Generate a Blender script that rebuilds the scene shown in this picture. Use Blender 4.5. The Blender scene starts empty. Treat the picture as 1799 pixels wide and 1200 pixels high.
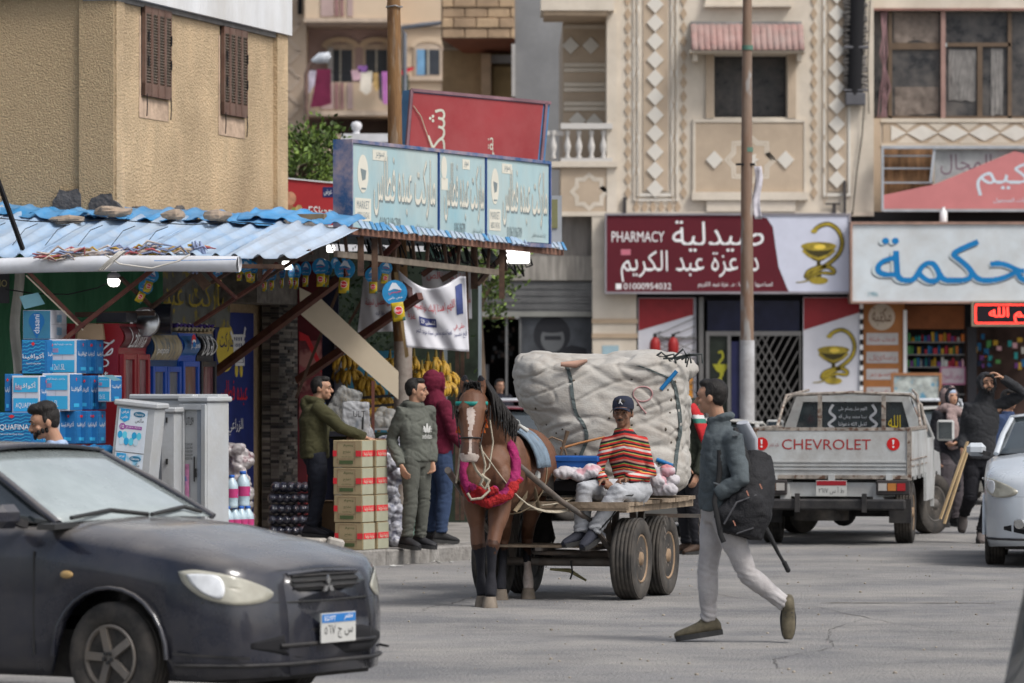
import bpy,math,random
from mathutils import Vector,Matrix,noise
from mathutils.bvhtree import BVHTree
S=bpy.context.scene
C=S.collection
rnd=random.Random(7)
R=math.radians

# ---------------------------------------------------------------- camera, light, exposure
CAM_H=1.8
FP=8000.0 # focal length in photo pixels (1799 wide)
cam_d=bpy.data.cameras.new('camera')
cam_d.sensor_width=36;cam_d.lens=FP/1799*36
cam_d.shift_y=(664-600)/1799
cam_d.clip_start=0.5;cam_d.clip_end=2000
cam_d.dof.use_dof=True;cam_d.dof.focus_distance=36.2;cam_d.dof.aperture_fstop=4.0
cam=bpy.data.objects.new('camera',cam_d)
cam.location=(0,0,CAM_H);cam.rotation_euler=(R(90),0,0)
C.objects.link(cam);S.camera=cam

SUN_EL,SUN_AZ=R(52),R(128) # azimuth measured clockwise from +Y
wd=bpy.data.worlds.new('World');S.world=wd;wd.use_nodes=True
nt=wd.node_tree;nt.nodes.clear()
sky=nt.nodes.new('ShaderNodeTexSky');sky.sky_type='NISHITA';sky.sun_disc=False
sky.sun_elevation=SUN_EL;sky.sun_rotation=SUN_AZ;sky.air_density=1.0;sky.dust_density=4.0;sky.ozone_density=1.0
hs=nt.nodes.new('ShaderNodeHueSaturation');hs.inputs['Saturation'].default_value=0.5
bg=nt.nodes.new('ShaderNodeBackground');bg.inputs['Strength'].default_value=0.115
wo=nt.nodes.new('ShaderNodeOutputWorld')
nt.links.new(sky.outputs[0],hs.inputs['Color']);nt.links.new(hs.outputs[0],bg.inputs[0]);nt.links.new(bg.outputs[0],wo.inputs[0])
sl=bpy.data.lights.new('sun','SUN');sl.energy=1.5;sl.angle=R(16);sl.color=(1.0,0.97,0.93)
so=bpy.data.objects.new('sun',sl);C.objects.link(so)
sd=Vector((math.sin(SUN_AZ)*math.cos(SUN_EL),math.cos(SUN_AZ)*math.cos(SUN_EL),math.sin(SUN_EL)))
so.rotation_euler=sd.to_track_quat('Z','Y').to_euler();so.location=sd*200
vs=S.view_settings;vs.view_transform='Standard';vs.look='None';vs.gamma=1;vs.exposure=0.62;vs.use_curve_mapping=False
S.render.engine='CYCLES'
S.cycles.use_denoising=True
S.cycles.max_bounces=7;S.cycles.transparent_max_bounces=12;S.cycles.transmission_bounces=6
S.cycles.sample_clamp_indirect=6

# ---------------------------------------------------------------- materials
_mc={}
def hexc(h):
    h=h.lstrip('#');return tuple((int(h[i:i+2],16)/255)**2.2 for i in(0,2,4))
def mat(name,col=(.5,.5,.5),rough=.6,metal=0,var=.15,vs=3,bump=0,bs=40,dirt=None,dirt_amt=.4,dirt_s=2,st=(1,1,1),
        em=0,trans=0,alpha=1,coat=0,spec=.3,col2=None,fleck=None,fleck_s=30,sub=0,top=None,top_amt=.7):
    if name in _mc:return _mc[name]
    if isinstance(col,str):col=hexc(col)
    m=bpy.data.materials.new(name);_mc[name]=m
    m.use_nodes=True;t=m.node_tree;L=t.links.new;N=t.nodes.new
    b=t.nodes['Principled BSDF']
    b.inputs['Roughness'].default_value=rough;b.inputs['Metallic'].default_value=metal
    b.inputs['Specular IOR Level'].default_value=spec
    b.inputs['Coat Weight'].default_value=coat
    b.inputs['Coat Roughness'].default_value=.08
    if sub:b.inputs['Subsurface Weight'].default_value=sub;b.inputs['Subsurface Scale'].default_value=.01
    if trans:b.inputs['Transmission Weight'].default_value=trans;b.inputs['IOR'].default_value=1.1
    b.inputs['Alpha'].default_value=alpha
    c=(*col,1)
    b.inputs['Base Color'].default_value=c
    tc=N('ShaderNodeTexCoord');mp=N('ShaderNodeMapping');mp.inputs['Scale'].default_value=st
    L(tc.outputs['Object'],mp.inputs[0])
    out=None
    if var or col2:
        nz=N('ShaderNodeTexNoise');nz.inputs['Scale'].default_value=vs;nz.inputs['Detail'].default_value=7;nz.inputs['Roughness'].default_value=.6
        L(mp.outputs[0],nz.inputs['Vector'])
        rp=N('ShaderNodeValToRGB');rp.color_ramp.elements[0].position=.32;rp.color_ramp.elements[1].position=.68
        if col2 is None:
            a=tuple(x*(1-var)for x in col);d=tuple(min(1,x*(1+var))for x in col)
        else:
            a=col;d=hexc(col2)if isinstance(col2,str)else col2
        rp.color_ramp.elements[0].color=(*a,1);rp.color_ramp.elements[1].color=(*d,1)
        L(nz.outputs['Fac'],rp.inputs[0]);out=rp.outputs[0]
    def mixin(fac,colr,src):
        mx=N('ShaderNodeMix');mx.data_type='RGBA'
        L(fac,mx.inputs['Factor'])
        if src is not None:L(src,mx.inputs['A'])
        else:mx.inputs['A'].default_value=c
        mx.inputs['B'].default_value=(*(hexc(colr)if isinstance(colr,str)else colr),1)
        return mx.outputs['Result']
    if fleck is not None:
        n2=N('ShaderNodeTexNoise');n2.inputs['Scale'].default_value=fleck_s;n2.inputs['Detail'].default_value=3;L(mp.outputs[0],n2.inputs['Vector'])
        r2=N('ShaderNodeValToRGB');r2.color_ramp.elements[0].position=.56;r2.color_ramp.elements[1].position=.64;L(n2.outputs['Fac'],r2.inputs[0])
        out=mixin(r2.outputs[0],fleck,out)
    if dirt is not None:
        n2=N('ShaderNodeTexNoise');n2.inputs['Scale'].default_value=dirt_s;n2.inputs['Detail'].default_value=9;n2.inputs['Roughness'].default_value=.7;L(mp.outputs[0],n2.inputs['Vector'])
        r2=N('ShaderNodeMapRange');r2.inputs['From Min'].default_value=.38;r2.inputs['From Max'].default_value=.72;r2.inputs['To Max'].default_value=dirt_amt;L(n2.outputs['Fac'],r2.inputs[0])
        out=mixin(r2.outputs[0],dirt,out)
        rr=N('ShaderNodeMapRange');rr.inputs['To Min'].default_value=rough;rr.inputs['To Max'].default_value=max(rough,.8);L(r2.outputs[0],rr.inputs[0]);L(rr.outputs[0],b.inputs['Roughness'])
    if top is not None: # dust that has settled on upward faces
        ge=N('ShaderNodeNewGeometry');sx=N('ShaderNodeSeparateXYZ');L(ge.outputs['Normal'],sx.inputs[0]);r3=N('ShaderNodeMapRange');r3.inputs['From Min'].default_value=.55;r3.inputs['From Max'].default_value=.97;L(sx.outputs['Z'],r3.inputs[0])
        n4=N('ShaderNodeTexNoise');n4.inputs['Scale'].default_value=2.5;n4.inputs['Detail'].default_value=8;L(mp.outputs[0],n4.inputs['Vector']);m5=N('ShaderNodeMath');m5.operation='MULTIPLY';L(r3.outputs[0],m5.inputs[0]);L(n4.outputs['Fac'],m5.inputs[1]);m6=N('ShaderNodeMath');m6.operation='MULTIPLY';m6.inputs[1].default_value=top_amt*2;m6.use_clamp=True;L(m5.outputs[0],m6.inputs[0])
        out=mixin(m6.outputs[0],top,out);r4=N('ShaderNodeMapRange');r4.inputs['To Min'].default_value=coat;r4.inputs['To Max'].default_value=coat*.1;L(m6.outputs[0],r4.inputs[0]);L(r4.outputs[0],b.inputs['Coat Weight'])
    if out is not None:L(out,b.inputs['Base Color'])
    if em:
        b.inputs['Emission Color'].default_value=c;b.inputs['Emission Strength'].default_value=em
    if bump:
        n3=N('ShaderNodeTexNoise');n3.inputs['Scale'].default_value=bs;n3.inputs['Detail'].default_value=5;L(mp.outputs[0],n3.inputs['Vector'])
        bp=N('ShaderNodeBump');bp.inputs['Strength'].default_value=min(1,bump);bp.inputs['Distance'].default_value=.02 if bump<=1 else.02*bump
        L(n3.outputs['Fac'],bp.inputs['Height']);L(bp.outputs[0],b.inputs['Normal'])
    return m
def flat(name,col=(.5,.5,.5),rough=.6,**k):
    k.setdefault('var',.06);return mat(name,col,rough,**k)

# ---------------------------------------------------------------- mesh builder
I4=Matrix.Identity(4)
def frame(o,x,up=(0,0,1)):
    """Local x, y = up, z = out of the face"""
    x=Vector(x).normalized();up=Vector(up).normalized();z=x.cross(up).normalized();up=z.cross(x)
    m=Matrix.Identity(4)
    for i,a in enumerate((x,up,z)):
        for j in range(3):m[j][i]=a[j]
    m[0][3],m[1][3],m[2][3]=o
    return m
def yaw(o,deg):
    return Matrix.Translation(Vector(o))@Matrix.Rotation(R(deg),4,'Z')
class MB:
    def __init__(s,M=None):
        s.v=[];s.f=[];s.mi=[];s.sm=[];s.mats=[];s.cur=0;s.M=M or I4;s.smooth=False
    def use(s,m):
        if m not in s.mats:s.mats.append(m)
        s.cur=s.mats.index(m);return s
    def add(s,vs,fs,smooth=None,M=None):
        T=s.M@M if M is not None else s.M
        b=len(s.v);s.v+=[tuple(T@Vector(p))for p in vs]
        sm=s.smooth if smooth is None else smooth
        for f in fs:s.f.append([b+i for i in f]);s.mi.append(s.cur);s.sm.append(sm)
        return s
    def box(s,c,d,rot=None,top=1.0,topy=None,M=None,cham=0):
        x,y,z=d[0]/2,d[1]/2,d[2]/2;ty=top if topy is None else topy
        T=Matrix.Translation(Vector(c))
        if rot is not None:T=T@(rot if isinstance(rot,Matrix)else Matrix.Rotation(R(rot),4,'Z'))
        if M is not None:T=M@T
        if cham:
            h=min(cham,x*.9,y*.9,z*.9);vs=[]
            for sx in(-1,1):
                for sy in(-1,1):
                    for sz in(-1,1):
                        vs+=[(sx*x,sy*(y-h),sz*(z-h)),(sx*(x-h),sy*y,sz*(z-h)),(sx*(x-h),sy*(y-h),sz*z)]
            def i(a,b,c_,k):return((a>0)*4+(b>0)*2+(c_>0))*3+k
            fs=[]
            for a in(-1,1):
                fs.append([i(a,-1,-1,0),i(a,a,-a if a>0 else-1,0)]and[i(a,-1,-1,0),i(a,1,-1,0),i(a,1,1,0),i(a,-1,1,0)][::a])
                fs.append([i(-1,a,-1,1),i(-1,a,1,1),i(1,a,1,1),i(1,a,-1,1)][::a])
                fs.append([i(-1,-1,a,2),i(1,-1,a,2),i(1,1,a,2),i(-1,1,a,2)][::a])
            for a in(-1,1):
                for b in(-1,1):
                    k=a*b
                    fs.append([i(a,b,-1,0),i(a,b,-1,1),i(a,b,1,1),i(a,b,1,0)][::k])
                    fs.append([i(a,-1,b,2),i(a,-1,b,0),i(a,1,b,0),i(a,1,b,2)][::k])
                    fs.append([i(-1,a,b,1),i(-1,a,b,2),i(1,a,b,2),i(1,a,b,1)][::k])
                    for c_ in(-1,1):fs.append([i(a,b,c_,0),i(a,b,c_,1),i(a,b,c_,2)][::a*b*c_])
            return s.add(vs,fs,M=T)
        vs=[(-x,-y,-z),(x,-y,-z),(x,y,-z),(-x,y,-z),(-x*top,-y*ty,z),(x*top,-y*ty,z),(x*top,y*ty,z),(-x*top,y*ty,z)]
        return s.add(vs,[(3,2,1,0),(4,5,6,7),(0,1,5,4),(1,2,6,5),(2,3,7,6),(3,0,4,7)],M=T)
    def rect(s,x0,y0,x1,y1,z0=0,z1=.01,M=None):
        """plate in a frame (x, up, out)"""
        return s.box(((x0+x1)/2,(y0+y1)/2,(z0+z1)/2),(abs(x1-x0),abs(y1-y0),abs(z1-z0)),M=M)
    def bar(s,a,b,w,h=None,M=None):
        a=Vector(a);b=Vector(b);d=b-a;L=d.length;h=h or w
        q=d.to_track_quat('X','Z').to_matrix().to_4x4()
        T=Matrix.Translation((a+b)/2)@q
        if M is not None:T=M@T
        return s.box((0,0,0),(L,w,h),M=T)
    def rings(s,rs,caps=True,closed=True,smooth=True,M=None):
        n=len(rs[0]);vs=[p for r in rs for p in r];fs=[]
        for i in range(len(rs)-1):
            for j in range(n if closed else n-1):
                k=(j+1)%n
                fs.append((i*n+j,i*n+k,(i+1)*n+k,(i+1)*n+j))
        s.add(vs,fs,smooth=smooth,M=M)
        if caps:
            s.add(rs[0],[list(range(n))[::-1]],smooth=False,M=M);s.add(rs[-1],[list(range(n))],smooth=False,M=M)
        return s
    def tube(s,pts,r,n=8,caps=True,smooth=True,M=None,up=None,ecc=None,loop=False):
        """r: number or list; each may be (ra, rb): ra along side vector, rb along 'up-ish' vector"""
        P=[Vector(p)for p in pts];m=len(P)
        rr=r if isinstance(r,(list,))else[r]*m
        rs=[];side=None
        for i in range(m):
            if loop:d=(P[(i+1)%m]-P[i-1])
            else:d=(P[min(i+1,m-1)]-P[max(i-1,0)])
            if d.length<1e-9:d=Vector((0,0,1))
            d.normalize()
            if side is None:
                u=Vector(up)if up is not None else(Vector((0,0,1))if abs(d.z)<.9 else Vector((0,1,0)))
                side=u.cross(d).normalized()
            else:
                side=(side-d*side.dot(d))
                side=side.normalized()if side.length>1e-6 else d.orthogonal().normalized()
            v=d.cross(side)
            ra,rb=rr[i]if isinstance(rr[i],(tuple,list))else(rr[i],rr[i])
            rs.append([P[i]+side*(ra*math.cos(2*math.pi*j/n))+v*(rb*math.sin(2*math.pi*j/n))for j in range(n)])
        if loop:rs.append(rs[0]);caps=False
        return s.rings(rs,caps,True,smooth,M)
    def cyl(s,c,r,h,n=16,axis='Z',r2=None,M=None,smooth=True):
        a={'X':Vector((1,0,0)),'Y':Vector((0,1,0)),'Z':Vector((0,0,1))}[axis];c=Vector(c)
        return s.tube([c-a*h/2,c+a*h/2],[r,r if r2 is None else r2],n,M=M,smooth=smooth)
    def ball(s,c,r,n=12,m=8,M=None,rot=None):
        rx,ry,rz=r if isinstance(r,(tuple,list))else(r,r,r)
        T=Matrix.Translation(Vector(c))
        if rot is not None:T=T@rot
        if M is not None:T=M@T
        rs=[]
        for i in range(1,m):
            a=math.pi*i/m
            rs.append([(rx*math.sin(a)*math.cos(2*math.pi*j/n),ry*math.sin(a)*math.sin(2*math.pi*j/n),-rz*math.cos(a))for j in range(n)])
        vs=[p for q in rs for p in q]+[(0,0,-rz),(0,0,rz)];fs=[]
        for i in range(m-2):
            for j in range(n):
                k=(j+1)%n;fs.append((i*n+j,i*n+k,(i+1)*n+k,(i+1)*n+j))
        b=len(vs)-2
        for j in range(n):
            k=(j+1)%n;fs.append((b,k,j));fs.append((b+1,(m-2)*n+j,(m-2)*n+k))
        return s.add(vs,fs,smooth=True,M=T)
    def lathe(s,prof,n=20,M=None,smooth=True,caps=True):
        """profile of (radius, z) round local z"""
        return s.rings([[(r*math.cos(2*math.pi*j/n),r*math.sin(2*math.pi*j/n),z)for j in range(n)]for r,z in prof],caps,True,smooth,M)
    def prism(s,poly,z0,z1,M=None):
        n=len(poly);ar=sum(poly[i][0]*poly[(i+1)%n][1]-poly[(i+1)%n][0]*poly[i][1]for i in range(n))
        if ar<0:poly=poly[::-1]
        vs=[(x,y,z0)for x,y in poly]+[(x,y,z1)for x,y in poly]
        fs=[list(range(n))[::-1],[n+i for i in range(n)]]+[(i,(i+1)%n,n+(i+1)%n,n+i)for i in range(n)]
        return s.add(vs,fs,smooth=False,M=M)
    def grid(s,fn,nu,nv,smooth=True,M=None):
        vs=[fn(i/nu,j/nv)for j in range(nv+1)for i in range(nu+1)];fs=[]
        for j in range(nv):
            for i in range(nu):
                a=j*(nu+1)+i;fs.append((a,a+1,a+nu+2,a+nu+1))
        return s.add(vs,fs,smooth=smooth,M=M)
    def mesh(s,name):
        me=bpy.data.meshes.new(name);me.from_pydata(s.v,[],s.f)
        me.polygons.foreach_set('material_index',s.mi);me.polygons.foreach_set('use_smooth',s.sm)
        for m in s.mats:me.materials.append(m)
        me.update();return me
    def obj(s,name,m=None,parent=None,bevel=0,solid=0,subd=0,loc=None,**tags):
        if m is not None and not s.mats:s.mats=[m]
        o=bpy.data.objects.new(name,s.mesh(name));C.objects.link(o)
        if parent is not None:o.parent=parent
        if loc is not None:o.location=loc
        if solid:
            md=o.modifiers.new('thickness','SOLIDIFY');md.thickness=solid;md.offset=0
        if bevel:
            md=o.modifiers.new('bevel','BEVEL');md.width=bevel;md.segments=2;md.limit_method='ANGLE';md.angle_limit=R(40)
        if subd:
            md=o.modifiers.new('subdivision','SUBSURF');md.levels=subd;md.render_levels=subd
        for k,v in tags.items():o[k]=v
        return o
def thing(name,label,cat,loc=(0,0,0),rot=0,group=None):
    o=bpy.data.objects.new(name,None);C.objects.link(o);o.location=loc;o.rotation_euler=(0,0,R(rot))
    o.empty_display_size=.2
    o['label']=label;o['category']=cat
    if group:o['group']=group
    return o
def tag(o,label=None,cat=None,group=None,kind=None):
    if label:o['label']=label
    if cat:o['category']=cat
    if group:o['group']=group
    if kind:o['kind']=kind
    return o
def link_copy(o,parent,mtx=None):
    c=o.copy();C.objects.link(c);c.parent=parent
    if mtx is not None:c.matrix_local=mtx
    return c
def dup(root,loc,rot=None,label=None,scale=None,group=None):
    r=link_copy(root,None);r.location=loc
    if rot is not None:r.rotation_euler=rot if isinstance(rot,(tuple,list))else(0,0,R(rot))
    if scale is not None:r.scale=scale if isinstance(scale,(tuple,list))else(scale,)*3
    if label:r['label']=label
    if group:r['group']=group
    for ch in list(root.children):
        a=link_copy(ch,r)
        for g in list(ch.children):link_copy(g,a)
    return r
def bake(mb,name,mats,voxel=.01,smooth=2,wr=0,wf=(8,8,18),parent=None,wr2=0,fn=None,matfn=None,**tags):
    """merge overlapping lofts into one continuous skin, relax it, press folds into it"""
    t=mb.obj(name+'_tmp')
    md=t.modifiers.new('r','REMESH');md.mode='VOXEL';md.voxel_size=voxel
    if smooth:
        m2=t.modifiers.new('s','SMOOTH');m2.iterations=smooth;m2.factor=.5
    dg=bpy.context.evaluated_depsgraph_get()
    me=bpy.data.meshes.new_from_object(t.evaluated_get(dg));me.name=name
    old=t.data;bpy.data.objects.remove(t);bpy.data.meshes.remove(old)
    if wr or fn or wr2:
        ns=[v.normal.copy()for v in me.vertices];sd_=rnd.random()*50
        for v,n in zip(me.vertices,ns):
            p=v.co
            d=0
            if wr:
                q=Vector((p.x*wf[0],p.y*wf[1],p.z*wf[2]+p.x*wf[0]*.8+sd_))
                a=noise.noise(q);d+=wr*(.7+.9*noise.noise(q*.5)-.75*max(0,1-abs(a)*4))-wr*.35*max(0,1-abs(noise.noise(q*1.7+Vector((9,4,2))))*6)
            if wr2:d+=wr2*noise.noise(p*5+Vector((sd_,0,0)))
            if fn:d+=fn(p,n)
            v.co=p+n*d
    me.materials.clear()
    for m in(mats if isinstance(mats,(list,tuple))else[mats]):me.materials.append(m)
    me.polygons.foreach_set('use_smooth',[True]*len(me.polygons))
    if matfn:
        me.polygons.foreach_set('material_index',[matfn(p.center,p.normal)for p in me.polygons])
    me.update()
    o=bpy.data.objects.new(name,me);C.objects.link(o);o.parent=parent
    for k,v in tags.items():o[k]=v
    return o

# ---------------------------------------------------------------- lettering (outlines filled by scanlines, so overlapping joints merge)
AF={'ا':'FE8D FE8E','أ':'FE83 FE84','ب':'FE8F FE90 FE91 FE92','ة':'FE93 FE94','ت':'FE95 FE96 FE97 FE98','ث':'FE99 FE9A FE9B FE9C','ج':'FE9D FE9E FE9F FEA0','ح':'FEA1 FEA2 FEA3 FEA4',
 'خ':'FEA5 FEA6 FEA7 FEA8','د':'FEA9 FEAA','ذ':'FEAB FEAC','ر':'FEAD FEAE','ز':'FEAF FEB0','س':'FEB1 FEB2 FEB3 FEB4','ش':'FEB5 FEB6 FEB7 FEB8','ص':'FEB9 FEBA FEBB FEBC',
 'ض':'FEBD FEBE FEBF FEC0','ط':'FEC1 FEC2 FEC3 FEC4','ظ':'FEC5 FEC6 FEC7 FEC8','ع':'FEC9 FECA FECB FECC','غ':'FECD FECE FECF FED0','ف':'FED1 FED2 FED3 FED4','ق':'FED5 FED6 FED7 FED8',
 'ك':'FED9 FEDA FEDB FEDC','ل':'FEDD FEDE FEDF FEE0','م':'FEE1 FEE2 FEE3 FEE4','ن':'FEE5 FEE6 FEE7 FEE8','ه':'FEE9 FEEA FEEB FEEC','و':'FEED FEEE','ي':'FEF1 FEF2 FEF3 FEF4','ى':'FEEF FEF0'}
AF={k:[chr(int(x,16))for x in v.split()]+[None]*(4-len(v.split()))for k,v in AF.items()}
def shape_ar(t):
    if not any(c in AF for c in t):return t
    out=[]
    for i,c in enumerate(t):
        if c not in AF:out.append(c);continue
        p=i>0 and t[i-1]in AF and AF[t[i-1]][2];n=i+1<len(t)and t[i+1]in AF and AF[c][2]
        out.append(AF[c][3]if p and n else AF[c][2]if n else AF[c][1]if p else AF[c][0])
    return ''.join(reversed(out))
_tc={}
def glyphs(txt,rows=36,bold=0.0,shear=0):
    key=(txt,rows,bold,shear)
    if key in _tc:return _tc[key]
    cu=bpy.data.curves.new('text_tmp','FONT');cu.body=shape_ar(txt);cu.offset=bold;cu.resolution_u=3;cu.fill_mode='NONE'
    o=bpy.data.objects.new('text_tmp',cu);C.objects.link(o)
    dg=bpy.context.evaluated_depsgraph_get();me=bpy.data.meshes.new_from_object(o.evaluated_get(dg))
    bpy.data.objects.remove(o)
    V=[(v.co.x+shear*v.co.y,v.co.y)for v in me.vertices];E=[(e.vertices[0],e.vertices[1])for e in me.edges]
    bpy.data.meshes.remove(me);bpy.data.curves.remove(cu)
    if not V:_tc[key]=[];return[]
    # orient each contour consistently
    nb={}
    for a,b in E:nb.setdefault(a,[]).append(b);nb.setdefault(b,[]).append(a)
    seen=set();segs=[]
    for st_ in sorted(nb):
        if st_ in seen:continue
        path=[st_];seen.add(st_);cur=st_
        nxt=st_+1 if(st_+1)in nb[st_]else nb[st_][0]
        while nxt not in seen:
            path.append(nxt);seen.add(nxt);cur=nxt
            c_=[q for q in nb[cur]if q not in seen]
            if not c_:break
            nxt=c_[0]
        for i in range(len(path)):segs.append((V[path[i]],V[path[(i+1)%len(path)]]))
    xs=[p[0]for p in V];ys=[p[1]for p in V];x0,x1,y0,y1=min(xs),max(xs),min(ys),max(ys)
    W_,H_=max(x1-x0,1e-6),max(y1-y0,1e-6);out=[]
    for r in range(rows):
        y=y0+(r+.5)/rows*H_;cr=[]
        for(ax,ay),(bx,by)in segs:
            if(ay<=y)!=(by<=y):cr.append((ax+(bx-ax)*(y-ay)/(by-ay),1 if by>ay else-1))
        cr.sort();w=0;s0=None
        for x,d in cr:
            if w==0:s0=x
            w+=d
            if w==0 and x>s0:out.append(((s0-x0)/W_,(x-x0)/W_,r/rows,(r+1)/rows))
    _tc[key]=(out,W_/H_);return _tc[key]
def letters(mb,txt,x0,y0,x1,y1,z=.004,M=None,rows=32,bold=0.0,rot=0,shear=0):
    """lettering fitted to a rectangle of a frame"""
    g=glyphs(txt,rows,bold,shear)
    if not g:return mb
    vs=[];fs=[]
    for a,b,c,d in g[0]:
        k=len(vs)
        q=[(a,c),(b,c),(b,d),(a,d)]
        if rot:q=[(1-v if rot==90 else v,u if rot==90 else 1-u)for u,v in q]
        vs+=[(x0+(x1-x0)*u,y0+(y1-y0)*v,z)for u,v in q]
        fs.append((k,k+1,k+2,k+3)if(x1-x0)*(y1-y0)>0 else(k+3,k+2,k+1,k))
    return mb.add(vs,fs,smooth=False,M=M)
# ---------------------------------------------------------------- where a picture point lies at a given distance (used to read sizes off the photograph)
def PX(px,D):return(px-899.5)/FP*D
def PZ(py,D):return CAM_H+(664-py)/FP*D
def GD(py):return FP*CAM_H/(py-664)
def W(px,py,D):return Vector((PX(px,D),D,PZ(py,D)))
KERB=.15
# ================================================================ ground
m_asph=mat('asphalt',(.165,.164,.168),.88,var=.22,vs=.5,bump=1.6,bs=45,fleck=(.25,.243,.235),fleck_s=38,dirt=(.35,.33,.30),dirt_amt=.9,dirt_s=.7,st=(1,1,1))
m_dust=mat('road_dust',(.27,.255,.225),.95,var=.25,vs=6,bump=.6,bs=50)
m_pave=mat('pavement_concrete',(.27,.255,.235),.9,var=.25,vs=3,bump=.5,bs=30,dirt=(.14,.125,.11),dirt_amt=.6,dirt_s=2)
m_kerb=mat('kerb_concrete',(.24,.23,.215),.9,var=.3,vs=8,bump=.8,bs=18,dirt=(.1,.09,.08),dirt_amt=.6,dirt_s=5)
def ground_fn(u,v):
    x=-260+520*u;y=-60+460*v
    return(x,y,0)
g=MB();g.grid(ground_fn,40,40,smooth=False);g.obj('road',m_asph,kind='structure')
# worn patched strip and gritty crack across the road
def strip(pts,w0,z,m,nm,jit=.35):
    b=MB();vs=[];fs=[]
    n=60;P=[Vector((*p,0))for p in pts]
    for i in range(n+1):
        a=P[0].lerp(P[1],i/n);d=(P[1]-P[0]).normalized();s_=Vector((-d.y,d.x,0))
        for k in(-1,1):
            w=w0*(.55+jit*noise.noise(Vector((i*.37,k*3.1,w0*9)))*2)*min(1,i/6,(n-i)/6)
            q=a+s_*k*w;vs.append((q.x,q.y,z))
        if i<n:fs.append((2*i,2*i+1,2*i+3,2*i+2))
    b.add(vs,fs);b.obj(nm,m,kind='stuff')
strip([(2.45,36.4),(3.95,36.35)],.05,.004,mat('crack_grit',(.13,.115,.09),.95,var=.5,vs=25,bump=.8,bs=40),'road_crack_grit')
def jag(a,b,w0,m,nm,seed,n=70,amp=.25):
    q=MB();a=Vector(a);b=Vector(b);vs=[];d=(b-a).normalized();s_=Vector((-d.y,d.x))
    for i in range(n+1):
        t=i/n;c=a.lerp(b,t)+s_*(amp*noise.noise(Vector((t*4,seed,0)))+.05*noise.noise(Vector((t*30,seed,3))));w=w0*(.4+abs(noise.noise(Vector((t*14,seed,8))))*2)*min(1,t*8,(1-t)*8)
        for k in(-1,1):p=c+s_*k*w;vs.append((p.x,p.y,.004))
    q.add(vs,[(2*i,2*i+1,2*i+3,2*i+2)for i in range(n)]);q.obj(nm,m,kind='stuff')
m_crk=mat('crack_dark',(.10,.095,.09),.95,var=.3,vs=20)
for i,(a,b)in enumerate((((-1.2,30.2),(3.2,33.4)),((1.6,28.0),(2.6,34.0)),((3.6,31.0),(1.2,40.0)),((-.8,34.5),(.2,40.5)),((2.2,40.0),(5.0,44.0)),((.4,27.5),(2.8,29.0)))):jag(a,b,.005,m_crk,'road_crack',i*3.7)
def stain(x,y,rx,ry,m,nm,seed,z):
    q=MB();q.add([(x+rx*(1+.45*noise.noise(Vector((math.cos(a)*1.6,math.sin(a)*1.6,seed))))*math.cos(a),y+ry*(1+.45*noise.noise(Vector((math.cos(a)*1.6,math.sin(a)*1.6,seed))))*math.sin(a),z)for a in[i*math.pi/24 for i in range(48)]],[list(range(48))]);q.obj(nm,m,kind='stuff')
m_tar=mat('tar_patch',(.12,.12,.122),.85,var=.2,vs=3,bump=1.2,bs=45,fleck=(.2,.195,.19),fleck_s=38)

gr=MB()
for i in range(420):
    D=rnd.uniform(26.5,52);x=rnd.uniform(-.085,.112)*D;r=rnd.uniform(.004,.013)*rnd.choice((.6,1,1,1.3))
    gr.ball((x,D,r*.3),(r,r*rnd.uniform(.7,1.3),r*.7),5,3)
gr.obj('road_pebbles',mat('pebble',(.28,.25,.21),.9,var=.4,vs=9),kind='stuff')
lt=MB()
for i in range(26):
    D=rnd.uniform(41.5,46);x=-1.55+(D-43.1)*.61+rnd.uniform(.03,.5);a=rnd.uniform(0,6)
    lt.box((x,D,.012),(rnd.uniform(.02,.07),rnd.uniform(.02,.05),.006),rot=Matrix.Rotation(a,4,'Z')@Matrix.Rotation(rnd.uniform(-.4,.4),4,'X'))
lt.obj('litter',mat('paper_litter',(.5,.5,.48),.8,var=.4,vs=5),kind='stuff')

# left pavement with its kerb
kp=[(-4.6,35.5),(-3.0,39.9),(-1.61,43.1),(-.39,45.1),(.12,47.6),(-.2,52),(-1.2,62),(-2.2,80)]
pv=MB();pv.prism([(x-.12 if i<3 else x-.14,y)for i,(x,y)in enumerate(kp)]+[(-30,80),(-30,35.5)],-.2,KERB-.006)
pave=pv.obj('pavement',m_pave,kind='structure')
kerb_path=[Vector((*p,0))for p in kp[:6]]
seglen=0
for i in range(len(kerb_path)-1):
    a,b=kerb_path[i],kerb_path[i+1];L_=(b-a).length;n=max(1,round(L_/.85));d=(b-a).normalized()
    for k in range(n):
        p=a+d*(L_*(k+.5)/n)+Vector((-d.y,d.x,0))*.08
        q=MB();q.box((0,0,0),(L_/n-.012,.17,KERB+.05),cham=.018)
        o=q.obj('kerb_stone',m_kerb,pave)
        o.location=p+Vector((0,0,KERB/2-.02+rnd.uniform(-.006,.006)));o.rotation_euler=(rnd.uniform(-.03,.03),rnd.uniform(-.006,.006),math.atan2(d.y,d.x)+rnd.uniform(-.015,.015))
# far pavement in front of the shops
fp=MB();fp.box((15,84.9,.03),(50,6.6,.24));fp.obj('far_pavement',m_pave,kind='structure')

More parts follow.
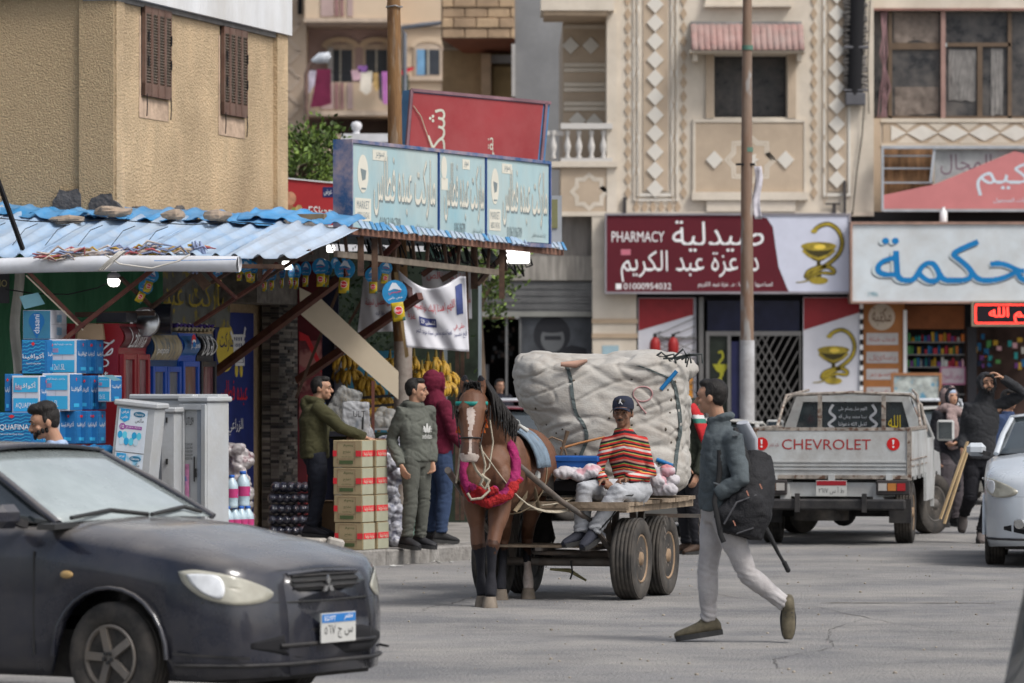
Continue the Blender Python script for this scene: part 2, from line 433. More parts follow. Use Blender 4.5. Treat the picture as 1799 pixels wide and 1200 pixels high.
# ================================================================ tan corner house
CX,CY=-3.917,44.8
U=Vector((.26,.9656,0));RA=Vector((.9656,-.26,0));CN=Vector((CX,CY,0))
FB=frame(CN,U) # facade along the street, out = RA
FA=frame(CN,RA) # end face; x is negative to the left; out = towards the camera
def tB(px,off=0):
    k=(px-899.5)/FP;x0=CX+RA.x*off;y0=CY+RA.y*off
    return(k*y0-x0)/(U.x-k*U.y)
def zB(py,t,off=0):return PZ(py,CY+RA.y*off+U.y*t)
def tA(px,off=0):
    k=(px-899.5)/FP;x0=CX-U.x*off;y0=CY-U.y*off
    return(k*y0-x0)/(RA.x-k*RA.y)
def zA(py,t,off=0):return PZ(py,CY-U.y*off+RA.y*t)
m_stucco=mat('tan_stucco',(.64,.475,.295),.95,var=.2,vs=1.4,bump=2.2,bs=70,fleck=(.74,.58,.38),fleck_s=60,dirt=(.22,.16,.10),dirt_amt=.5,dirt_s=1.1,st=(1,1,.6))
m_stucco2=mat('tan_stucco_shaded',(.48,.355,.21),.95,var=.2,vs=1.4,bump=2.2,bs=60,fleck=(.58,.45,.27),fleck_s=50,dirt=(.2,.15,.1),dirt_amt=.5,dirt_s=1.4)  # darker copy for the end face: shade away from the sun is in the colour
m_white=mat('pale_render',(.62,.63,.64),.9,var=.12,vs=1,bump=.5,bs=20,dirt=(.4,.36,.3),dirt_amt=.4,dirt_s=1.5,st=(1,1,.3))
m_cement=mat('grey_cement',(.09,.085,.085),.95,var=.35,vs=8,bump=1,bs=25)
hs_=thing('corner_house','tan stuccoed corner house with a pale upper storey and two narrow brown shutters','house',(CX,CY,0))
def inh(M):return Matrix.Translation((-CX,-CY,0))@M
LB=5.385;ZT=5.56
w=MB(inh(FB));w.use(m_stucco);w.rect(0,0,LB,ZT,-5,0);w.obj('wall',m_stucco,hs_)
w=MB(inh(FA));w.rect(-7,0,-tA(200)+.004,ZT,-4.8,.0);
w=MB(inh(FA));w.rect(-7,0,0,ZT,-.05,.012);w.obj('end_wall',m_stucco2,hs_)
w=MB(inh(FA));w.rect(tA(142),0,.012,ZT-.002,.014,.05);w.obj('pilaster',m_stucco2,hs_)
w=MB(inh(FB));w.rect(-.002,0,tB(214),ZT-.002,.002,.03);w.rect(tB(480),0,LB+.03,ZT-.002,.002,.05);w.obj('pilaster',m_stucco,hs_)
w=MB(inh(FB));w.rect(-.07,ZT,LB+.06,9.5,-5,.09);w.obj('upper_storey',m_white,hs_)
w=MB(inh(FA));w.rect(-7,ZT+.003,0,9.4,-.3,.10);w.obj('upper_storey_end',m_white,hs_)
w=MB(inh(FB));w.rect(-.07,ZT-.05,LB+.05,ZT,-.3,.035);w.obj('drip_edge',mat('old_grey_edge',(.2,.19,.18),.9,var=.3),hs_)
# cement patches thrown at the foot of the wall, above the canopy
def blob_patch(M,x0,x1,y0,y1,seed,nm='cement_patch'):
    b=MB(M)
    pts=[];n=18
    for i in range(n):
        a=2*math.pi*i/n;rr=.5*(1+.45*noise.noise(Vector((math.cos(a)*1.7,math.sin(a)*1.7,seed))))
        pts.append(((x0+x1)/2+(x1-x0)*rr*math.cos(a),max(y0,(y0+y1)/2+(y1-y0)*rr*math.sin(a))))
    b.prism(pts,0,.062);b.obj(nm,m_cement,hs_)
blob_patch(inh(FA),tA(96),tA(150),3.3,zA(332,-.3),1.3);blob_patch(inh(FA),tA(158),tA(212),3.3,zA(338,0),4.1)
blob_patch(inh(FB),tB(228),tB(246),3.3,zB(362,.4),2.2);blob_patch(inh(FB),tB(300),tB(318),3.3,zB(360,1.5),6.2)
# shuttered windows
m_shut=mat('shutter_wood',(.115,.062,.045),.6,var=.25,vs=5,dirt=(.25,.2,.16),dirt_amt=.35,dirt_s=6)
m_slat=mat('shutter_slat_grey',(.20,.165,.13),.7,var=.2,vs=8)
m_dark=flat('dark_void',(.012,.012,.014),.9)
m_plas=mat('bare_plaster',(.45,.33,.24),.9,var=.25,vs=7,bump=.5,bs=20)
for(pa,pb,ya,yb)in((247,294,10,172),(386,428,46,204)):
    ta,tb=tB(pa),tB(pb);tm=(ta+tb)/2;z1=zB(ya,ta);z0=zB(yb,tm)
    fr=MB(inh(FB));fr.rect(ta,z0,tb,z1,.002,.012);wn=fr.obj('window',m_dark,hs_)
    s_=MB(inh(FB));s_.rect(ta-.06,z0-.22,tb+.02,z0-.02,.002,.008);s_.rect(tb+.003,z0,tb+.1,z1-.1,.002,.006);s_.rect(ta-.05,z0-.02,ta-.003,z1-.1,.002,.006);s_.obj('bare_plaster_patch',m_plas,hs_)
    lp=MB(inh(FB));wd_=(tb-ta)/4
    for i in range(4):
        a=ta+wd_*i;e=.022
        q=MB(inh(FB));q.rect(a+.004,z0,a+e+.02,z1,.012,.05);q.rect(a+wd_-e,z0,a+wd_-.004,z1,.012,.05)
        q.rect(a+.004,z0,a+wd_-.004,z0+.13,.012,.048);q.rect(a+.004,z1-.07,a+wd_-.004,z1,.012,.048);q.obj('shutter_leaf',m_shut,wn)
        n=24
        for k in range(n):
            zz=z0+.13+(z1-z0-.2)*(k+.5)/n
            lp.box((a+wd_/2,zz,.032),(wd_-.04,.006,.035),rot=Matrix.Rotation(R(-40),4,'X'))
    lp.obj('louvre_slats',m_slat,wn,kind='stuff')
    hk=MB(inh(FB))
    for a in(ta+.05,tb-.03):hk.tube([(a,z0+.02,.05),(a+.01,z0-.1,.05),(a+.05,z0-.2,.03)],.006,5)
    for a in(ta+.5*wd_,tb-.02):
        for zz in(z0+.3,z1-.35):hk.rect(a-.012,zz,a+.012,zz+.1,.05,.058)
    hk.obj('shutter_hooks',m_dark,wn)
q=MB(inh(FB));q.rect(tB(450),zB(384,4),tB(470),zB(366,4),.052,.06);q.obj('meter_plate',mat('meter_blue',(.05,.2,.45),.5),hs_)

# street-level front of the corner house
m_conc=mat('dark_concrete',(.16,.15,.14),.9,var=.3,vs=4,bump=.6,bs=25)
lintel=MB(inh(FB));lintel.rect(tB(372),zB(533,3.3),tB(500),3.5,.052,.5);lintel.obj('lintel',mat('cladding_grey',(.17,.155,.14),.9,var=.35,vs=9,bump=1,bs=22),hs_)
# pillar of thin stacked stone
t0,t1=tB(452),tB(500)
pl=thing('stone_pillar','pillar clad in thin dark stacked stone with a speckled granite edge beside the blue poster','pillar',(0,0,0))
pb=MB(FB);pb.rect(t0,0.1,t1+.02,3.3,.052,.22);pb.obj('core',m_conc,pl)
sb=[MB(FB)for _ in range(4)]
sc_=[mat('stone_strip_a',(.10,.085,.075),.85,var=.3,bump=.6),mat('stone_strip_b',(.18,.155,.13),.85,var=.3,bump=.6),mat('stone_strip_c',(.24,.21,.18),.85,var=.3,bump=.6),mat('stone_strip_d',(.06,.055,.052),.85,var=.3,bump=.6)]
z=.14;pb2=MB(FB)
for mm in sc_:pb2.use(mm)
while z<3.25:
    h=rnd.uniform(.024,.036);x=t0+rnd.uniform(-.2,0)
    while x<t1:
        L_=rnd.uniform(.12,.34);a=max(t0,x);b=min(t1+.02,x+L_)
        if b-a>.02:pb2.use(rnd.choice(sc_));pb2.rect(a,z,b-.004,z+h-.004,.22,.22+rnd.uniform(.012,.035))
        x+=L_
    x=.06
    while x<.24: # return face towards the camera
        pb2.use(rnd.choice(sc_));pb2.box((t0-.012,z+h/2,x+.045),(.022,h-.004,.09));x+=.1
    z+=h
pb2.obj('stacked_stone',None,pl,kind='stuff')
gq=MB(FB);gq.rect(tB(500)+.024,.1,tB(500)+.3,3.3,.0,.42)
gq.obj('granite_edge',mat('speckled_granite',(.22,.19,.17),.6,var=.5,vs=30,fleck=(.45,.4,.36),fleck_s=50),pl)

# roller shutter with the big blue market poster
ps=thing('market_poster','large dark blue market poster with a shopping trolley and red lettering on the shutter','poster')
ta,tb=tB(374),tB(441);z1=zB(549,3.6);
q=MB(FB);q.rect(ta,.16,tb,z1,.004,.03);q.obj('sheet',mat('poster_blue',(.018,.03,.16),.5,var=.25,vs=2),ps)
q=MB(FB);q.rect(tb+.003,.16,tb+.26,z1+.1,.004,.035);q.obj('door_jamb',mat('jamb_grey',(.3,.31,.3),.7,var=.2),hs_)
q=MB(FB);q.rect(tb+.263,.16,t0-.03,z1+.5,.004,.02);q.obj('door_recess',m_dark,hs_)
def pf(px,py,off=.03):
    t=tB(px,off);return t,zB(py,t,off)
yel=flat('print_yellow',(.65,.5,.06));redp=flat('print_red',(.6,.03,.04));whp=flat('print_white',(.75,.75,.75));blk=flat('print_black',(.02,.02,.02))
blup=flat('print_blue',(.02,.16,.45));cyp=flat('print_cyan',(.04,.36,.62));navy=flat('print_navy',(.02,.03,.12))
def disc(mb,x,y,rx,ry,z0,z1,M=None,n=20):mb.prism([(x+rx*math.cos(2*math.pi*i/n),y+ry*math.sin(2*math.pi*i/n))for i in range(n)],z0,z1,M);return mb
def ribbon(mb,pts,w,z,M=None,th=.002):
    P=[Vector((p[0],p[1],0))for p in pts];n=len(P);L1=[];L2=[]
    for i in range(n):
        d=(P[min(i+1,n-1)]-P[max(i-1,0)]).normalized();s=Vector((-d.y,d.x,0));ww=w[i]if isinstance(w,list)else w
        L1.append(P[i]+s*ww/2);L2.append(P[i]-s*ww/2)
    vs=[(p.x,p.y,z)for p in L1]+[(p.x,p.y,z)for p in L2]
    mb.add(vs,[(i,n+i,n+i+1,i+1)for i in range(n-1)],smooth=False,M=M);return mb
def smoothpts(P,k=5):
    out=[]
    n=len(P)
    for i in range(n-1):
        p0,p1,p2,p3=P[max(i-1,0)],P[i],P[i+1],P[min(i+2,n-1)]
        for j in range(k):
            t=j/k
            out.append(tuple(.5*((2*b)+(-a+c)*t+(2*a-5*b+4*c-d)*t*t+(-a+3*b-3*c+d)*t**3)for a,b,c,d in zip(p0,p1,p2,p3)))
    out.append(tuple(P[-1]));return out
pr=MB(FB);pr.use(yel)
x,y=pf(396,610);disc(pr,x,y,tB(412)-tB(396),.26,.032,.034)
x,y=pf(418,651);disc(pr,x-.06,y,.05,.07,.032,.035);disc(pr,x+.1,y,.05,.07,.032,.035)
pr.use(whp)
for i in range(5):ribbon(pr,[pf(409+i*4,590),pf(411+i*3.4,636)],.03,.036)
for i in range(5):ribbon(pr,[pf(408+i*.5,590+i*11),pf(430-i,590+i*11)],.03,.036)
ribbon(pr,[pf(404,582),pf(410,600),pf(413,640),pf(428,640),pf(426,600),pf(430,575)],.045,.037)
pr.use(navy);a,b=pf(385,618);c,d=pf(409,600);letters(pr,'ماركت',a,b,c,d+.1,.037,bold=.02)
pr.use(redp);a,b=pf(383,715);c,d=pf(434,668);letters(pr,'عبده فطاس',a,b,c,d,.036,bold=.03)
pr.use(whp);a,b=pf(400,765);c,d=pf(426,735);letters(pr,'الزراعي',a,b,c,d,.036,bold=.01)
pr.obj('lettering',None,ps)
# ================================================================ decorated building across the street
BD=84.0
FM=frame((0,BD,0),(1,0,0))
def fx(px):return(px-899.5)*BD/FP
def fy(py):return CAM_H+(664-py)*BD/FP
def rp(mb,xa,ya,xb,yb,z0,z1):mb.rect(fx(xa),fy(yb),fx(xb),fy(ya),z0,z1);return mb
m_tan=mat('cladding_tan',(.47,.375,.28),.9,var=.1,vs=1.5,bump=.25,bs=40,dirt=(.27,.215,.16),dirt_amt=.35,dirt_s=.8)
m_cream=mat('cladding_cream',(.62,.555,.465),.9,var=.1,vs=2,bump=.2,bs=30,dirt=(.36,.29,.21),dirt_amt=.4,dirt_s=.9)
m_ivory=mat('cladding_ivory',(.66,.63,.57),.85,var=.08,vs=3,dirt=(.45,.39,.31),dirt_amt=.4,dirt_s=1.2)
m_brownt=mat('cladding_brown',(.42,.32,.225),.9,var=.12,vs=3)
m_glassd=mat('dusty_window',(.045,.046,.05),.25,var=.4,vs=2.5,dirt=(.16,.14,.12),dirt_amt=.7,dirt_s=2.5)
m_frame=mat('dark_aluminium',(.05,.045,.045),.5,var=.2)
bd=thing('decorated_building','beige apartment building clad with columns of white diamonds above the pharmacy','building',(fx(985),BD,0))
BO=Matrix.Translation((-fx(985),-BD,0))@FM
def bpart(nm,m,fn,**k):
    b=MB(BO);b.use(m);fn(b);return b.obj(nm,m,bd,**k)
bpart('wall',m_cream,lambda b:(rp(b,1078,-60,1216,380,-8,0),rp(b,1410,-60,1535,380,-8,0),rp(b,1216,-60,1255,380,-8,0),rp(b,1383,-60,1410,380,-8,0),rp(b,1255,206,1383,380,-8,0),rp(b,1255,-60,1383,97,-8,0),rp(b,1255,97,1383,206,-8,-.5)))
bpart('side_wall',m_tan,lambda b:rp(b,990,30,1078,380,-8,-1.2))
bpart('strip_panel',m_tan,lambda b:rp(b,1130,-50,1173,336,.003,.02))
bpart('strip_panel',m_tan,lambda b:rp(b,1455,-50,1486,336,.003,.02))
# raised borders
def borders(b):
    for xa,xb in((1119,1124),(1178,1183),(1446,1450),(1490,1494)):rp(b,xa,-50,xb,345,.003,.03)
    for xa,xb in((1112,1116),(1187,1191)):rp(b,xa,-50,xb,352,.003,.025)
    rp(b,1119,340,1183,345,.031,.04);rp(b,1446,340,1494,345,.031,.04);rp(b,1112,350,1191,353,.027,.035)
bpart('border',m_ivory,borders)
# chain loops between the borders
def chains(b):
    for cxp in(1118,1184,1448):
        for k in range(7):
            ya=-40+57*k
            for s in(-1,1):
                ribbon(b,[(fx(cxp+s*1.5),fy(ya)),(fx(cxp+s*4),fy(ya+8)),(fx(cxp+s*4),fy(ya+46)),(fx(cxp-s*1.5),fy(ya+57))],.012,.045)
bpart('carved_chain',m_brownt,chains)
# diamond tiles: every one a piece
def diamond(r,rz,th=.03):
    b=MB();b.prism([(-r,0),(0,-rz),(r,0),(0,rz)],0,th);return b
def put_diamonds(nm,m,proto,pts,z):
    me=proto.mesh(nm);me.materials.clear();me.materials.append(m)
    for px,py in pts:
        o=bpy.data.objects.new(nm,me);C.objects.link(o);o.parent=bd
        o.matrix_local=BO@Matrix.Translation((fx(px),fy(py),z))
big=diamond(fx(914.5),fx(915.5));
put_diamonds('diamond_tile',m_ivory,big,[(1151+.6*0,8+32.4*k)for k in range(-1,11)],.021)
put_diamonds('diamond_tile',m_ivory,diamond(fx(914),fx(915)),[(1470,24+32.4*k)for k in range(-2,10)],.021)
put_diamonds('diamond_tile',m_ivory,diamond(fx(914.5),fx(915.5)),[(1255,281),(1380,281)],.031)
sm=diamond(fx(905.5),fx(910.5),.02)
for cxp in(1103,1201,1430):put_diamonds('small_diamond_tile',m_brownt,sm,[(cxp,0+24.2*k)for k in range(-1,15)],.003)
put_diamonds('small_diamond_tile',m_brownt,sm,[(1118+14.5*k,364)for k in range(6)],.003)
# panel below the window with its star
bpart('sill_panel',m_tan,lambda b:(rp(b,1222,215,1412,338,.003,.03)))
def pborder(b):
    rp(b,1217,209,1415,215,.003,.05);rp(b,1217,215,1222,346,.003,.045);rp(b,1412,215,1417,346,.003,.045);
    rp(b,1215,338,1419,352,.003,.14);rp(b,1241,352,1397,372,.003,.09)
bpart('panel_border',m_cream,pborder)
def star_pts(cx,cy,r,k=.78):
    out=[]
    for i in range(16):
        a=math.pi*i/8;rr=r if i%2==0 else r*k
        out.append((cx+rr*math.cos(a),cy+rr*math.sin(a)))
    return out
def starp(cx,cy,r,m=m_cream,z=.032):
    def fn(b):
        for rr in(r,r*.86):
            p=star_pts(fx(cx),fy(cy),rr);p.append(p[0]);p.append(p[1]);ribbon(b,p,.045,z)
    bpart('star_moulding',m,fn)
starp(1318,281,.46);starp(1035,337,.34,z=.035)
bpart('star_tile',m_ivory,lambda b:b.prism(star_pts(fx(1318),fy(281),.16,.6),.031,.05))
# window
wn=bpart('window',m_frame,lambda b:(rp(b,1255,97,1259,206,-.45,-.4),rp(b,1379,97,1383,206,-.45,-.4),rp(b,1259,97,1379,101,-.45,-.4),rp(b,1259,200,1379,206,-.45,-.4),rp(b,1316,101,1322,200,-.45,-.39)))
for a,b_ in((1259,1316),(1322,1379)):
    q=MB(BO);rp(q,a,101,b_,200,-.44,-.42);q.obj('pane',m_glassd,wn)
bpart('window_reveal',m_tan,lambda b:(rp(b,1240,95,1254,208,.003,.06),rp(b,1384,95,1398,208,.003,.06)))
# pantile awning
aw=thing('tiled_awning','pink pantile awning over the upper window behind the rusty pole','awning',(fx(1311),BD,fy(92)))
AO=Matrix.Translation(-Vector((fx(1311),BD,fy(92))))@FM
nt_=18
for k in range(nt_):
    a=fx(1213+197*k/nt_);b_=fx(1213+197*(k+1)/nt_);rr=(b_-a)/2
    q=MB(AO);q.smooth=True
    q.grid(lambda u,v:((a+b_)/2+math.cos(math.pi*(1-u))*rr*.98,fy(92)+(fy(43)-fy(92))*v+rnd.uniform(-.006,.006),.62-.6*v+math.sin(math.pi*u)*rr*.8),6,3)
    q.obj('pantile',mat('pantile_pink',(.34,.20,.18),.85,var=.25,vs=4,dirt=(.24,.22,.2),dirt_amt=.8,dirt_s=2.2),aw,solid=.015)
q=MB(AO);rp(q,1210,92,1412,96,.02,.6);rp(q,1216,96,1224,110,.02,.45);rp(q,1398,96,1406,110,.02,.45);q.obj('awning_frame',m_cream,aw)
q=MB(AO);rp(q,1213,38,1408,44,.0,.06);q.obj('ridge',mat('grey_mortar',(.25,.24,.23),.9,var=.3),aw)
bpart('upper_panel',m_cream,lambda b:(rp(b,1239,-40,1387,8,.003,.1),rp(b,1236,8,1390,13,.003,.16)))
# bay with balcony on the left
bpart('bay_slab',m_cream,lambda b:(rp(b,950,-60,1078,22,-1.3,.5),rp(b,1066,22,1084,380,-1.2,.05)))
bpart('bay_soffit',m_brownt,lambda b:rp(b,955,22,1066,30,-1.2,.45))
bpart('recess_bands',m_cream,lambda b:[rp(b,992,y,1066,y+7,-1.2,-1.17)for y in(35,103,112,138,147,172,181)])
put_diamonds('diamond_tile',m_ivory,diamond(.16,.16),[(1004,72),(1040,72),(1016,205),(1046,208)],-1.19)
bpart('balcony_panel',m_tan,lambda b:(rp(b,985,290,1066,378,-1.0,.03),))
bpart('balcony_edge',m_cream,lambda b:(rp(b,962,284,1085,294,-1.0,.12),rp(b,985,372,1535,380,.003,.06)))
bal=bpart('balustrade',mat('white_stone',(.6,.58,.55),.8,var=.2,vs=4,dirt=(.3,.27,.24),dirt_amt=.6,dirt_s=4),lambda b:(rp(b,985,217,1076,227,-.1,.12),rp(b,960,230,990,238,-.2,.02),rp(b,985,278,1076,285,-.1,.1)))
prof=[(.04,0),(.055,.03),(.03,.08),(.06,.18),(.065,.24),(.035,.36),(.03,.42),(.05,.47),(.045,.52)]
bl=MB();bl.lathe(prof,10);me=bl.mesh('baluster');me.materials.append(_mc['white_stone'])
for px in(972,997,1017,1039,1060):
    o=bpy.data.objects.new('baluster',me);C.objects.link(o);o.parent=bal;o.location=Matrix.Translation((-fx(985),-BD,0))@Vector((fx(px),BD-.02,fy(279)))
# junction box and coil of cable by the corner
cb=thing('cable_bundle','thick bundle of grey cables strapped down the corner of the decorated building','cables',(fx(1502),BD-.1,0))
q=MB(Matrix.Translation((-fx(1502),-BD+.1,0))@FM)
for k in range(34):
    y0=fy(-10+k*5.1+rnd.uniform(-1,1));q.tube([(fx(1482+rnd.uniform(-2,2)),y0,.1),(fx(1492),y0+rnd.uniform(-.06,.06),.17),(fx(1505),y0+rnd.uniform(-.06,.06),.19),(fx(1521+rnd.uniform(-2,2)),y0+rnd.uniform(-.05,.05),.1)],.03,6)
q.obj('cable_wraps',mat('cable_grey',(.13,.12,.11),.8,var=.5,vs=8),cb,kind='stuff')
q=MB(Matrix.Translation((-fx(1502),-BD+.1,0))@FM);q.tube([(fx(1505),fy(-20),.1),(fx(1500),fy(168),.1)],.16,8);q.obj('core',m_dark,cb)
q=MB(Matrix.Translation((-fx(1502),-BD+.1,0))@FM);rp(q,1484,164,1519,186,.04,.25);rp(q,1480,82,1524,87,.2,.24);rp(q,1480,158,1524,162,.2,.24);q.obj('junction_box',mat('box_grey',(.1,.1,.11),.6),cb,bevel=.02)
q=MB(Matrix.Translation((-fx(1502),-BD+.1,0))@FM);q.tube([(fx(1517),fy(186),.1),(fx(1514),fy(240),.05),(fx(1505),fy(300),.06),(fx(1497),fy(378),.08)],.012,5);q.tube([(fx(1528),fy(0),.05),(fx(1524),fy(120),.05),(fx(1526),fy(200),.05)],.01,5);q.obj('loose_wire',m_dark,cb)
# meter pipe stubs and brackets on the wall
q=MB(FM);q.rect(fx(1481),fy(378),fx(1486),fy(318),.05,.1);q.rect(fx(1450),fy(360),fx(1475),fy(357),.05,.1);q.rect(fx(1462),fy(378),fx(1468),fy(357),.05,.1)
tag(q.obj('wall_bracket',m_frame),'small dark metal bracket on the wall just above the pharmacy sign','bracket')
q=MB(FM);q.rect(fx(1094),fy(378),fx(1100),fy(347),.03,.09);tag(q.obj('vent_pipe',m_frame),'short black pipe standing on the left top of the pharmacy sign','pipe')

# ---------------------------------------------------------------- right-hand wing
rw=thing('glazed_wing','beige wing with wide dusty dark windows above the pink triangular sign','building',(fx(1540),BD+.6,0))
RO=Matrix.Translation((-fx(1540),-BD-.6,0))@frame((0,BD+.6,0),(1,0,0))
def rpart(nm,m,fn,par=rw,**k):
    b=MB(RO);b.use(m);fn(b);return b.obj(nm,m,par,**k)
rpart('wall',m_cream,lambda b:(rp(b,1520,205,1900,385,-7,0),rp(b,1520,-60,1900,10,-7,0),rp(b,1545,10,1560,205,-7,-1)))
rpart('corner_pier',m_tan,lambda b:rp(b,1537,205,1552,385,.003,.03))
rpart('lintel',mat('faded_red_trim',(.25,.13,.11),.8,var=.3),lambda b:rp(b,1535,10,1900,14,-.02,.05))
gw=rpart('glazing',mat('bronze_frame',(.13,.09,.06),.5,var=.2),lambda b:(rp(b,1535,14,1541,205,-.2,-.1),rp(b,1566,14,1573,205,-.2,-.1),rp(b,1573,70,1660,82,-.2,-.12),rp(b,1671,70,1783,77,-.2,-.1),rp(b,1724,77,1733,200,-.2,-.1),rp(b,1778,14,1785,205,-.2,-.1),rp(b,1535,200,1900,206,-.2,-.1)))
rpart('mullion',mat('pink_frame',(.32,.2,.17),.6),lambda b:rp(b,1659,14,1667,204,-.2,-.04))
for i,(xa,ya,xb,yb)in enumerate(((1541,14,1566,200),(1573,14,1659,70),(1573,82,1659,200),(1667,14,1778,70),(1667,77,1724,200),(1733,77,1778,200),(1785,14,1850,200))):
    q=MB(RO);rp(q,xa,ya,xb,yb,-.18,-.16);q.obj('pane',m_glassd,gw)
# crumpled sheets hanging inside the panes
def cloth(nm,m,xa,ya,xb,yb,seed,par=gw,z=-.15):
    q=MB(RO)
    q.grid(lambda u,v:(fx(xa+(xb-xa)*u),fy(ya+(yb-ya)*v+7*noise.noise(Vector((u*3,seed,0)))*(1 if v>.9 else 0)),z+.035*abs(noise.noise(Vector((u*7+v*3,v*3-u*2,seed))))),26,16)
    q.obj(nm,m,par)
m_drap=mat('dusty_sheet',(.17,.14,.12),.9,var=.3,vs=5,bump=.5,bs=6)
cloth('hanging_sheet',m_drap,1576,16,1656,68,1);cloth('hanging_sheet',m_drap,1578,148,1656,198,5);cloth('hanging_sheet',mat('grey_sheet',(.2,.19,.18),.9,var=.25,vs=4),1673,82,1722,172,9);cloth('hanging_sheet',mat('grey_sheet',(.2,.19,.18)),1748,80,1770,198,12)
# band of X pattern: triangles of ivory
def tri(b,pts,z0,z1):b.prism([(fx(a),fy(c))for a,c in pts],z0,z1)
rpart('band',m_tan,lambda b:rp(b,1556,212,1900,250,.003,.025))
rpart('band_border',m_cream,lambda b:(rp(b,1552,206,1900,212,.003,.05),rp(b,1552,250,1900,256,.003,.05)))
for k in range(6):
    x=1570+k*55
    q=MB(RO);tri(q,[(x,217),(x,245),(x+27,231)],.026,.04);q.obj('triangle_tile',m_ivory,rw)
    q=MB(RO);tri(q,[(x+55,217),(x+55,245),(x+28,231)],.026,.04);q.obj('triangle_tile',m_ivory,rw)
    q=MB(RO);tri(q,[(x+9,213),(x+46,213),(x+27.5,227)],.026,.035);q.obj('triangle_tile',m_cream,rw)
    q=MB(RO);tri(q,[(x+9,249),(x+46,249),(x+27.5,235)],.026,.035);q.obj('triangle_tile',m_cream,rw)
q=MB(RO)
for k in range(7):q.tube([(fx(1552+k*2),fy(14),-.05),(fx(1556+rnd.uniform(-8,8)),fy(90),.02),(fx(1560+rnd.uniform(-10,10)),fy(150),.02),(fx(1555+rnd.uniform(-8,8)),fy(203),-.02)],.012,5)
q.obj('hanging_wires',mat('wire_mauve',(.2,.12,.13),.7,var=.4),rw,kind='stuff')

# ================================================================ signs on the shops
def gold(nm='emblem_gold'):return mat(nm,(.33,.25,.03),.5,var=.55,vs=4)
def emblem(M,cx,cy,s,name='emblem',parent=None):
    """bowl with a snake wound round its stem, flat print; s = height"""
    k=MB(M);k.use(gold())
    def q(x,y):return(cx+x*s,cy+y*s)
    k.use(flat('emblem_dark',(.05,.04,.01)))
    bowl=[q(-.27,.12)]+[q(-.27+.54*i/12,.12-.24*math.sin(math.pi*i/12)**.8)for i in range(1,12)]+[q(.27,.12)]
    k.prism(bowl,.004,.006)
    k.prism([q(-.03,-.1),q(.03,-.1),q(.045,-.38),q(-.045,-.38)],.004,.006)
    k.use(gold());disc(k,*q(0,.12),.28*s,.07*s,.0065,.008);disc(k,*q(0,-.42),.15*s,.06*s,.0065,.008)
    ribbon(k,[q(-.25,.06),q(-.15,-.03),q(0,-.08),q(.15,-.03),q(.25,.06)],.05*s,.0075)
    k.use(flat('emblem_glow',(.75,.55,.08)));disc(k,*q(.02,.11),.09*s,.04*s,.0085,.0095)
    sp=smoothpts([q(-.06,.38),q(.02,.44),q(.16,.47),q(.3,.38),q(.37,.2),(q(.33,.02)),q(.2,-.12),q(.02,-.24),q(-.15,-.34),q(-.2,-.36),q(-.16,-.28),q(-.02,-.22),q(.14,-.2),q(.24,-.26),q(.22,-.31),q(.05,-.3),q(-.1,-.36),q(-.2,-.43),q(-.36,-.45)],4)
    n=len(sp);k.use(flat('emblem_dark'));ribbon(k,sp,[s*(.075 if i<n*.7 else.075*(1-(i/n-.7)/.34))for i in range(n)],.0105)
    k.use(gold());ribbon(k,sp,[s*(.045 if i<n*.7 else.045*(1-(i/n-.7)/.34))for i in range(n)],.0115)
    disc(k,*q(-.07,.36),.05*s,.035*s,.012,.013)
    return k.obj(name,None,parent)
m_maroon=mat('sign_maroon',(.095,.006,.014),.6,var=.08,vs=1.5);m_signw=mat('sign_white',(.56,.58,.68),.5,var=.05)
ps=thing('pharmacy_sign','maroon and white pharmacy sign with the gold snake and bowl','sign')
SD=.35
def sgn(z=SD):return FM
q=MB(FM);rp(q,1064,378,1490,515,.1,SD);q.obj('panel',m_maroon,ps)
q=MB(FM);q.use(m_signw)
cur=[(1490,380)]+[(1322,380),(1345,384),(1356,400),(1360,430),(1366,470),(1380,505),(1384,513)]+[(1490,513)]
q.prism([(fx(a),fy(b))for a,b in cur],SD+.002,SD+.004);q.obj('white_field',None,ps)
q=MB(FM);rp(q,1062,376,1492,379.5,.1,SD+.03);rp(q,1062,513,1492,517,.1,SD+.03);rp(q,1062,379.5,1065,513,.1,SD+.03);rp(q,1488.5,379.5,1492,513,.1,SD+.03);q.obj('edge_strip',mat('sign_edge',(.3,.28,.3),.4,metal=.5),ps)
q=MB(FM);q.use(whp);z=SD+.004
letters(q,'PHARMACY',fx(1074),fy(426),fx(1166),fy(408),z,bold=.02)
letters(q,'صيدلية',fx(1180),fy(443),fx(1340),fy(389),z,bold=.03)
letters(q,'د. عزة عبد الكريم',fx(1090),fy(496),fx(1331),fy(441),z,bold=.02)
letters(q,'01000954032',fx(1095),fy(509),fx(1178),fy(498),z,bold=.01)
q.rect(fx(1081),fy(509),fx(1091),fy(499),z-.001,z)
letters(q,'لصاحبها مديرها : د. عزة عبد الكريم',fx(1225),fy(507),fx(1355),fy(496),z)
q.use(flat('pink_logo',(.5,.15,.2)));rp(q,1090,439,1107,449,SD+.002,SD+.003);q.obj('lettering',None,ps)
emblem(Matrix.Translation((0,-SD,0))@FM,fx(1436),fy(447),fx(1010.5),'emblem',ps)
hk=thing('hekma_sign','large off-white shop sign with bulging blue letters above the toy shop','sign')
hk.name='blue_letter_sign'
m_old=mat('aged_sign_white',(.56,.61,.64),.6,var=.08,vs=2,dirt=(.35,.3,.25),dirt_amt=.45,dirt_s=1.2)
q=MB(FM);rp(q,1492,396,1900,531,.1,.7);q.obj('panel',m_old,hk)
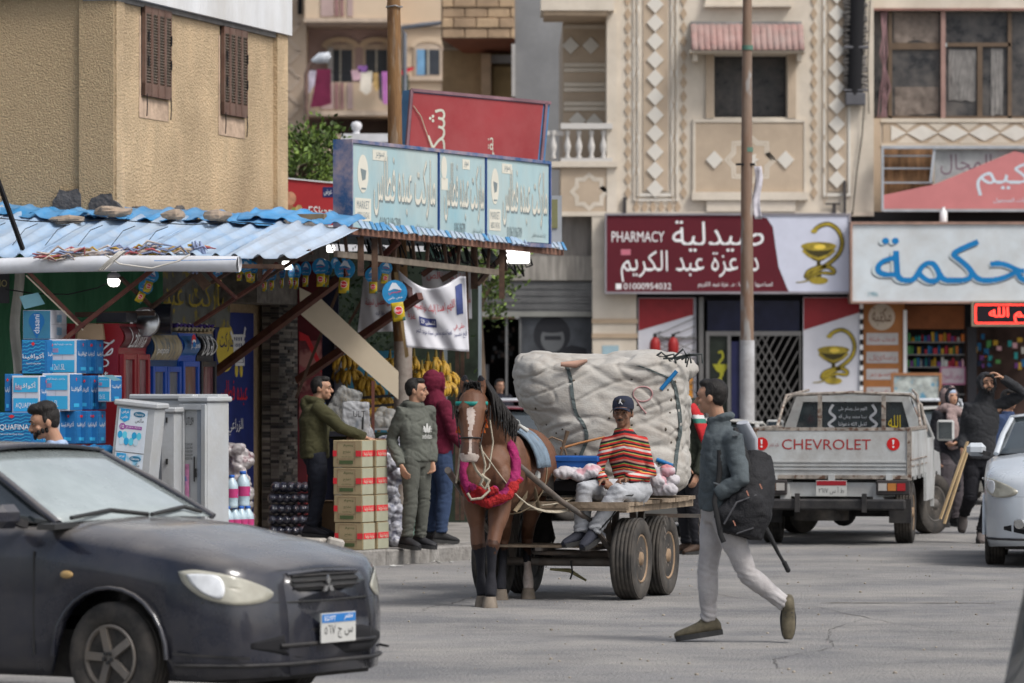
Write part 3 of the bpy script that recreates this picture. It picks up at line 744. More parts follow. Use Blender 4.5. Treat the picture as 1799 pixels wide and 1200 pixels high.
q=MB(FM);rp(q,1490,392,1900,396.5,.08,.74);rp(q,1490,530.5,1900,534,.08,.74);rp(q,1489,396.5,1492.5,530.5,.08,.74);q.obj('edge_strip',mat('rusty_trim',(.30,.19,.15),.6,var=.3),hk)
for nm,m_,dx,dy,zz,bb in(('letter_outline',flat('outline_dark',(.05,.06,.08)),-7,4,.704,.17),('letter_relief',mat('relief_pale',(.5,.56,.58),.5),-6,2,.71,.155),('letters',mat('letter_blue',(.004,.17,.42),.5,var=.1),0,0,.716,.115)):
    q=MB(FM);q.use(m_);letters(q,'الحكمة',fx(1532+dx),fy(500+dy),fx(1858),fy(420+dy),zz,bold=bb,rows=60);q.obj(nm,None,hk)
q=MB(FM);q.use(flat('outline_teal',(.1,.25,.3)));letters(q,'1986',fx(1520),fy(522),fx(1537),fy(514),.703);q.obj('small_print',None,hk)
pk=thing('pink_triangle_sign','pink triangular sign panel with white lettering in a metal frame','sign')
q=MB(FM);q.use(mat('faded_pink',(.52,.19,.19),.55,var=.07,vs=2));q.prism([(fx(a),fy(b))for a,b in((1550,368),(1550,344),(1640,325),(1779,267),(1900,300),(1900,368))],.3,.34);q.obj('panel',None,pk)
q=MB(FM);rp(q,1546,258,1900,263,.2,.36);rp(q,1546,263,1550,372,.2,.36);rp(q,1550,369,1900,373,.2,.36);q.bar((fx(1639),fy(263),.3),(fx(1632),fy(322),.3),.05)
for y in(275,297,322):rp(q,1550,y-2,1638,y+1,.12,.16)
q.obj('frame',mat('galvanised',(.42,.44,.47),.45,metal=.4,var=.2),pk)
q=MB(FM);q.use(mat('old_grey_print',(.33,.34,.34),.7,var=.25));q.prism([(fx(a),fy(b))for a,b in((1640,264),(1900,264),(1900,300),(1779,266.5),(1640,324))],.2,.24);q.use(flat('mauve',(.18,.12,.15)));letters(q,'المجال',fx(1650),fy(308),fx(1740),fy(272),.243,bold=.02);q.obj('old_panel',None,pk)
q=MB(FM);q.use(flat('pale_blue_print',(.55,.62,.68)));letters(q,'حكيم',fx(1712),fy(345),fx(1850),fy(285),.343,bold=.05);letters(q,'لكم خدمات المحمول',fx(1742),fy(360),fx(1830),fy(349),.343);q.obj('lettering',None,pk)
bk=MB(FM);rp(bk,1552,262,1638,345,.02,.06);tag(bk.obj('bare_timber_backing',mat('raw_rust_board',(.22,.12,.06),.9,var=.6,vs=3,st=(3,1,.6))),'rusty brown boarding seen through the open sign frame','boarding')
# ================================================================ ground-floor shops across the street
def wbox(nm,m,xa,ya,xb,yb,z0,z1,par=None,M=FM,**k):
    q=MB(M);rp(q,xa,ya,xb,yb,z0,z1);return q.obj(nm,m,par,**k)
YG=836 # pavement level at this distance
sh=thing('shop_front','pharmacy shop front with lattice gates under the maroon sign','shop front')
wbox('back_wall',m_dark,1120,515,1900,YG,-4.2,-4,sh)
wbox('beam',m_cream,1040,380,1120,470,-.5,.05,sh)
wbox('beam',m_dark,1064,372,1900,400,-2.5,.02,sh)
wbox('beam',m_dark,1120,400,1900,526,-2.5,-.1,sh)
pc=thing('striped_pillar','cream pillar with two brown bands left of the pharmacy','pillar')
wbox('shaft',m_cream,1041,455,1118,YG,-.5,.04,pc)
wbox('band',m_brownt,1040,560,1120,568,-.5,.07,pc);wbox('band',m_brownt,1040,586,1120,594,-.5,.07,pc)
wbox('paper_notice',flat('notice_blue',(.3,.42,.47)),1058,607,1087,637,.045,.05,pc)
def leafposter(nm,label,xa,ya,xb,yb,cup,ext=None):
    p=thing(nm,label,'poster')
    wbox('panel',mat('poster_white',(.6,.6,.64),.5,var=.04),xa,ya,xb,yb,-.05,.02,p)
    q=MB(FM);q.use(mat('poster_red',(.25,.02,.025),.5));q.prism([(fx(a),fy(b))for a,b in((xa+1,ya+1),(xb-1,ya+1),(xb-1,ya+(30 if not cup else 27)),(xa+1,ya+58))],.022,.025);q.obj('print',None,p)
    if cup:emblem(Matrix.Translation((0,-.022,0))@FM,fx((xa+xb)/2+3),fy(ya+105),fx(1000),'emblem',p)
    wbox('edge_strip',mat('grey_strip',(.2,.2,.22),.5),xb,ya,xb+4,yb,-.05,.05,p)
    return p
leafposter('door_poster','red and white poster panel left of the pharmacy entrance',1121,523,1219,YG,False)
leafposter('cup_poster','white poster panel with red top and gold snake bowl right of the lattice gate',1411,522,1511,YG,True)
q=MB(FM);q.use(flat('flame',(.6,.25,.03),var=.6,vs=8));rp(q,1200,630,1217,720,.026,.03)
tag(q.obj('poster_strip',mat('flame_print',(.5,.08,.02),.6,var=.1,vs=4,fleck=(.7,.5,.1),fleck_s=3)),'narrow red and yellow patterned poster strip beside the pharmacy door','poster')
for px in(1150,1182): # red extinguishers
    e=thing('fire_extinguisher','red fire extinguisher, %s of the pair in front of the pharmacy poster'%('left' if px<1160 else 'right'),'fire extinguisher',(fx(px),BD-.25,0),group='fire extinguishers by the pharmacy')
    q=MB();z=fy(640);q.lathe([(.0,z),(.1,z),(.1,z+.38),(.07,z+.46),(.03,z+.5)],12);q.obj('cylinder',mat('extinguisher_red',(.28,.015,.015),.5),e)
    q=MB();q.cyl((0,0,z+.53),.035,.07,8);q.bar((0,0,z+.56),(.12,0,z+.6),.02);q.obj('valve',blk,e)
# posters / glass door bay
wbox('upper_glass',mat('blue_black_glass',(.012,.014,.035),.2,var=.3,vs=3),1243,528,1405,582,-.1,-.05,sh)
for a,b,c,d in((1228,522,1236,YG),(1240,582,1408,590),(1300,590,1304,YG),(1240,590,1246,YG),(1278,590,1284,YG)):wbox('door_frame',mat('alu_frame',(.16,.155,.15),.45,metal=.4),a,b,c,d,-.1,.02,sh)
wbox('door_glass',mat('green_black_glass',(.02,.025,.02),.2,var=.3),1246,590,1278,YG,-.06,-.04,sh)
q=MB(FM);q.use(flat('cup_green_gold',(.28,.27,.02)));
q.prism([(fx(a),fy(b))for a,b in((1252,640),(1282,640),(1274,652),(1268,655),(1268,672),(1276,684),(1256,684),(1265,672),(1265,655),(1259,652))],-.03,-.028)
ribbon(q,[(fx(a),fy(b))for a,b in smoothpts([(1262,620),(1268,618),(1270,628),(1263,640),(1270,655),(1262,668)])],.04,-.026);q.obj('door_emblem',None,sh)
wbox('door_leaf',mat('navy_door',(.015,.017,.06),.4),1285,600,1300,YG,-.06,-.03,sh)
# lattice gate
lg=thing('lattice_gate','folding lattice gate across the right half of the pharmacy entrance','gate')
q=MB(FM)
for k in range(-12,12):
    x=1325+k*13
    for s in(1,-1):
        a=(x,YG);b=(x+s*130,YG-246)if s>0 else(x-130,YG-246)
        # clip to the gate's width
        t0_,t1_=0.0,1.0;dx=b[0]-a[0]
        lo,hi=1328,1402
        ta_,tb_=(lo-a[0])/dx,(hi-a[0])/dx
        t0_,t1_=max(0,min(ta_,tb_)),min(1,max(ta_,tb_))
        if t1_>t0_:q.bar((fx(a[0]+dx*t0_),fy(a[1]+(b[1]-a[1])*t0_),.03+(.012 if s>0 else-.004)),(fx(a[0]+dx*t1_),fy(a[1]+(b[1]-a[1])*t1_),.03+(.012 if s>0 else-.004)),.022,.008)
q.obj('lattice',mat('lattice_grey',(.13,.125,.12),.5,metal=.3),lg,kind='stuff')
q=MB(FM)
for x in(1325,1404):q.rect(fx(x),fy(YG),fx(x+3),fy(590),.0,.06)
q.obj('gate_frame',_mc['lattice_grey'],lg)
l2=MB(FM)
for k in range(9):
    for s in(1,-1):
        l2.bar((fx(1155),fy(700-k*14),.06+.01*s),(fx(1222),fy(700-k*14-s*30),.06+.01*s),.015,.006)
l2.rect(fx(1150),fy(YG),fx(1153),fy(592),.04,.08);l2.rect(fx(1153),fy(595),fx(1224),fy(592),.04,.08)
tag(l2.obj('folded_gate',_mc['lattice_grey']),'folded grey lattice grille standing open before the left poster','gate')

# toy shop to the right
ts=thing('toy_shop_front','shop front with orange shutter and shelves of small goods under the blue lettered sign','shop front')
wbox('orange_panel',mat('orange_board',(.35,.14,.045),.7,var=.15,vs=2),1517,534,1590,YG,-.1,-.02,ts)
for k,(a,b)in enumerate(((585,606),(618,638),(648,667),(680,700))):
    q=MB(FM);q.use(mat('pale_label',(.45,.43,.42),.6));rp(q,1522,a,1578,b,-.018,-.01);q.use(flat('label_red',(.35,.08,.06)));letters(q,('خدمات طباعة','رسائل','تصوير','مكتبة')[k],fx(1527),fy(b-4),fx(1574),fy(a+5),-.008,bold=.02);q.obj('lettered_strip',None,ts)
q=MB(FM);q.use(mat('medallion_cream',(.5,.42,.33),.6));disc(q,fx(1549),fy(557),fx(923),fx(923),-.018,-.01);q.use(flat('medallion_ink',(.12,.06,.03)));letters(q,'مكتبة',fx(1532),fy(572),fx(1566),fy(540),-.008,bold=.05)
for s in(1,):disc(q,fx(1549),fy(557),0.02,.02,-.008,-.007)
q.obj('medallion',None,ts)
wbox('white_post',whp,1587,545,1593,YG,-.1,.05,ts)
stp=MB(FM)
for k in range(34):
    stp.use(blk if k%2 else whp);rp(stp,1510,534+k*9,1516,534+k*9+8.6,.06,.07)
stp.obj('striped_ribbon',None,ts)
rs=MB(FM)
for k in range(10):rs.cyl((fx(1645),fy(538+k*4.1),-.25),.03,fx(1002),8,'X')
rs.obj('rolled_shutter',mat('orange_shutter',(.25,.085,.03),.6,var=.25,vs=3),ts)
wbox('shop_interior',mat('shop_dim',(.05,.045,.045),.9,var=.4),1594,576,1700,YG,-1.6,-1.5,ts)
cols=['#c9a03a','#2a6d9a','#b83a4a','#5a9a5a','#d8d8d0','#7a4a8a','#d87a3a','#20304a','#e0b0b8','#3aa0a0']
gm=[flat('goods_'+c[1:],c)for c in cols]
for r,y in enumerate((600,622,644,668,692)):
    wbox('shelf',mat('shelf_grey',(.2,.2,.2),.6),1596,y,1698,y+2,-1.5,-.3,ts)
gi=0;sw_=MB(FM)
for r,y in enumerate((600,622,644,668)):
    x=1598
    while x<1694:
        w_=rnd.uniform(3,7);h_=rnd.uniform(8,17);q=sw_;q.use(rnd.choice(gm))
        if rnd.random()<.5:q.box(((fx(x)+fx(x+w_))/2,(fy(y)+fy(y-h_))/2+.002,-.5),(fx(x+w_)-fx(x),fy(y-h_)-fy(y),.12))
        else:
            rr=(fx(x+w_)-fx(x))/2;hh=fy(y-h_)-fy(y);q.tube([(fx(x)+rr,fy(y)+.004,-.5),(fx(x)+rr,fy(y)+hh*.7,-.5),(fx(x)+rr,fy(y)+hh,-.5)],[rr,rr,rr*.4],8)
        x+=w_+1.2
sw_.obj('small_wares',None,ts,kind='stuff')
q=MB(FM);q.use(flat('pink_print',(.42,.15,.25)));rp(q,1653,644,1698,676,-.2,-.17);q.use(flat('pink_pale',(.5,.42,.45)));rp(q,1656,647,1695,673,-.169,-.166);q.use(flat('pink_print'));letters(q,'عروض الأسبوع',fx(1658),fy(671),fx(1693),fy(650),-.16,bold=.02);tag(q.obj('pink_notice'),'pink printed notice hanging in the toy shop window','notice')
dk=thing('display_stand','wooden framed display board standing before the orange panel','display board',(fx(1600),BD-1.5,0))
DO=Matrix.Translation((-fx(1600),-BD+1.5,0))@frame((0,BD-1.5,0),(1,0,0))
q=MB(DO);rp(q,1557,660,1638,700,0,.03);q.obj('board',mat('board_print',(.35,.38,.36),.7,var=.5,vs=7,fleck=(.1,.25,.35),fleck_s=6),dk)
q=MB(DO);rp(q,1553,655,1558,YG,-.02,.05);rp(q,1636,655,1641,YG,-.02,.05);rp(q,1558,655,1636,660,-.02,.05);q.obj('board_frame',mat('stand_wood',(.28,.13,.06),.7),dk)
# LED board
ld=thing('led_board','red glowing LED text board over the toy shop door','LED sign')
q=MB(FM);rp(q,1699,530,1900,574,.74,.9);q.obj('case',mat('led_case',(.3,.24,.17),.5),ld)
wbox('screen',flat('led_black',(.012,.008,.012),.3),1702,533,1899,571,.901,.905,ld)
q=MB(FM);mled=mat('led_red',(1,.045,.03),.5,var=0,em=3.2);q.use(mled)
for y in(536,567.5):
    for k in range(46):rp(q,1705+k*4.2,y,1705+k*4.2+2.9,y+2,.906,.91)
for k in range(9):rp(q,1704,539+k*3.2,1706.5,541+k*3.2,.906,.91)
letters(q,'بسم الله',fx(1729),fy(567),fx(1818),fy(541),.907,bold=.035,rows=40);q.obj('lit_text',None,ld)
# dark doorway to the right with hanging bits
dd=thing('shop_doorway','dark doorway of the toy shop with goods hanging inside','doorway')
wbox('frame',mat('doorway_frame',(.03,.03,.035),.6),1700,574,1716,YG,-.1,.0,dd);wbox('inner_wall',mat('inner_dark',(.05,.03,.025),.9,var=.5,vs=3),1716,574,1900,YG,-2.4,-2.3,dd)
hw_=MB(FM)
for k in range(24):
    q=hw_;q.use(rnd.choice(gm+[redp,blk]));a=1722+rnd.random()*90;y=585+rnd.random()*60;rp(q,a,y,a+rnd.uniform(4,9),y+rnd.uniform(6,14),-1.6,-1.5)
hw_.obj('hanging_packets',None,dd,kind='stuff')
q=MB(FM);q.lathe([(.06,0),(.07,.02),(.07,.2),(.03,.25),(.03,.3)],10,M=Matrix.Translation((fx(1653),fy(394),.5))@Matrix.Rotation(R(-90),4,'X'));tag(q.obj('lamp_housing',whp),'small white lamp housing on top of the blue lettered sign','lamp')

# shuttered shop on the left, below the grey block
gs=thing('shuttered_shop','dark shop with a half rolled grey shutter and faded poster left of the striped pillar','shop front')
G2=frame((0,BD+.3,0),(1,0,0))
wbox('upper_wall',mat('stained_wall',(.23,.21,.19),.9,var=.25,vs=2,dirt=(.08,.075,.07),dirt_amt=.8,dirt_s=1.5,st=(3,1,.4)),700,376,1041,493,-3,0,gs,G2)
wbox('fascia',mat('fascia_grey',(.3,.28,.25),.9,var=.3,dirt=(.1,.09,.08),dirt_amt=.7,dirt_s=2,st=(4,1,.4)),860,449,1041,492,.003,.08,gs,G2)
q=MB(G2)
for k in range(9):q.rect(fx(850),fy(500+k*6),fx(1040),fy(494.5+k*6),.0,.03+.02*(k%2))
q.obj('shutter_slats',mat('shutter_grey',(.11,.11,.11),.6,metal=.2,var=.25),gs)
wbox('rail',mat('rail_grey',(.22,.22,.2),.6),840,547,1041,556,-.02,.06,gs,G2)
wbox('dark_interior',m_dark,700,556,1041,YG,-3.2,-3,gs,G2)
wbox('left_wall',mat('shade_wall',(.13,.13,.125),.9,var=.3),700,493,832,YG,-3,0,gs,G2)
q=MB(G2);q.use(mat('old_poster',(.055,.06,.068),.7,var=.5,vs=1.6));rp(q,913,547,1041,YG,-.1,-.04);q.obj('poster_sheet',None,gs)
q=MB(G2);q.use(flat('poster_ink',(.015,.016,.02)));disc(q,fx(970),fy(588),.34,.36,-.038,-.036);q.use(flat('poster_face',(.1,.105,.11)));disc(q,fx(971),fy(595),.22,.25,-.034,-.032);q.use(flat('poster_ink'));disc(q,fx(970),fy(575),.28,.1,-.031,-.029);rp(q,957,590,986,597,-.031,-.029);q.prism([(fx(a),fy(b))for a,b in((935,660),(950,620),(965,612),(985,614),(1005,606),(1030,612),(1040,660))],-.037,-.035);q.obj('poster_print',None,gs)
for px in(888,912):wbox('door_post',mat('post_grey',(.12,.12,.12),.6),px,556,px+4,YG,-.1,0,gs,G2)
wbox('pale_goods',mat('pale_clutter',(.2,.2,.21),.8,var=.5,vs=5),832,640,858,YG,-1.2,-.8,gs,G2)
hv_=MB(G2)
for k in range(30):
    q=hv_;q.use(rnd.choice([mat('ware_grey',(.08,.085,.09),.7,var=.4),mat('ware_brown',(.1,.07,.06),.7,var=.4)]));x=862+rnd.random()*46;y=570+rnd.random()*60;rp(q,x,y,x+rnd.uniform(3,8),y+rnd.uniform(3,9),-1.2,-1.1)
hv_.obj('hanging_wares',None,gs,kind='stuff')
# grey block and stone-clad block behind
gb=thing('concrete_block_building','grey cement rendered building corner between the stone balcony and the decorated building','building')
BG2=100.0
FG=frame((0,BG2,0),(1,0,0))
def gx(px):return(px-899.5)*BG2/FP
def gy(py):return CAM_H+(664-py)*BG2/FP
def gp(nm,m,xa,ya,xb,yb,z0,z1,par):q=MB(FG);q.rect(gx(xa),gy(yb),gx(xb),gy(ya),z0,z1);return q.obj(nm,m,par)
gp('grey_wall',mat('grey_render',(.235,.235,.235),.9,var=.2,vs=.6,dirt=(.13,.13,.135),dirt_amt=.7,dirt_s=.5),905,-80,1040,700,-6,0,gb)
gp('drain_pipe',mat('pipe_pale',(.4,.38,.36),.6),899,78,905,170,.0,.12,gb)
sb2=thing('stone_balcony_building','building with a stone clad balcony and red-brown soffit behind the red sign','building')
gp('back_wall',mat('ochre_wall',(.33,.22,.12),.9,var=.15),775,78,905,700,-2.6,-1.8,sb2)
gp('upper_block',mat('mortar_pale',(.30,.23,.16),.9),775,-60,905,68,-6,0,sb2)
sa=mat('ashlar_a',(.42,.30,.19),.9,var=.18,vs=2,bump=.6,bs=12);sb_=mat('ashlar_b',(.34,.24,.155),.9,var=.2,vs=2,bump=.9,bs=8)
y=-58;r=0
while y<68:
    x=776-(r%2)*20
    while x<905:
        xa,xb=max(776,x),min(904,x+40)
        if xb-xa>4:
            q=MB(FG);q.box(((gx(xa)+gx(xb))/2,gy(y+9),.02+(.03 if(r+int(x))%2 else 0)),(gx(xb)-gx(xa)-.015,gy(y)-gy(y+18)-.015,.08),cham=.02);q.obj('stone_block',rnd.choice((sa,sb_)),sb2)
        x+=40
    y+=18;r+=1
q=MB(FG);q.use(mat('soffit_redbrown',(.24,.085,.045),.8,var=.15));q.add([(gx(775),gy(68),.05),(gx(905),gy(68),.05),(gx(905),gy(90),-2.6),(gx(830),gy(90),-2.6)],[(0,1,2,3)]);q.obj('soffit',None,sb2)
gp('pier',mat('pier_tan',(.4,.27,.17),.9),845,88,862,170,-1.8,-1.2,sb2);gp('door_panel',mat('door_ochre',(.42,.29,.14),.8),866,108,902,175,-1.8,-1.7,sb2);gp('ceiling_light_strip',flat('ceil_pale',(.4,.38,.36)),858,88,904,102,-1.9,-1.5,sb2)

# ================================================================ far apartment block
AD=140.0
FAR=frame((0,AD,0),(1,0,0))
def ax(px):return(px-899.5)*AD/FP
def ay(py):return CAM_H+(664-py)*AD/FP
ab=thing('far_apartment_block','far beige and pink apartment block with balconies and washing lines','building')
def ap(nm,m,xa,ya,xb,yb,z0,z1,par=None,**k):q=MB(FAR);q.rect(ax(xa),ay(yb),ax(xb),ay(ya),z0,z1);return q.obj(nm,m,par or ab,**k)
m_fb=mat('far_beige',(.48,.38,.285),.9,var=.1,vs=.5,dirt=(.4,.3,.26),dirt_amt=.5,dirt_s=.5)
m_fs=mat('far_sand',(.56,.44,.32),.9,var=.08,vs=.5)
m_fp=mat('far_pink',(.42,.31,.29),.9,var=.12,vs=1)
m_fst=mat('far_stripe',(.27,.15,.145),.9)
m_lb=mat('lattice_beige',(.46,.37,.29),.9)
ap('wall',m_fb,430,-80,538,700,-8,0);ap('wall',m_fp,538,-80,700,700,-8,-1.4);ap('wall',m_fs,690,-80,900,700,-8,-.3)
zz=MB(FAR)
for k in range(14):
    for s in(1,-1):zz.bar((ax(505),ay(-30+k*48),.02),(ax(505+22),ay(-6+k*48),.02),.12,.04)if s>0 else zz.bar((ax(527),ay(-6+k*48),.02),(ax(505),ay(18+k*48),.02),.12,.04)
zz.obj('zigzag_moulding',m_lb,ab)
ap('slit_window',m_dark,523,-20,531,25,.0,.05)
def balcony(y0,y1,slab):
    o=ap('balcony',m_fs,538,y0,692,y1,-1.5,.9)
    q=MB(FAR)
    for xa,xb,m_ in((566,588,m_fp),(590,597,m_fst),(600,606,m_fst),(612,622,m_fp)):
        q.use(m_);q.rect(ax(xa),ay(y1-3),ax(xb),ay(y0+1),.901,.94)
    q.obj('stripes',None,o)
    ap('balcony_slab',m_lb,536,y1,694,slab,-1.4,.97)
balcony(-60,36,43);balcony(148,198,206)
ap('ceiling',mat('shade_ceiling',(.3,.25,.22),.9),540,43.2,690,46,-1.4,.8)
def fwin(xa,ya,xb,yb,base,arch=True,blue=False):
    f=ap('window',m_lb,xa-5,ya-10,xb+5,yb+3,base,base+.06)
    if arch:
        q=MB(FAR);n=14;cxp=(xa+xb)/2;rx=(xb-xa)/2+8;ribbon(q,[(ax(cxp-rx*math.cos(math.pi*i/n)),ay(ya-4-14*math.sin(math.pi*i/n)))for i in range(n+1)],.16,base+.09);q.obj('arch_moulding',m_fs,f)
    q=MB(FAR);q.rect(ax(xa),ay(yb),ax(xb),ay(ya),base+.061,base+.07);q.obj('pane',mat('far_glass',(.04,.045,.055),.4,var=.2),f)
    q=MB(FAR)
    if blue:q.use(mat('far_blue',(.16,.32,.5),.5));q.rect(ax(xa),ay(yb),ax(xa+(xb-xa)*.35),ay(ya),base+.071,base+.08)
    q.use(mat('far_frame',(.42,.41,.36),.6));q.rect(ax((xa+xb)/2-1.5),ay(yb),ax((xa+xb)/2+1.5),ay(ya),base+.071,base+.1);q.obj('window_frame',None,f)
fwin(574,82,616,150,-1.4);fwin(640,82,678,150,-1.4);fwin(732,86,772,131,-.3,blue=True);fwin(816,94,846,134,-.3,arch=False)
q=MB(FAR);q.rect(ax(574),ay(148),ax(583),ay(80),-1.2,-.9);q.obj('open_shutter',mat('shutter_pale',(.3,.3,.3),.7),ab)
for xa,xb in((783,790),(796,803)):ap('stripe',m_fst,xa,84,xb,300,-.29,-.2)
ap('stripe',m_fp,777,84,812,300,-.299,-.25)
ap('string_course',m_lb,696,134,850,141,-.299,-.15);ap('string_course',m_lb,696,40,850,46,-.299,-.15);ap('pipe',mat('far_pipe',(.2,.15,.12),.6),709,55,714,300,-.28,-.1);
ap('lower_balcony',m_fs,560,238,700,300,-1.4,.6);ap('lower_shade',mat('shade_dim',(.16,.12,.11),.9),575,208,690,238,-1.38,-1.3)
# washing
def hang(nm,label,pts,D,m,cat='laundry',th=.03):
    q=MB(frame((0,D,0),(1,0,0)));k=D/FP
    q.prism([((a-899.5)*k,CAM_H+(664-b)*k)for a,b in pts],-th/2,th/2)
    o=q.obj(nm,m);
    return tag(o,label,cat,'washing on the far balcony')
LD=AD-1.3
hang('hanging_blanket','dark magenta blanket hanging from the far balcony',[(556,122),(581,121),(582,182),(566,187),(545,189),(551,160)],LD,mat('magenta_cloth',(.13,.015,.045),.9,var=.2,vs=3,bump=.5,bs=5))
hang('hanging_shirt','pale lilac sheet beside the magenta blanket',[(540,124),(556,124),(552,150),(542,165),(540,160)],LD,mat('lilac_cloth',(.42,.38,.45),.9,var=.3,vs=4))
for pts,m_,l in(([(617,124),(634,122),(634,140),(620,142)],mat('cloth_pinkwhite',(.5,.33,.38),.9,var=.3),'pink and white garment near the middle of the far washing line'),
                   ([(628,116),(645,115),(645,128),(630,127)],mat('cloth_purple',(.22,.1,.3),.9,var=.3),'purple bundle on top of the far washing line'),
                   ([(634,127),(654,125),(652,160),(644,167),(632,158)],mat('cloth_cream',(.6,.55,.47),.9,var=.2),'cream shirt hanging on the far washing line'),
                   ([(655,128),(664,128),(668,152),(661,162),(656,150)],mat('cloth_yellow',(.45,.3,.12),.9,var=.4),'yellow striped garment on the far washing line'),
                   ([(664,130),(671,130),(672,180),(666,172)],mat('cloth_charcoal',(.06,.05,.07),.9),'charcoal trousers on the far washing line'),
                   ([(671,126),(681,126),(681,184),(673,182)],mat('cloth_violet',(.4,.14,.38),.9),'violet towel hanging left of the rusty wooden pole'),
                   ([(704,125),(726,117),(727,122),(705,132)],mat('cloth_red',(.55,.03,.05),.8),'red garment stretched right of the rusty wooden pole'),
                   ([(705,132),(718,130),(719,160),(710,171),(705,165)],mat('cloth_olive',(.06,.07,.045),.9),'dark olive garment right of the rusty wooden pole')):
    hang('hanging_garment',l,pts,LD,m_)
q=MB(frame((0,LD,0),(1,0,0)));k=LD/FP;q.tube([((a-899.5)*k,CAM_H+(664-b)*k,0)for a,b in((538,122),(600,128),(660,127),(728,118))],.015,4);tag(q.obj('washing_line',m_dark),'washing line along the far balcony','line')
# street lamps far away
LMP=110.0
lm=thing('street_lamp','street lamp with a rusty post and white head before the far building','street lamp',(PX(538,LMP),LMP,0))
q=MB(Matrix.Translation((-PX(538,LMP),-LMP,0)));q.tube([(PX(539,LMP),LMP,0),(PX(538,LMP),LMP,PZ(130,LMP)),(PX(545,LMP),LMP,PZ(112,LMP)),(PX(560,LMP),LMP,PZ(106,LMP))],[.07,.055,.05,.045],8);q.obj('post',mat('lamp_post',(.16,.1,.08),.6,var=.3),lm)
q=MB(Matrix.Translation((-PX(538,LMP),-LMP,0)));q.tube([(PX(548,LMP),LMP,PZ(108,LMP)),(PX(562,LMP),LMP,PZ(102,LMP)),(PX(578,LMP),LMP,PZ(101,LMP)),(PX(579,LMP),LMP,PZ(103,LMP))],[.05,.13,.14,.05],10);q.obj('lamp_head',mat('lamp_white',(.5,.53,.57),.4),lm)
lm2=thing('street_lamp','grey lamp arm reaching right of the rusty wooden pole','street lamp',(PX(712,LMP),LMP,0))
q=MB(Matrix.Translation((-PX(712,LMP),-LMP,0)));q.tube([(PX(712,LMP),LMP,0),(PX(711,LMP),LMP,PZ(60,LMP)),(PX(706,LMP),LMP,PZ(49,LMP)),(PX(740,LMP),LMP,PZ(44,LMP)),(PX(776,LMP),LMP,PZ(40,LMP))],[.06,.05,.05,.06,.05],8);q.obj('post',mat('lamp_grey',(.13,.14,.16),.5),lm2)
q=MB(Matrix.Translation((-PX(712,LMP),-LMP,0)));q.tube([(PX(776,LMP),LMP,PZ(40,LMP)),(PX(800,LMP),LMP,PZ(36,LMP))],[.08,.06],8);q.obj('lamp_head',_mc['lamp_grey'],lm2)
# white parapet with urn finial
FD=75.0
pz=thing('white_parapet','white balustraded parapet with a ball finial behind the sign box','parapet')
q=MB();q.box(((PX(600,FD)+PX(690,FD))/2,FD,PZ(243,FD)),(PX(690,FD)-PX(600,FD),.3,.14));q.box(((PX(600,FD)+PX(690,FD))/2,FD,PZ(262,FD)),(PX(690,FD)-PX(600,FD),.2,.12));q.box(((PX(560,FD)+PX(760,FD))/2,FD+.4,PZ(268,FD)/2),(PX(760,FD)-PX(560,FD),.6,PZ(268,FD)));q.obj('wall',mat('parapet_white',(.56,.56,.58),.8,var=.15),pz)
for px in(655,668,681):
    q=MB(Matrix.Translation((PX(px,FD),FD,PZ(262,FD))));q.lathe([(.03,0),(.05,.05),(.03,.14),(.04,.18)],8);q.obj('baluster',_mc['parapet_white'],pz)
q=MB(Matrix.Translation((PX(626,FD),FD,PZ(262,FD))));q.lathe([(.1,0),(.1,.2),(.14,.22),(.06,.26),(.05,.3),(.085,.34),(.095,.39),(.07,.44),(.0,.46)],14);q.obj('finial',_mc['parapet_white'],pz)

# ================================================================ poles
m_rust=mat('rusty_pole',(.20,.145,.11),.7,var=.3,vs=3,fleck=(.30,.30,.29),fleck_s=7,dirt=(.17,.08,.04),dirt_amt=.7,dirt_s=4,st=(1,1,.3))
PD=62.0
gp_=thing('rusty_steel_pole','tall rusty steel pole with a whitewashed foot in front of the pharmacy','pole',(PX(1313,PD),PD,0))
q=MB();q.tube([(0,0,1.39),(-.005,0,PZ(530,PD)),(-.01,0,PZ(300,PD)),(0,0,7.2)],[.093,.088,.078,.06],12);q.obj('shaft',m_rust,gp_)
q=MB();q.tube([(0,0,0),(0,0,PZ(598,PD))],[.1,.097],12);q.obj('whitewashed_foot',mat('whitewash',(.42,.42,.43),.9,var=.15,vs=4,dirt=(.16,.14,.12),dirt_amt=.6,dirt_s=3),gp_)
for py in(84,263):q=MB();q.tube([(0,0,PZ(py+4,PD)),(0,0,PZ(py-4,PD))],.078,12);q.obj('green_band',mat('band_green',(.08,.16,.12),.7,var=.3),gp_)
q=MB();q.bar((-.16,-.05,PZ(289,PD)),(.1,-.05,PZ(289,PD)),.03);q.obj('cross_bracket',m_dark,gp_)
q=MB();q.grid(lambda u,v:(.09+.1*u+.02*math.sin(v*7),.02+.02*math.sin(u*6+v*5),PZ(292,PD)-.72*v),5,12);tag(q.obj('tattered_banner',mat('banner_pale',(.5,.48,.52),.8,var=.3,vs=5),loc=(PX(1313,PD),PD,0),solid=.006),'torn narrow white banner hanging by the rusty steel pole','banner')
WD=47.4
wp=thing('wooden_pole','tall weathered orange-brown pole with a pale lower half rising behind the shop canopy','pole',(PX(708,WD),WD,0))
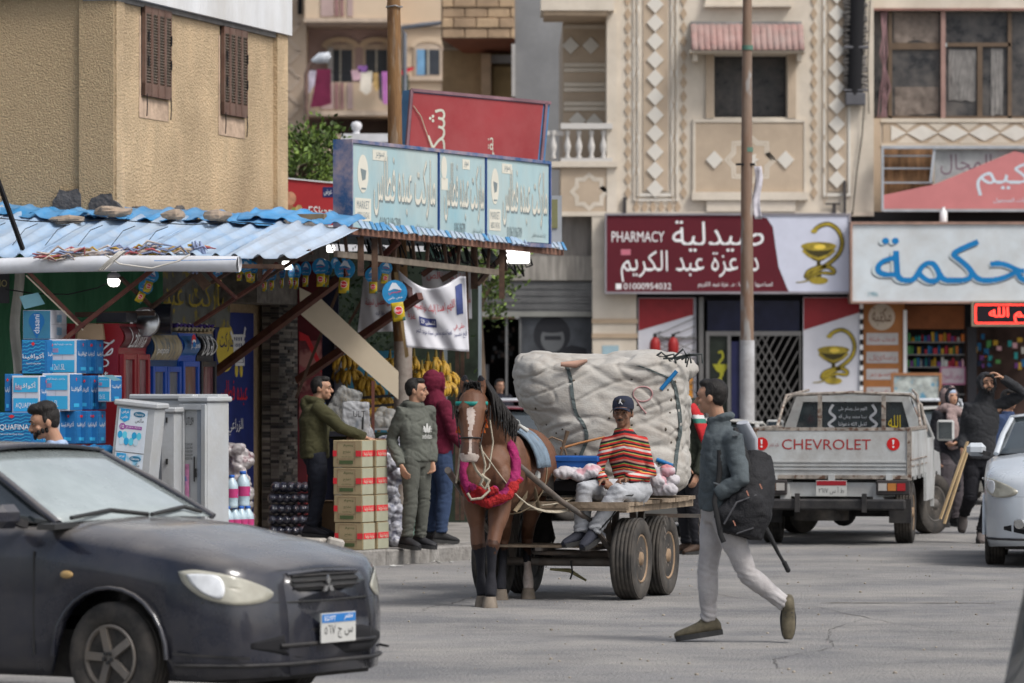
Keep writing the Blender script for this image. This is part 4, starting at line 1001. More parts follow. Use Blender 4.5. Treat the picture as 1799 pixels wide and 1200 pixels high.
q=MB();q.tube([(0,0,PZ(600,WD)),(PX(704,WD)-PX(708,WD),0,PZ(560,WD)),(PX(694,WD)-PX(708,WD),0,PZ(240,WD)),(PX(691,WD)-PX(708,WD),0,PZ(-60,WD))],[.093,.09,.075,.068],14);q.obj('shaft',mat('pole_orange',(.22,.12,.05),.8,var=.25,vs=3,dirt=(.07,.035,.02),dirt_amt=.9,dirt_s=6,st=(2,2,.35),bump=.5,bs=20,fleck=(.28,.2,.13),fleck_s=9),wp)
q=MB();q.tube([(0,0,KERB),(0,0,PZ(600,WD)+.001)],[.1,.095],14);q.obj('pale_foot',mat('pole_pale',(.3,.27,.24),.9,var=.3,vs=4,dirt=(.14,.06,.04),dirt_amt=.6,dirt_s=5),wp)
q=MB();q.tube([(PX(692.5,WD)-PX(708,WD)+.085*math.cos(a),.085*math.sin(a),PZ(12,WD)+.01*math.sin(3*a))for a in[i*.7 for i in range(12)]],.008,5);q.obj('wire_tie',mat('wire_steel',(.25,.25,.25),.4,metal=.6),wp)

# ================================================================ trees
def tree(nm,label,x,y,z0,zc,rx,ry,rz,n,seed,leafs,col):
    r_=random.Random(seed);t=thing(nm,label,'tree',(x,y,0))
    q=MB();limbs=[]
    q.tube([(0,0,z0),(.05,0,zc*.5),(0,.04,zc-rz*.6)],[.11,.09,.06],8)
    for k in range(9):
        a=r_.uniform(0,6.28);e=Vector((math.cos(a)*rx*.75,math.sin(a)*ry*.75,zc+r_.uniform(-.5,.8)*rz));q.tube([(0,0,zc-rz*.7),(e.x*.5,e.y*.5,(zc-rz*.7+e.z)/2+.1),e],[.05,.03,.012],6);limbs.append(e)
    q.obj('trunk',mat('bark',(.11,.08,.055),.9,var=.3),t)
    b=MB();ms=[mat(col+'_%d'%i,c,.6,var=.25,vs=2)for i,c in enumerate(leafs)]
    cl=[(r_.uniform(-1,1),r_.uniform(-1,1),r_.uniform(-1,1))for _ in range(60)]
    cl=[c for c in cl if Vector(c).length<1.05]
    for c in cl:
        c0=Vector((c[0]*rx,c[1]*ry,zc+c[2]*rz));d0=Vector((c[0],c[1],c[2]*.6+.7)).normalized();mi=r_.randrange(len(ms))
        for k in range(n):
            p=c0+Vector((r_.gauss(0,.16),r_.gauss(0,.16),r_.gauss(0,.17)))*min(1,rx/.9)
            d=(d0+Vector((r_.gauss(0,.6),r_.gauss(0,.6),r_.gauss(0,.5)))).normalized();s=d.orthogonal().normalized();s=(Matrix.Rotation(r_.uniform(0,6.3),3,d)@s);L=r_.uniform(.05,.1);wv=L*.28
            b.use(ms[mi if r_.random()<.7 else r_.randrange(len(ms))])
            b.add([p,p+d*L*.5+s*wv,p+d*L,p+d*L*.5-s*wv],[(0,1,2,3)])
    b.obj('crown',None,t);return t
LV=[(.06,.10,.018),(.10,.16,.03),(.15,.22,.04),(.04,.065,.015)]
tree('bushy_tree','bright green tree crown rising between the corner house and the sign box',PX(556,58),58,0,PZ(285,58),.52,.6,.42,44,3,LV,'leaf')
tree('bushy_tree','green leaves low behind the left end of the sign box',PX(520,57),57,0,PZ(305,57),.45,.5,.2,40,4,LV,'leaf')
tree('street_tree','leafy green tree hanging beyond the canopy lights before the shuttered shop',PX(838,62),62,KERB,PZ(495,62),.62,.6,.52,44,6,LV,'leaf')
tree('slender_tree','thin green tree top showing behind the rusty wooden pole',PX(712,60),60,0,PZ(252,60),.16,.2,.2,18,8,LV,'leaf')
# ================================================================ market canopy
m_sheet=mat('faded_blue_sheet',(.235,.35,.50),.45,var=.14,vs=1.5,dirt=(.42,.44,.45),dirt_amt=.7,dirt_s=2.2,spec=.4)
m_sheetd=mat('bright_blue_sheet',(.035,.21,.44),.45,var=.2,vs=2,dirt=(.35,.4,.42),dirt_amt=.35,dirt_s=3)
m_sheetw=mat('whitish_blue_sheet',(.34,.42,.52),.5,var=.15,vs=2,dirt=(.3,.29,.28),dirt_amt=.6,dirt_s=3)
m_steel=mat('rusty_red_steel',(.085,.022,.018),.6,var=.35,vs=6,dirt=(.17,.09,.05),dirt_amt=.5,dirt_s=7)
m_steeld=mat('dark_rusty_steel',(.05,.028,.022),.7,var=.4,vs=6,dirt=(.2,.12,.07),dirt_amt=.5,dirt_s=8)
mk=thing('market_canopy','faded blue corrugated market canopy on rusty red steel struts','canopy')
SL=2.1
def CP(t,s,dz=0):
    p=CN+RA*t-U*s;zb=3.41-.065*t-.02*noise.noise(Vector((t*1.3,0,5)));zf=2.925-.012*t
    return Vector((p.x,p.y,zb+(zf-zb)*s/SL+dz))
def corr(x,per=.235,h=.042):
    f=(x/per)%1.0
    return h*(0 if f<.55 else(f-.55)/.13 if f<.68 else 1 if f<.82 else(1-f)/.18)
def sheet(t0,t1,s0,s1,dz,m,seed,h=.042,lift=0,nm='roof_sheet',skew=0):
    q=MB();nu=int((t1-t0)/.0235);nv=8
    def fn(u,v):
        t=t0+(t1-t0)*u;s=s0+(s1-s0)*v
        edge=.012*noise.noise(Vector((t*4,seed,0)))if v in(0,1)else 0
        wv=.018*noise.noise(Vector((t*1.2,s*1.5,seed)))
        return CP(t+skew*v,s+edge,dz+corr(t-t0,h=h)+wv+lift*(abs(u-.5)*2)**4*(1-v))
    q.grid(fn,nu,nv);return q.obj(nm,m,mk,solid=.003)
ts_=[-3.0,-2.02,-1.06,-.1,.86,1.75,2.49]
for i in range(6):
    sheet(ts_[i],ts_[i+1]+.05,rnd.uniform(.0,.12)if i else.0,SL-(.0 if i<4 else.03*i-.06)+rnd.uniform(-.03,.03),.006*(i%2),(m_sheet,m_sheetw,m_sheet,m_sheet,m_sheet,m_sheetw)[i],i*3.1)
# loose brighter sheets laid on the back
def loose(t0,t1,s0,s1,z0,m,seed):
    q=MB()
    q.grid(lambda u,v:CP(t0+(t1-t0)*u,s0+(s1-s0)*v,z0+corr((t0+(t1-t0)*u)*1.0+v*.05,.27,.028)+.05*noise.noise(Vector((u*2.2,v*2,seed)))),60,6)
    q.obj('loose_sheet',m,mk,solid=.004)
loose(-1.9,-.05,.0,.4,.03,m_sheetd,3);loose(-.25,1.75,-.3,.3,.03,m_sheetd,7);loose(-2.4,-1.1,.35,.85,.05,m_sheet,11);loose(-.7,.3,.25,.5,.07,m_sheetd,14);loose(1.3,2.45,-.5,.1,.04,m_sheetd,19)
# stones weighing the roof down
m_rock=mat('limestone',(.27,.23,.19),.95,var=.3,vs=5,bump=1,bs=14,dirt=(.3,.17,.08),dirt_amt=.5,dirt_s=4)
for i,(px,py,s_,w_,h_,lab)in enumerate(((200,374,.35,.19,.065,'flat rusty stone nearest the grey cement patches on the canopy'),(307,379,.3,.11,.06,'grey rounded stone in the middle of the canopy'),(383,381,.3,.12,.065,'brown pointed stone right of the grey one on the canopy'),(121,388,.55,.17,.05,'pale slab of stone lowest left on the canopy'))):
    t=tA(px,s_);p=CP(t,s_,.0)
    q=MB();q.ball((0,0,0),(w_,w_*.6,h_*.85),9,6)
    for k,v in enumerate(q.v):
        v=Vector(v);n_=1+.5*noise.noise(v*13+Vector((i*5,0,0)));q.v[k]=tuple(v*n_)
    q.sm=[False]*len(q.f);o=q.obj('stone',m_rock);o.location=Vector((p.x,p.y-.1,zA(py,t,s_)+.01));tag(o,lab,'stone','stones on the canopy roof')
tl=MB();tl.box((0,0,0),(.3,.1,.055));o=tl.obj('timber_offcut',mat('old_timber',(.2,.14,.08),.9,var=.4));p=CP(1.95,-.25);o.location=(p.x,p.y,zA(381,1.95,-.25));o.rotation_euler=(0,0,R(-15));tag(o,'short timber offcut lying at the right back of the canopy','timber')
# white PVC pipe tied along the front
pa,pb=W(-60,464,42.98),W(420,458.5,42.12)
pp=thing('white_pipe','long white plastic pipe tied along the front edge of the canopy','pipe')
q=MB();n=8;q.tube([pa.lerp(pb,i/n)+Vector((0,0,.02*math.sin(math.pi*i/n)-.03))for i in range(n+1)],.074,20,caps=False);q.tube([pb+Vector((-.004,0,-.03)),pb+Vector((.0,0,-.03))],[.07,.068],20);q.obj('tube',mat('pvc_white',(.60,.62,.66),.35,var=.1,vs=2,dirt=(.42,.4,.38),dirt_amt=.5,dirt_s=3),pp)
q=MB()
for dx in(0,.02,.04):q.tube([pb+Vector((-1.2+dx+.1*math.cos(a),-.02-.086*math.cos(a)*0+.086*math.sin(a),.0+.09*math.cos(a)))for a in[i*.5 for i in range(13)]],.007,5)
q.tube([pb+Vector((-1.22,-.08,.05)),pb+Vector((-1.1,-.09,-.03)),pb+Vector((-.8,-.09,-.07)),pb+Vector((-.55,-.085,.0)),pb+Vector((-.45,-.05,.06))],.008,5)
q.obj('rope',mat('rope_white',(.5,.48,.44),.8),pp)
q=MB();q.bar(pb+Vector((-.78,-.077,.0)),pb+Vector((-.02,-.079,.012)),.003,.006);q.obj('blue_print',blup,pp)
# rolled up festoon of coloured rags
fb_=MB();P=[W(66+i*14.3,451-i*.55+2.5*math.sin(i*1.3),42.6)for i in range(20)]
fb_.use(mat('rag_cream',(.42,.36,.30),.9,var=.4,vs=9));rags=[mat('rag_%d'%i,c,.9,var=.4,vs=12)for i,c in enumerate(((.45,.40,.38),(.40,.26,.05),(.30,.08,.09),(.20,.24,.36),(.38,.30,.26)))];fb_.tube(P,[.016+.02*noise.noise(Vector((i*.9,0,0)))for i in range(20)],7)
for i in range(150):
    fb_.use(rnd.choice(rags));p=P[rnd.randrange(20)]+Vector((rnd.uniform(-.06,.06),rnd.uniform(-.05,.05),rnd.uniform(-.03,.05)));fb_.tube([p,p+Vector((rnd.uniform(.04,.12),.01,rnd.uniform(-.03,.05))),p+Vector((rnd.uniform(.1,.22),0,rnd.uniform(-.04,.03)))],[.006,.012,.004],4)
p=W(344,430,42.6)
for i in range(14):a=p+Vector((rnd.uniform(-.04,.04),0,rnd.uniform(-.1,.04)));fb_.tube([a,a+Vector((rnd.uniform(-.02,.05),0,-.09)),a+Vector((rnd.uniform(-.05,.08),0,-.18))],[.01,.028,.01],5)
tag(fb_.obj('rag_festoon',mat('festoon_cloth',(.50,.36,.36),.9,var=.5,vs=9,fleck=(.5,.3,.05),fleck_s=12,dirt=(.25,.05,.04),dirt_amt=.6,dirt_s=8)),'rolled festoon of faded coloured rags lying on the canopy edge','festoon')
wf=MB()
for i in range(9):a=CP(-1.7+i*.33,1.75,.05);b_=CP(-1.62+i*.33,1.3,.16);wf.tube([a,(a+b_)/2+Vector((0,0,.05)),b_],.004,4)
wf.tube([CP(-2.4+i*.4,1.3-.02*i,.17+.02*math.sin(i*2))for i in range(12)],.005,4);tag(wf.obj('roof_wire',m_dark),'loose thin wires lying over the blue canopy sheets','wire')
bp=MB();bp.bar(W(-6,310,41.8),W(40,438,42.3),.035);tag(bp.obj('slanting_bar',m_dark),'thin black bar slanting down onto the canopy at the left edge','bar')

# struts of the front bay
def strut(pxa,pya,Da,pxb,pyb,Db,w=.045,m=None,nm='strut'):
    q=MB();q.bar(W(pxa,pya,Da),W(pxb,pyb,Db),w,w*.8);return q.obj(nm,m or m_steel,mk)
strut(38,656,42.9,270,472,42.75,.05);strut(50,478,42.8,148,576,42.85,.045);strut(132,553,43.5,272,550,43.5,.06,m_steeld,'cross_beam')
strut(342,482,42.9,266,540,43.4,.04,m_steeld);strut(212,488,42.8,266,538,43.4,.035,m_steeld);strut(357,470,42.7,415,524,42.9,.035);strut(343,570,43.6,463,492,42.9,.04);strut(463,492,42.9,545,440,42.6,.035,m_steeld);strut(372,497,43.2,412,472,43,.035,m_steeld)
strut(457,448,42.5,457,493,42.6,.045,m_steeld);strut(457,493,42.6,487,462,42.5,.035)
q=MB();q.bar(W(46,484,42.79),W(146,580,42.83),.012,.012);q.obj('timber_batten',mat('pale_batten',(.5,.42,.32),.8),mk)
for t in(-2.6,-1.2,.2,1.5):q=MB();q.bar(CP(t,0,-.05),CP(t,SL-.05,-.05),.05,.04);q.obj('rafter',m_steeld,mk)
for s in(.25,1.1,2.0):q=MB();q.bar(CP(-3,s,-.08),CP(2.4,s,-.08),.04,.04);q.obj('purlin',m_steeld,mk)
# flat deck along the street with its cut blue sheet ends
E1,E2=Vector((-1.53,44.2,0)),Vector((.55,50.6,0));ED=(E2-E1).normalized();EN=Vector((ED.y,-ED.x,0));EL=(E2-E1).length
dkc=thing('street_canopy','flat canopy deck on rusty trusses carrying the long pale blue market sign','canopy')
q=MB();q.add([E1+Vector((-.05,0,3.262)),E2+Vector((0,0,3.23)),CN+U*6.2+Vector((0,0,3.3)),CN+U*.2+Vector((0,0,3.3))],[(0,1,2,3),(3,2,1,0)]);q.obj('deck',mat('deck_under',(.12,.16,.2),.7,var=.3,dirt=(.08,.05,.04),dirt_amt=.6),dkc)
ne=44
tabb=MB();tabb.box((0,0,0),(.098,.085,.012));tme=[tabb.mesh('sheet_end')for _ in range(3)]
for me_,mm in zip(tme,(m_sheet,m_sheetd,m_sheetw)):me_.materials.append(mm)
for i in range(ne):
    f=(i+.5)/ne;p=E1.lerp(E2,f);o=bpy.data.objects.new('sheet_end',tme[rnd.choice((0,0,1,2))]);C.objects.link(o);o.parent=dkc
    o.location=p+EN*.05+Vector((0,0,3.29-.03*f+rnd.uniform(-.006,.006)));o.rotation_euler=(R(rnd.uniform(45,70)),R(rnd.uniform(-5,5)),math.atan2(ED.y,ED.x)+rnd.uniform(-.05,.05));o.scale=(rnd.uniform(.9,1.15),rnd.uniform(.8,1.15),1)
def eb(f,z,off=0):p=E1.lerp(E2,f)+EN*off;return Vector((p.x,p.y,z))
q=MB();q.bar(eb(-.02,3.225),eb(1,3.195),.05,.07);q.obj('edge_beam',mat('rust_beam',(.16,.07,.045),.8,var=.4,vs=5,dirt=(.3,.2,.15),dirt_amt=.5,dirt_s=5),dkc)
q=MB();q.bar(eb(-.03,3.0,-.12),eb(.74,2.93,-.12),.04,.06);q.obj('lower_beam',mat('weathered_beam',(.17,.14,.11),.8,var=.35,vs=5),dkc)
for i in range(11):
    q=MB();f=i*.074;q.bar(eb(f,3.2,-.1),eb(f+(.0 if i%2 else.02),2.96,-.12),.03);q.obj('truss_web',m_steeld,dkc)
dc_=MB()
for i in range(26):
    q=dc_;f=rnd.uniform(0,.98);q.tube([eb(f,3.2,-.3),eb(f+.012,3.02,-.25),eb(f+.03,rnd.uniform(2.9,3.05),-.22),eb(f+.045,3.18,-.3)],.01,4)
dc_.obj('drooping_cables',m_dark,dkc,kind='stuff')
for f,zz in((.12,2.75),(.72,2.65),(.06,2.8)):q=MB();q.box(tuple(eb(f,(3.18+zz)/2,-.08)),(.06,.06,3.18-zz));q.obj('hanger_post',m_steeld,dkc)
def st2(*a,**k):
    q=MB();q.bar(W(*a[0]),W(*a[1]),k.get('w',.06));return q.obj('strut',k.get('m',m_steel),dkc)
st2((377,655,46.9),(612,478,45.0),w=.075);st2((524,668,47.6),(738,520,46.3),w=.075);st2((700,424,45.6),(640,484,45.8),w=.055,m=m_steel);st2((810,432,48.3),(742,483,48.2),w=.055);st2((888,442,49.6),(838,500,49.4),w=.05,m=m_steeld);st2((803,476,48.3),(775,492,48.3),w=.06,m=m_steeld);st2((690,430,48.5),(590,610,48.5),w=.03,m=m_steeld);st2((598,500,47),(520,700,47),w=.03,m=m_steeld);st2((833,430,48.9),(833,508,48.9),w=.075,m=m_steeld);st2((820,470,48.3),(822,630,48.3),w=.03,m=m_steeld)
# bits hung under the deck: tubes, cctv, floodlights
q=MB();q.tube([W(653,437,46),W(672,440,46.2)],.045,10);tag(q.obj('security_camera',mat('cam_grey',(.25,.25,.26),.4)),'grey tubular security camera under the canopy deck','camera')
q=MB();q.tube([W(750,434,47.6),W(775,455,47.8)],.045,8);tag(q.obj('tube_lamp',mat('tube_green',(.1,.22,.2),.4)),'greenish tube lamp slanting under the canopy deck','lamp')
q=MB();q.tube([W(850,438,49),W(868,458,49)],.05,8);tag(q.obj('tube_lamp',mat('tube_grey',(.14,.17,.18),.4)),'grey tube lamp slanting near the right end of the canopy','lamp')
q=MB();q.bar(W(341,478,42.7),W(364,505,42.7),.05,.09);tag(q.obj('bracket',m_steeld),'dark floodlight bracket below the pipe end','bracket')
m_lamp=mat('lamp_glow',(1,.97,.9),.5,var=0,em=4)
def lamp(nm,label,px,py,D,wpx,hpx):
    t=thing(nm,label,'lamp',W(px,py,D));s=D/FP
    q=MB();q.box((0,0,0),(wpx*s,.06,hpx*s),cham=.012);q.obj('lit_panel',m_lamp,t);q=MB();q.box((0,.05,.0),(wpx*s*1.08,.05,hpx*s*1.15));q.obj('housing',mat('lamp_housing_grey',(.2,.2,.2),.5),t);return t
lamp('floodlight','glaring white floodlight at the right end of the canopy',910,450,49.7,40,24)
lamp('floodlight','small lit floodlight under the left end of the sign box',581,437,45.2,14,12)
lamp('floodlight','small lit floodlight behind the canopy corner over the snack bags',504,466,44.4,16,14)
bt=thing('light_bulb','big lit bulb with a white base hanging below the pipe','bulb',W(200,490,42.9))
q=MB();q.lathe([(.0,-.075),(.03,-.072),(.052,-.055),(.06,-.02),(.06,.0)],18);q.obj('glowing_globe',mat('bulb_glow',(1,.96,.88),.4,var=0,em=3),bt)
q=MB();q.lathe([(.061,.0),(.062,.03),(.05,.05),(.025,.06),(.022,.1)],18);q.obj('bulb_base',mat('bulb_base_white',(.5,.5,.5),.4),bt)
q=MB();q.tube([W(10,508,42.95),W(60,516,42.95),W(120,517,42.95),W(170,506,42.95),W(188,498,42.93)],.006,5);tag(q.obj('lamp_cable',m_dark),'thin black cable drooping to the lit bulb','cable')

# ================================================================ long pale blue market sign
SA,SB2=Vector((-1.596,45.2,0)),Vector((.408,49.8,0));SLn=(SB2-SA).length
sg=thing('market_sign','long pale blue three-panel market sign box with a deep blue end','sign')
SF=frame(SA,SB2-SA)
z0,z1=3.262,4.135
m_bf=mat('sign_blue_frame',(.010,.05,.20),.5,var=.15,vs=3,dirt=(.2,.16,.16),dirt_amt=.08,dirt_s=5)
q=MB(SF);q.rect(-.0,z0,SLn,z1,-.19,-.01);q.obj('box',m_bf,sg)
q=MB(SF);q.rect(-.02,z0-.04,SLn+.02,z0,-.19,.02);q.rect(-.02,z1,SLn+.02,z1+.035,-.19,.02);q.rect(-.022,z0,0,z1,-.19,.022);q.rect(SLn,z0,SLn+.02,z1,-.19,.02);q.obj('frame',mat('sign_blue_trim',(.03,.09,.22),.6,var=.2,vs=3,dirt=(.5,.36,.32),dirt_amt=.8,dirt_s=4),sg)
m_skin=mat('sign_pale_blue',(.24,.42,.48),.55,var=0,col2=(.44,.53,.52),vs=1.1,dirt=(.36,.36,.33),dirt_amt=.5,dirt_s=1.6,st=(1,1,.5))
cw_=mat('sign_letter_cream',(.60,.58,.50),.6,var=.05);csh=mat('sign_letter_shade',(.17,.21,.22),.6)
def tS(px):
    k=(px-899.5)/FP;d=(SB2-SA).normalized();return(k*SA.y-SA.x)/(d.x-k*d.y)
for i,(a,b_)in enumerate(((617,770),(770.5,853),(853.5,965))):
    a0,a1=tS(a)+(.02 if i else.0),tS(b_)-.02;W_=a1-a0;H_=z1-z0
    o=MB(SF);o.rect(a0,z0+.01,a1,z1-.005,-.009,0);pn=o.obj('panel',m_skin,sg)
    q=MB(SF);q.rect(a1,z0,a1+.02,z1,-.009,.02);q.obj('joint_strip',m_bf,pn)
    q=MB(SF);xa=a0+W_*(.25 if i!=1 else.1);xb=a1-W_*.03;ya,yb=z0+H_*.2,z0+H_*.9
    q.use(csh);letters(q,'ماركت عبده فطاس',xa+.015,ya-.025,xb+.015,yb-.015,.003,bold=.05,rows=44)
    q.use(cw_);letters(q,'ماركت عبده فطاس',xa,ya,xb,yb,.005,bold=.035,rows=44)
    q.use(csh);letters(q,'01063186789',a0+W_*.32,z0+.05,a0+W_*.56,z0+.16,.003,bold=.04);letters(q,'إدارة أحمد عبده فطاس',a0+W_*.72,z0+.05,a1-W_*.05,z0+.13,.003,bold=.01)
    q.use(cw_);
    if i!=1:
        disc(q,a0+W_*.13,z0+H_*.66,W_*.06,H_*.22,.001,.003);q.use(csh);q.prism([(a0+W_*.10,z0+H_*.72),(a0+W_*.165,z0+H_*.7),(a0+W_*.155,z0+H_*.6),(a0+W_*.12,z0+H_*.58)],.004,.005);q.rect(a0+W_*.11,z0+H_*.48,a0+W_*.16,z0+H_*.5,.004,.005)
        q.use(cw_);q.rect(a0+W_*.04,z0+H_*.12,a0+W_*.22,z0+H_*.38,.001,.003);q.use(csh);letters(q,'MARKET',a0+W_*.06,z0+H_*.26,a0+W_*.2,z0+H_*.35,.004);letters(q,'ABDO FATAS',a0+W_*.06,z0+H_*.15,a0+W_*.2,z0+H_*.22,.004)
    else:
        disc(q,a0+W_*.1,z0+H_*.82,W_*.06,H_*.14,.001,.003);q.rect(a0+W_*.04,z0+H_*.56,a0+W_*.18,z0+H_*.7,.001,.003)
    q.use(cw_);xo=.24 if i!=1 else.5
    q.rect(a0+W_*xo,z0+H_*.83,a0+W_*(xo+.16),z0+H_*.95,.001,.003);q.use(csh);letters(q,'سوبر',a0+W_*(xo+.03),z0+H_*.85,a0+W_*(xo+.13),z0+H_*.93,.004)
    q.obj('lettering',None,pn)
# red sign standing on its side behind
rg=thing('red_sign','big red sign lying on its side behind the pale blue market sign','sign')
ra_,rb_=W(722,158,51.2),W(966,181,52.4);RF=frame((ra_.x,ra_.y,0),(rb_.x-ra_.x,rb_.y-ra_.y,0));RL=math.hypot(rb_.x-ra_.x,rb_.y-ra_.y)
tp=[(0,ra_.z),(RL,rb_.z),(RL-.11,rb_.z-1.0),(-.1,ra_.z-1.0)]
q=MB(RF);q.prism(tp,-.16,0);q.obj('box',mat('sign_side_blue',(.06,.17,.33),.5,var=.2),rg)
q=MB(RF);q.prism([(.03,ra_.z-.03),(RL-.1,rb_.z-.02),(RL-.22,rb_.z-.98),(-.06,ra_.z-.98)],.002,.006);q.obj('panel',mat('sign_red',(.27,.035,.04),.5,var=.1,vs=1.5,dirt=(.33,.1,.1),dirt_amt=.4,dirt_s=2),rg)
q=MB(RF)
for a,b_ in(((0,ra_.z),(RL,rb_.z)),((0,ra_.z),(-.1,ra_.z-1)),((RL-.06,rb_.z-.0),(RL-.17,rb_.z-1))):q.bar((a[0],a[1],.01),(b_[0],b_[1],.01),.035,.03)
q.obj('frame',mat('mauve_trim',(.2,.11,.13),.6,var=.3),rg)
q=MB(RF);q.use(mat('bare_cream',(.5,.5,.42),.6));letters(q,'شكرا',.22,ra_.z-.86,.55,ra_.z-.2,.009,bold=.04,rot=90,rows=50);letters(q,'نقي',1.08,ra_.z-.82,1.2,ra_.z-.5,.009,bold=.05,rot=90);q.use(mat('logo_mauve',(.5,.4,.46),.6));disc(q,1.08+.45,ra_.z-1.03,.2,.12,.007,.009);q.obj('lettering',None,rg)
q=MB(RF);q.tube([(.02,ra_.z-.18,.02),(.12,ra_.z-.3,.03),(.34,ra_.z-.8,.02)],.006,4);q.obj('cord',mat('cord_cream',(.5,.48,.35),.8),rg)
# smaller red food sign by the corner house
es=thing('red_food_sign','small red sign with round food pictures between the house and the blue box end','sign')
q=MB(frame((0,56,0),(1,-.05,0)));k56=56/FP
def e5(px,py):return((px-899.5)*k56,CAM_H+(664-py)*k56)
q.use(mat('food_red',(.42,.035,.04),.5,var=.15,vs=2));q.prism([e5(498,312),e5(600,322),e5(600,395),e5(498,395)],-.06,0);q.obj('panel',None,es)
q=MB(frame((0,56,0),(1,-.05,0)));q.use(whp);letters(q,'ESkap',*e5(541,386),*e5(584,362),.004,bold=.07);q.bar((*e5(498,312),.01),(*e5(600,322),.01),.015)
q.use(navy);q.rect(*e5(566,346),*e5(600,328),.002,.004);q.use(whp);letters(q,'عرض',*e5(568,343),*e5(582,332),.005)
for a,b_,r_,cc in((509,348,.07,(.5,.25,.15)),(507,366,.055,(.3,.12,.06)),(516,372,.05,(.25,.3,.08)),(524,366,.04,(.5,.35,.15))):q.use(mat('food_%d'%a,cc,.5,var=.4,vs=9));disc(q,*e5(a,b_),r_,r_*1.2,.005+a*1e-5,.007+a*1e-5)
q.obj('print',None,es)
# upright light box edge right of the market sign
lb=thing('light_box','narrow dim light box seen edge on right of the market sign','sign')
q=MB();q.box((PX(977,54),54,(PZ(345,54)+PZ(440,54))/2),(.13,.5,.64));q.obj('case',mat('case_grey',(.33,.35,.38),.5),lb)
q=MB();q.box((PX(974,54),53.74,(PZ(352,54)+PZ(402,54))/2),(.07,.01,.34));q.obj('face',mat('olive_pane',(.2,.2,.1),.4),lb)

# ================================================================ back of the stall: tarpaulin, banner, curtain
tp_=MB();
TF=frame(CN-U*.12,RA)
m_tarp=mat('green_tarpaulin',(.02,.14,.06),.55,var=.35,vs=2,dirt=(.10,.22,.13),dirt_amt=.6,dirt_s=2,st=(3,3,.4),bump=.6,bs=5)
tp_.M=TF;tp_.grid(lambda u,v:(-1.35+1.9*u,KERB+3.1*v,.03*noise.noise(Vector((u*12,v*2,3)))),40,8)
tag(tp_.obj('green_tarpaulin',m_tarp),'stained green tarpaulin hung behind the water cartons','tarpaulin')
yb_=MB(FB);yb_.use(mat('old_banner',(.15,.15,.13),.8,var=.4,vs=3,fleck=(.3,.24,.04),fleck_s=7,dirt=(.1,.12,.14),dirt_amt=.7,dirt_s=3));yb_.grid(lambda u,v:(.55+(3.3-.55)*u,2.33+.85*v,.09+.03*noise.noise(Vector((u*9,v*3,1)))),40,6)
yb_.use(mat('banner_yellow',(.35,.27,.04),.8,var=.4,vs=6));letters(yb_,'ماركت عبده',.9,2.45,3.1,2.8,.13,bold=.04);tag(yb_.obj('torn_banner'),'torn greyish banner with faded yellow letters behind the drink fridges','banner')
ct=MB();ct.M=frame(CN-U*1.15,RA)
ct.grid(lambda u,v:(-2.9+1.22*u,.1+2.85*v,.03*math.sin(u*22)+.02*noise.noise(Vector((u*7,v*3,8)))),40,8)
tag(ct.obj('shade_curtain',mat('curtain_grey',(.16,.15,.13),.8,var=.3,vs=2,dirt=(.07,.07,.07),dirt_amt=.6,dirt_s=2)),'grimy grey curtain at the left end of the stall','curtain')
ce=MB();ce.M=frame(CN-U*1.3,RA);a=tA(22,1.3);b_=tA(40,1.3);ce.grid(lambda u,v:(a+(b_-a)*u+.02*math.sin(v*9),1.6+1.35*v,.03*math.sin(u*6+v*4)),6,14);tag(ce.obj('plastic_strip',mat('strip_white',(.42,.41,.37),.6,var=.2,vs=3)),'dirty white plastic strip hanging left of the cartons','plastic sheet',)
cp=MB();cp.M=frame(CN-U*1.28,RA);cp.use(mat('poster_black',(.03,.03,.035),.5));x0=tA(-20,1.28);x1=tA(20,1.28);cp.rect(x0,zA(533,x0,1.28),x1,zA(475,x1,1.28),0.05,.06);cp.use(mat('poster_gold',(.3,.26,.12),.6));letters(cp,'CINO',x0+.02,zA(504,x1,1.28),x1-.02,zA(492,x1,1.28),.064,bold=.03);tag(cp.obj('cafe_poster'),'black coffee poster at the left edge of the stall','poster')

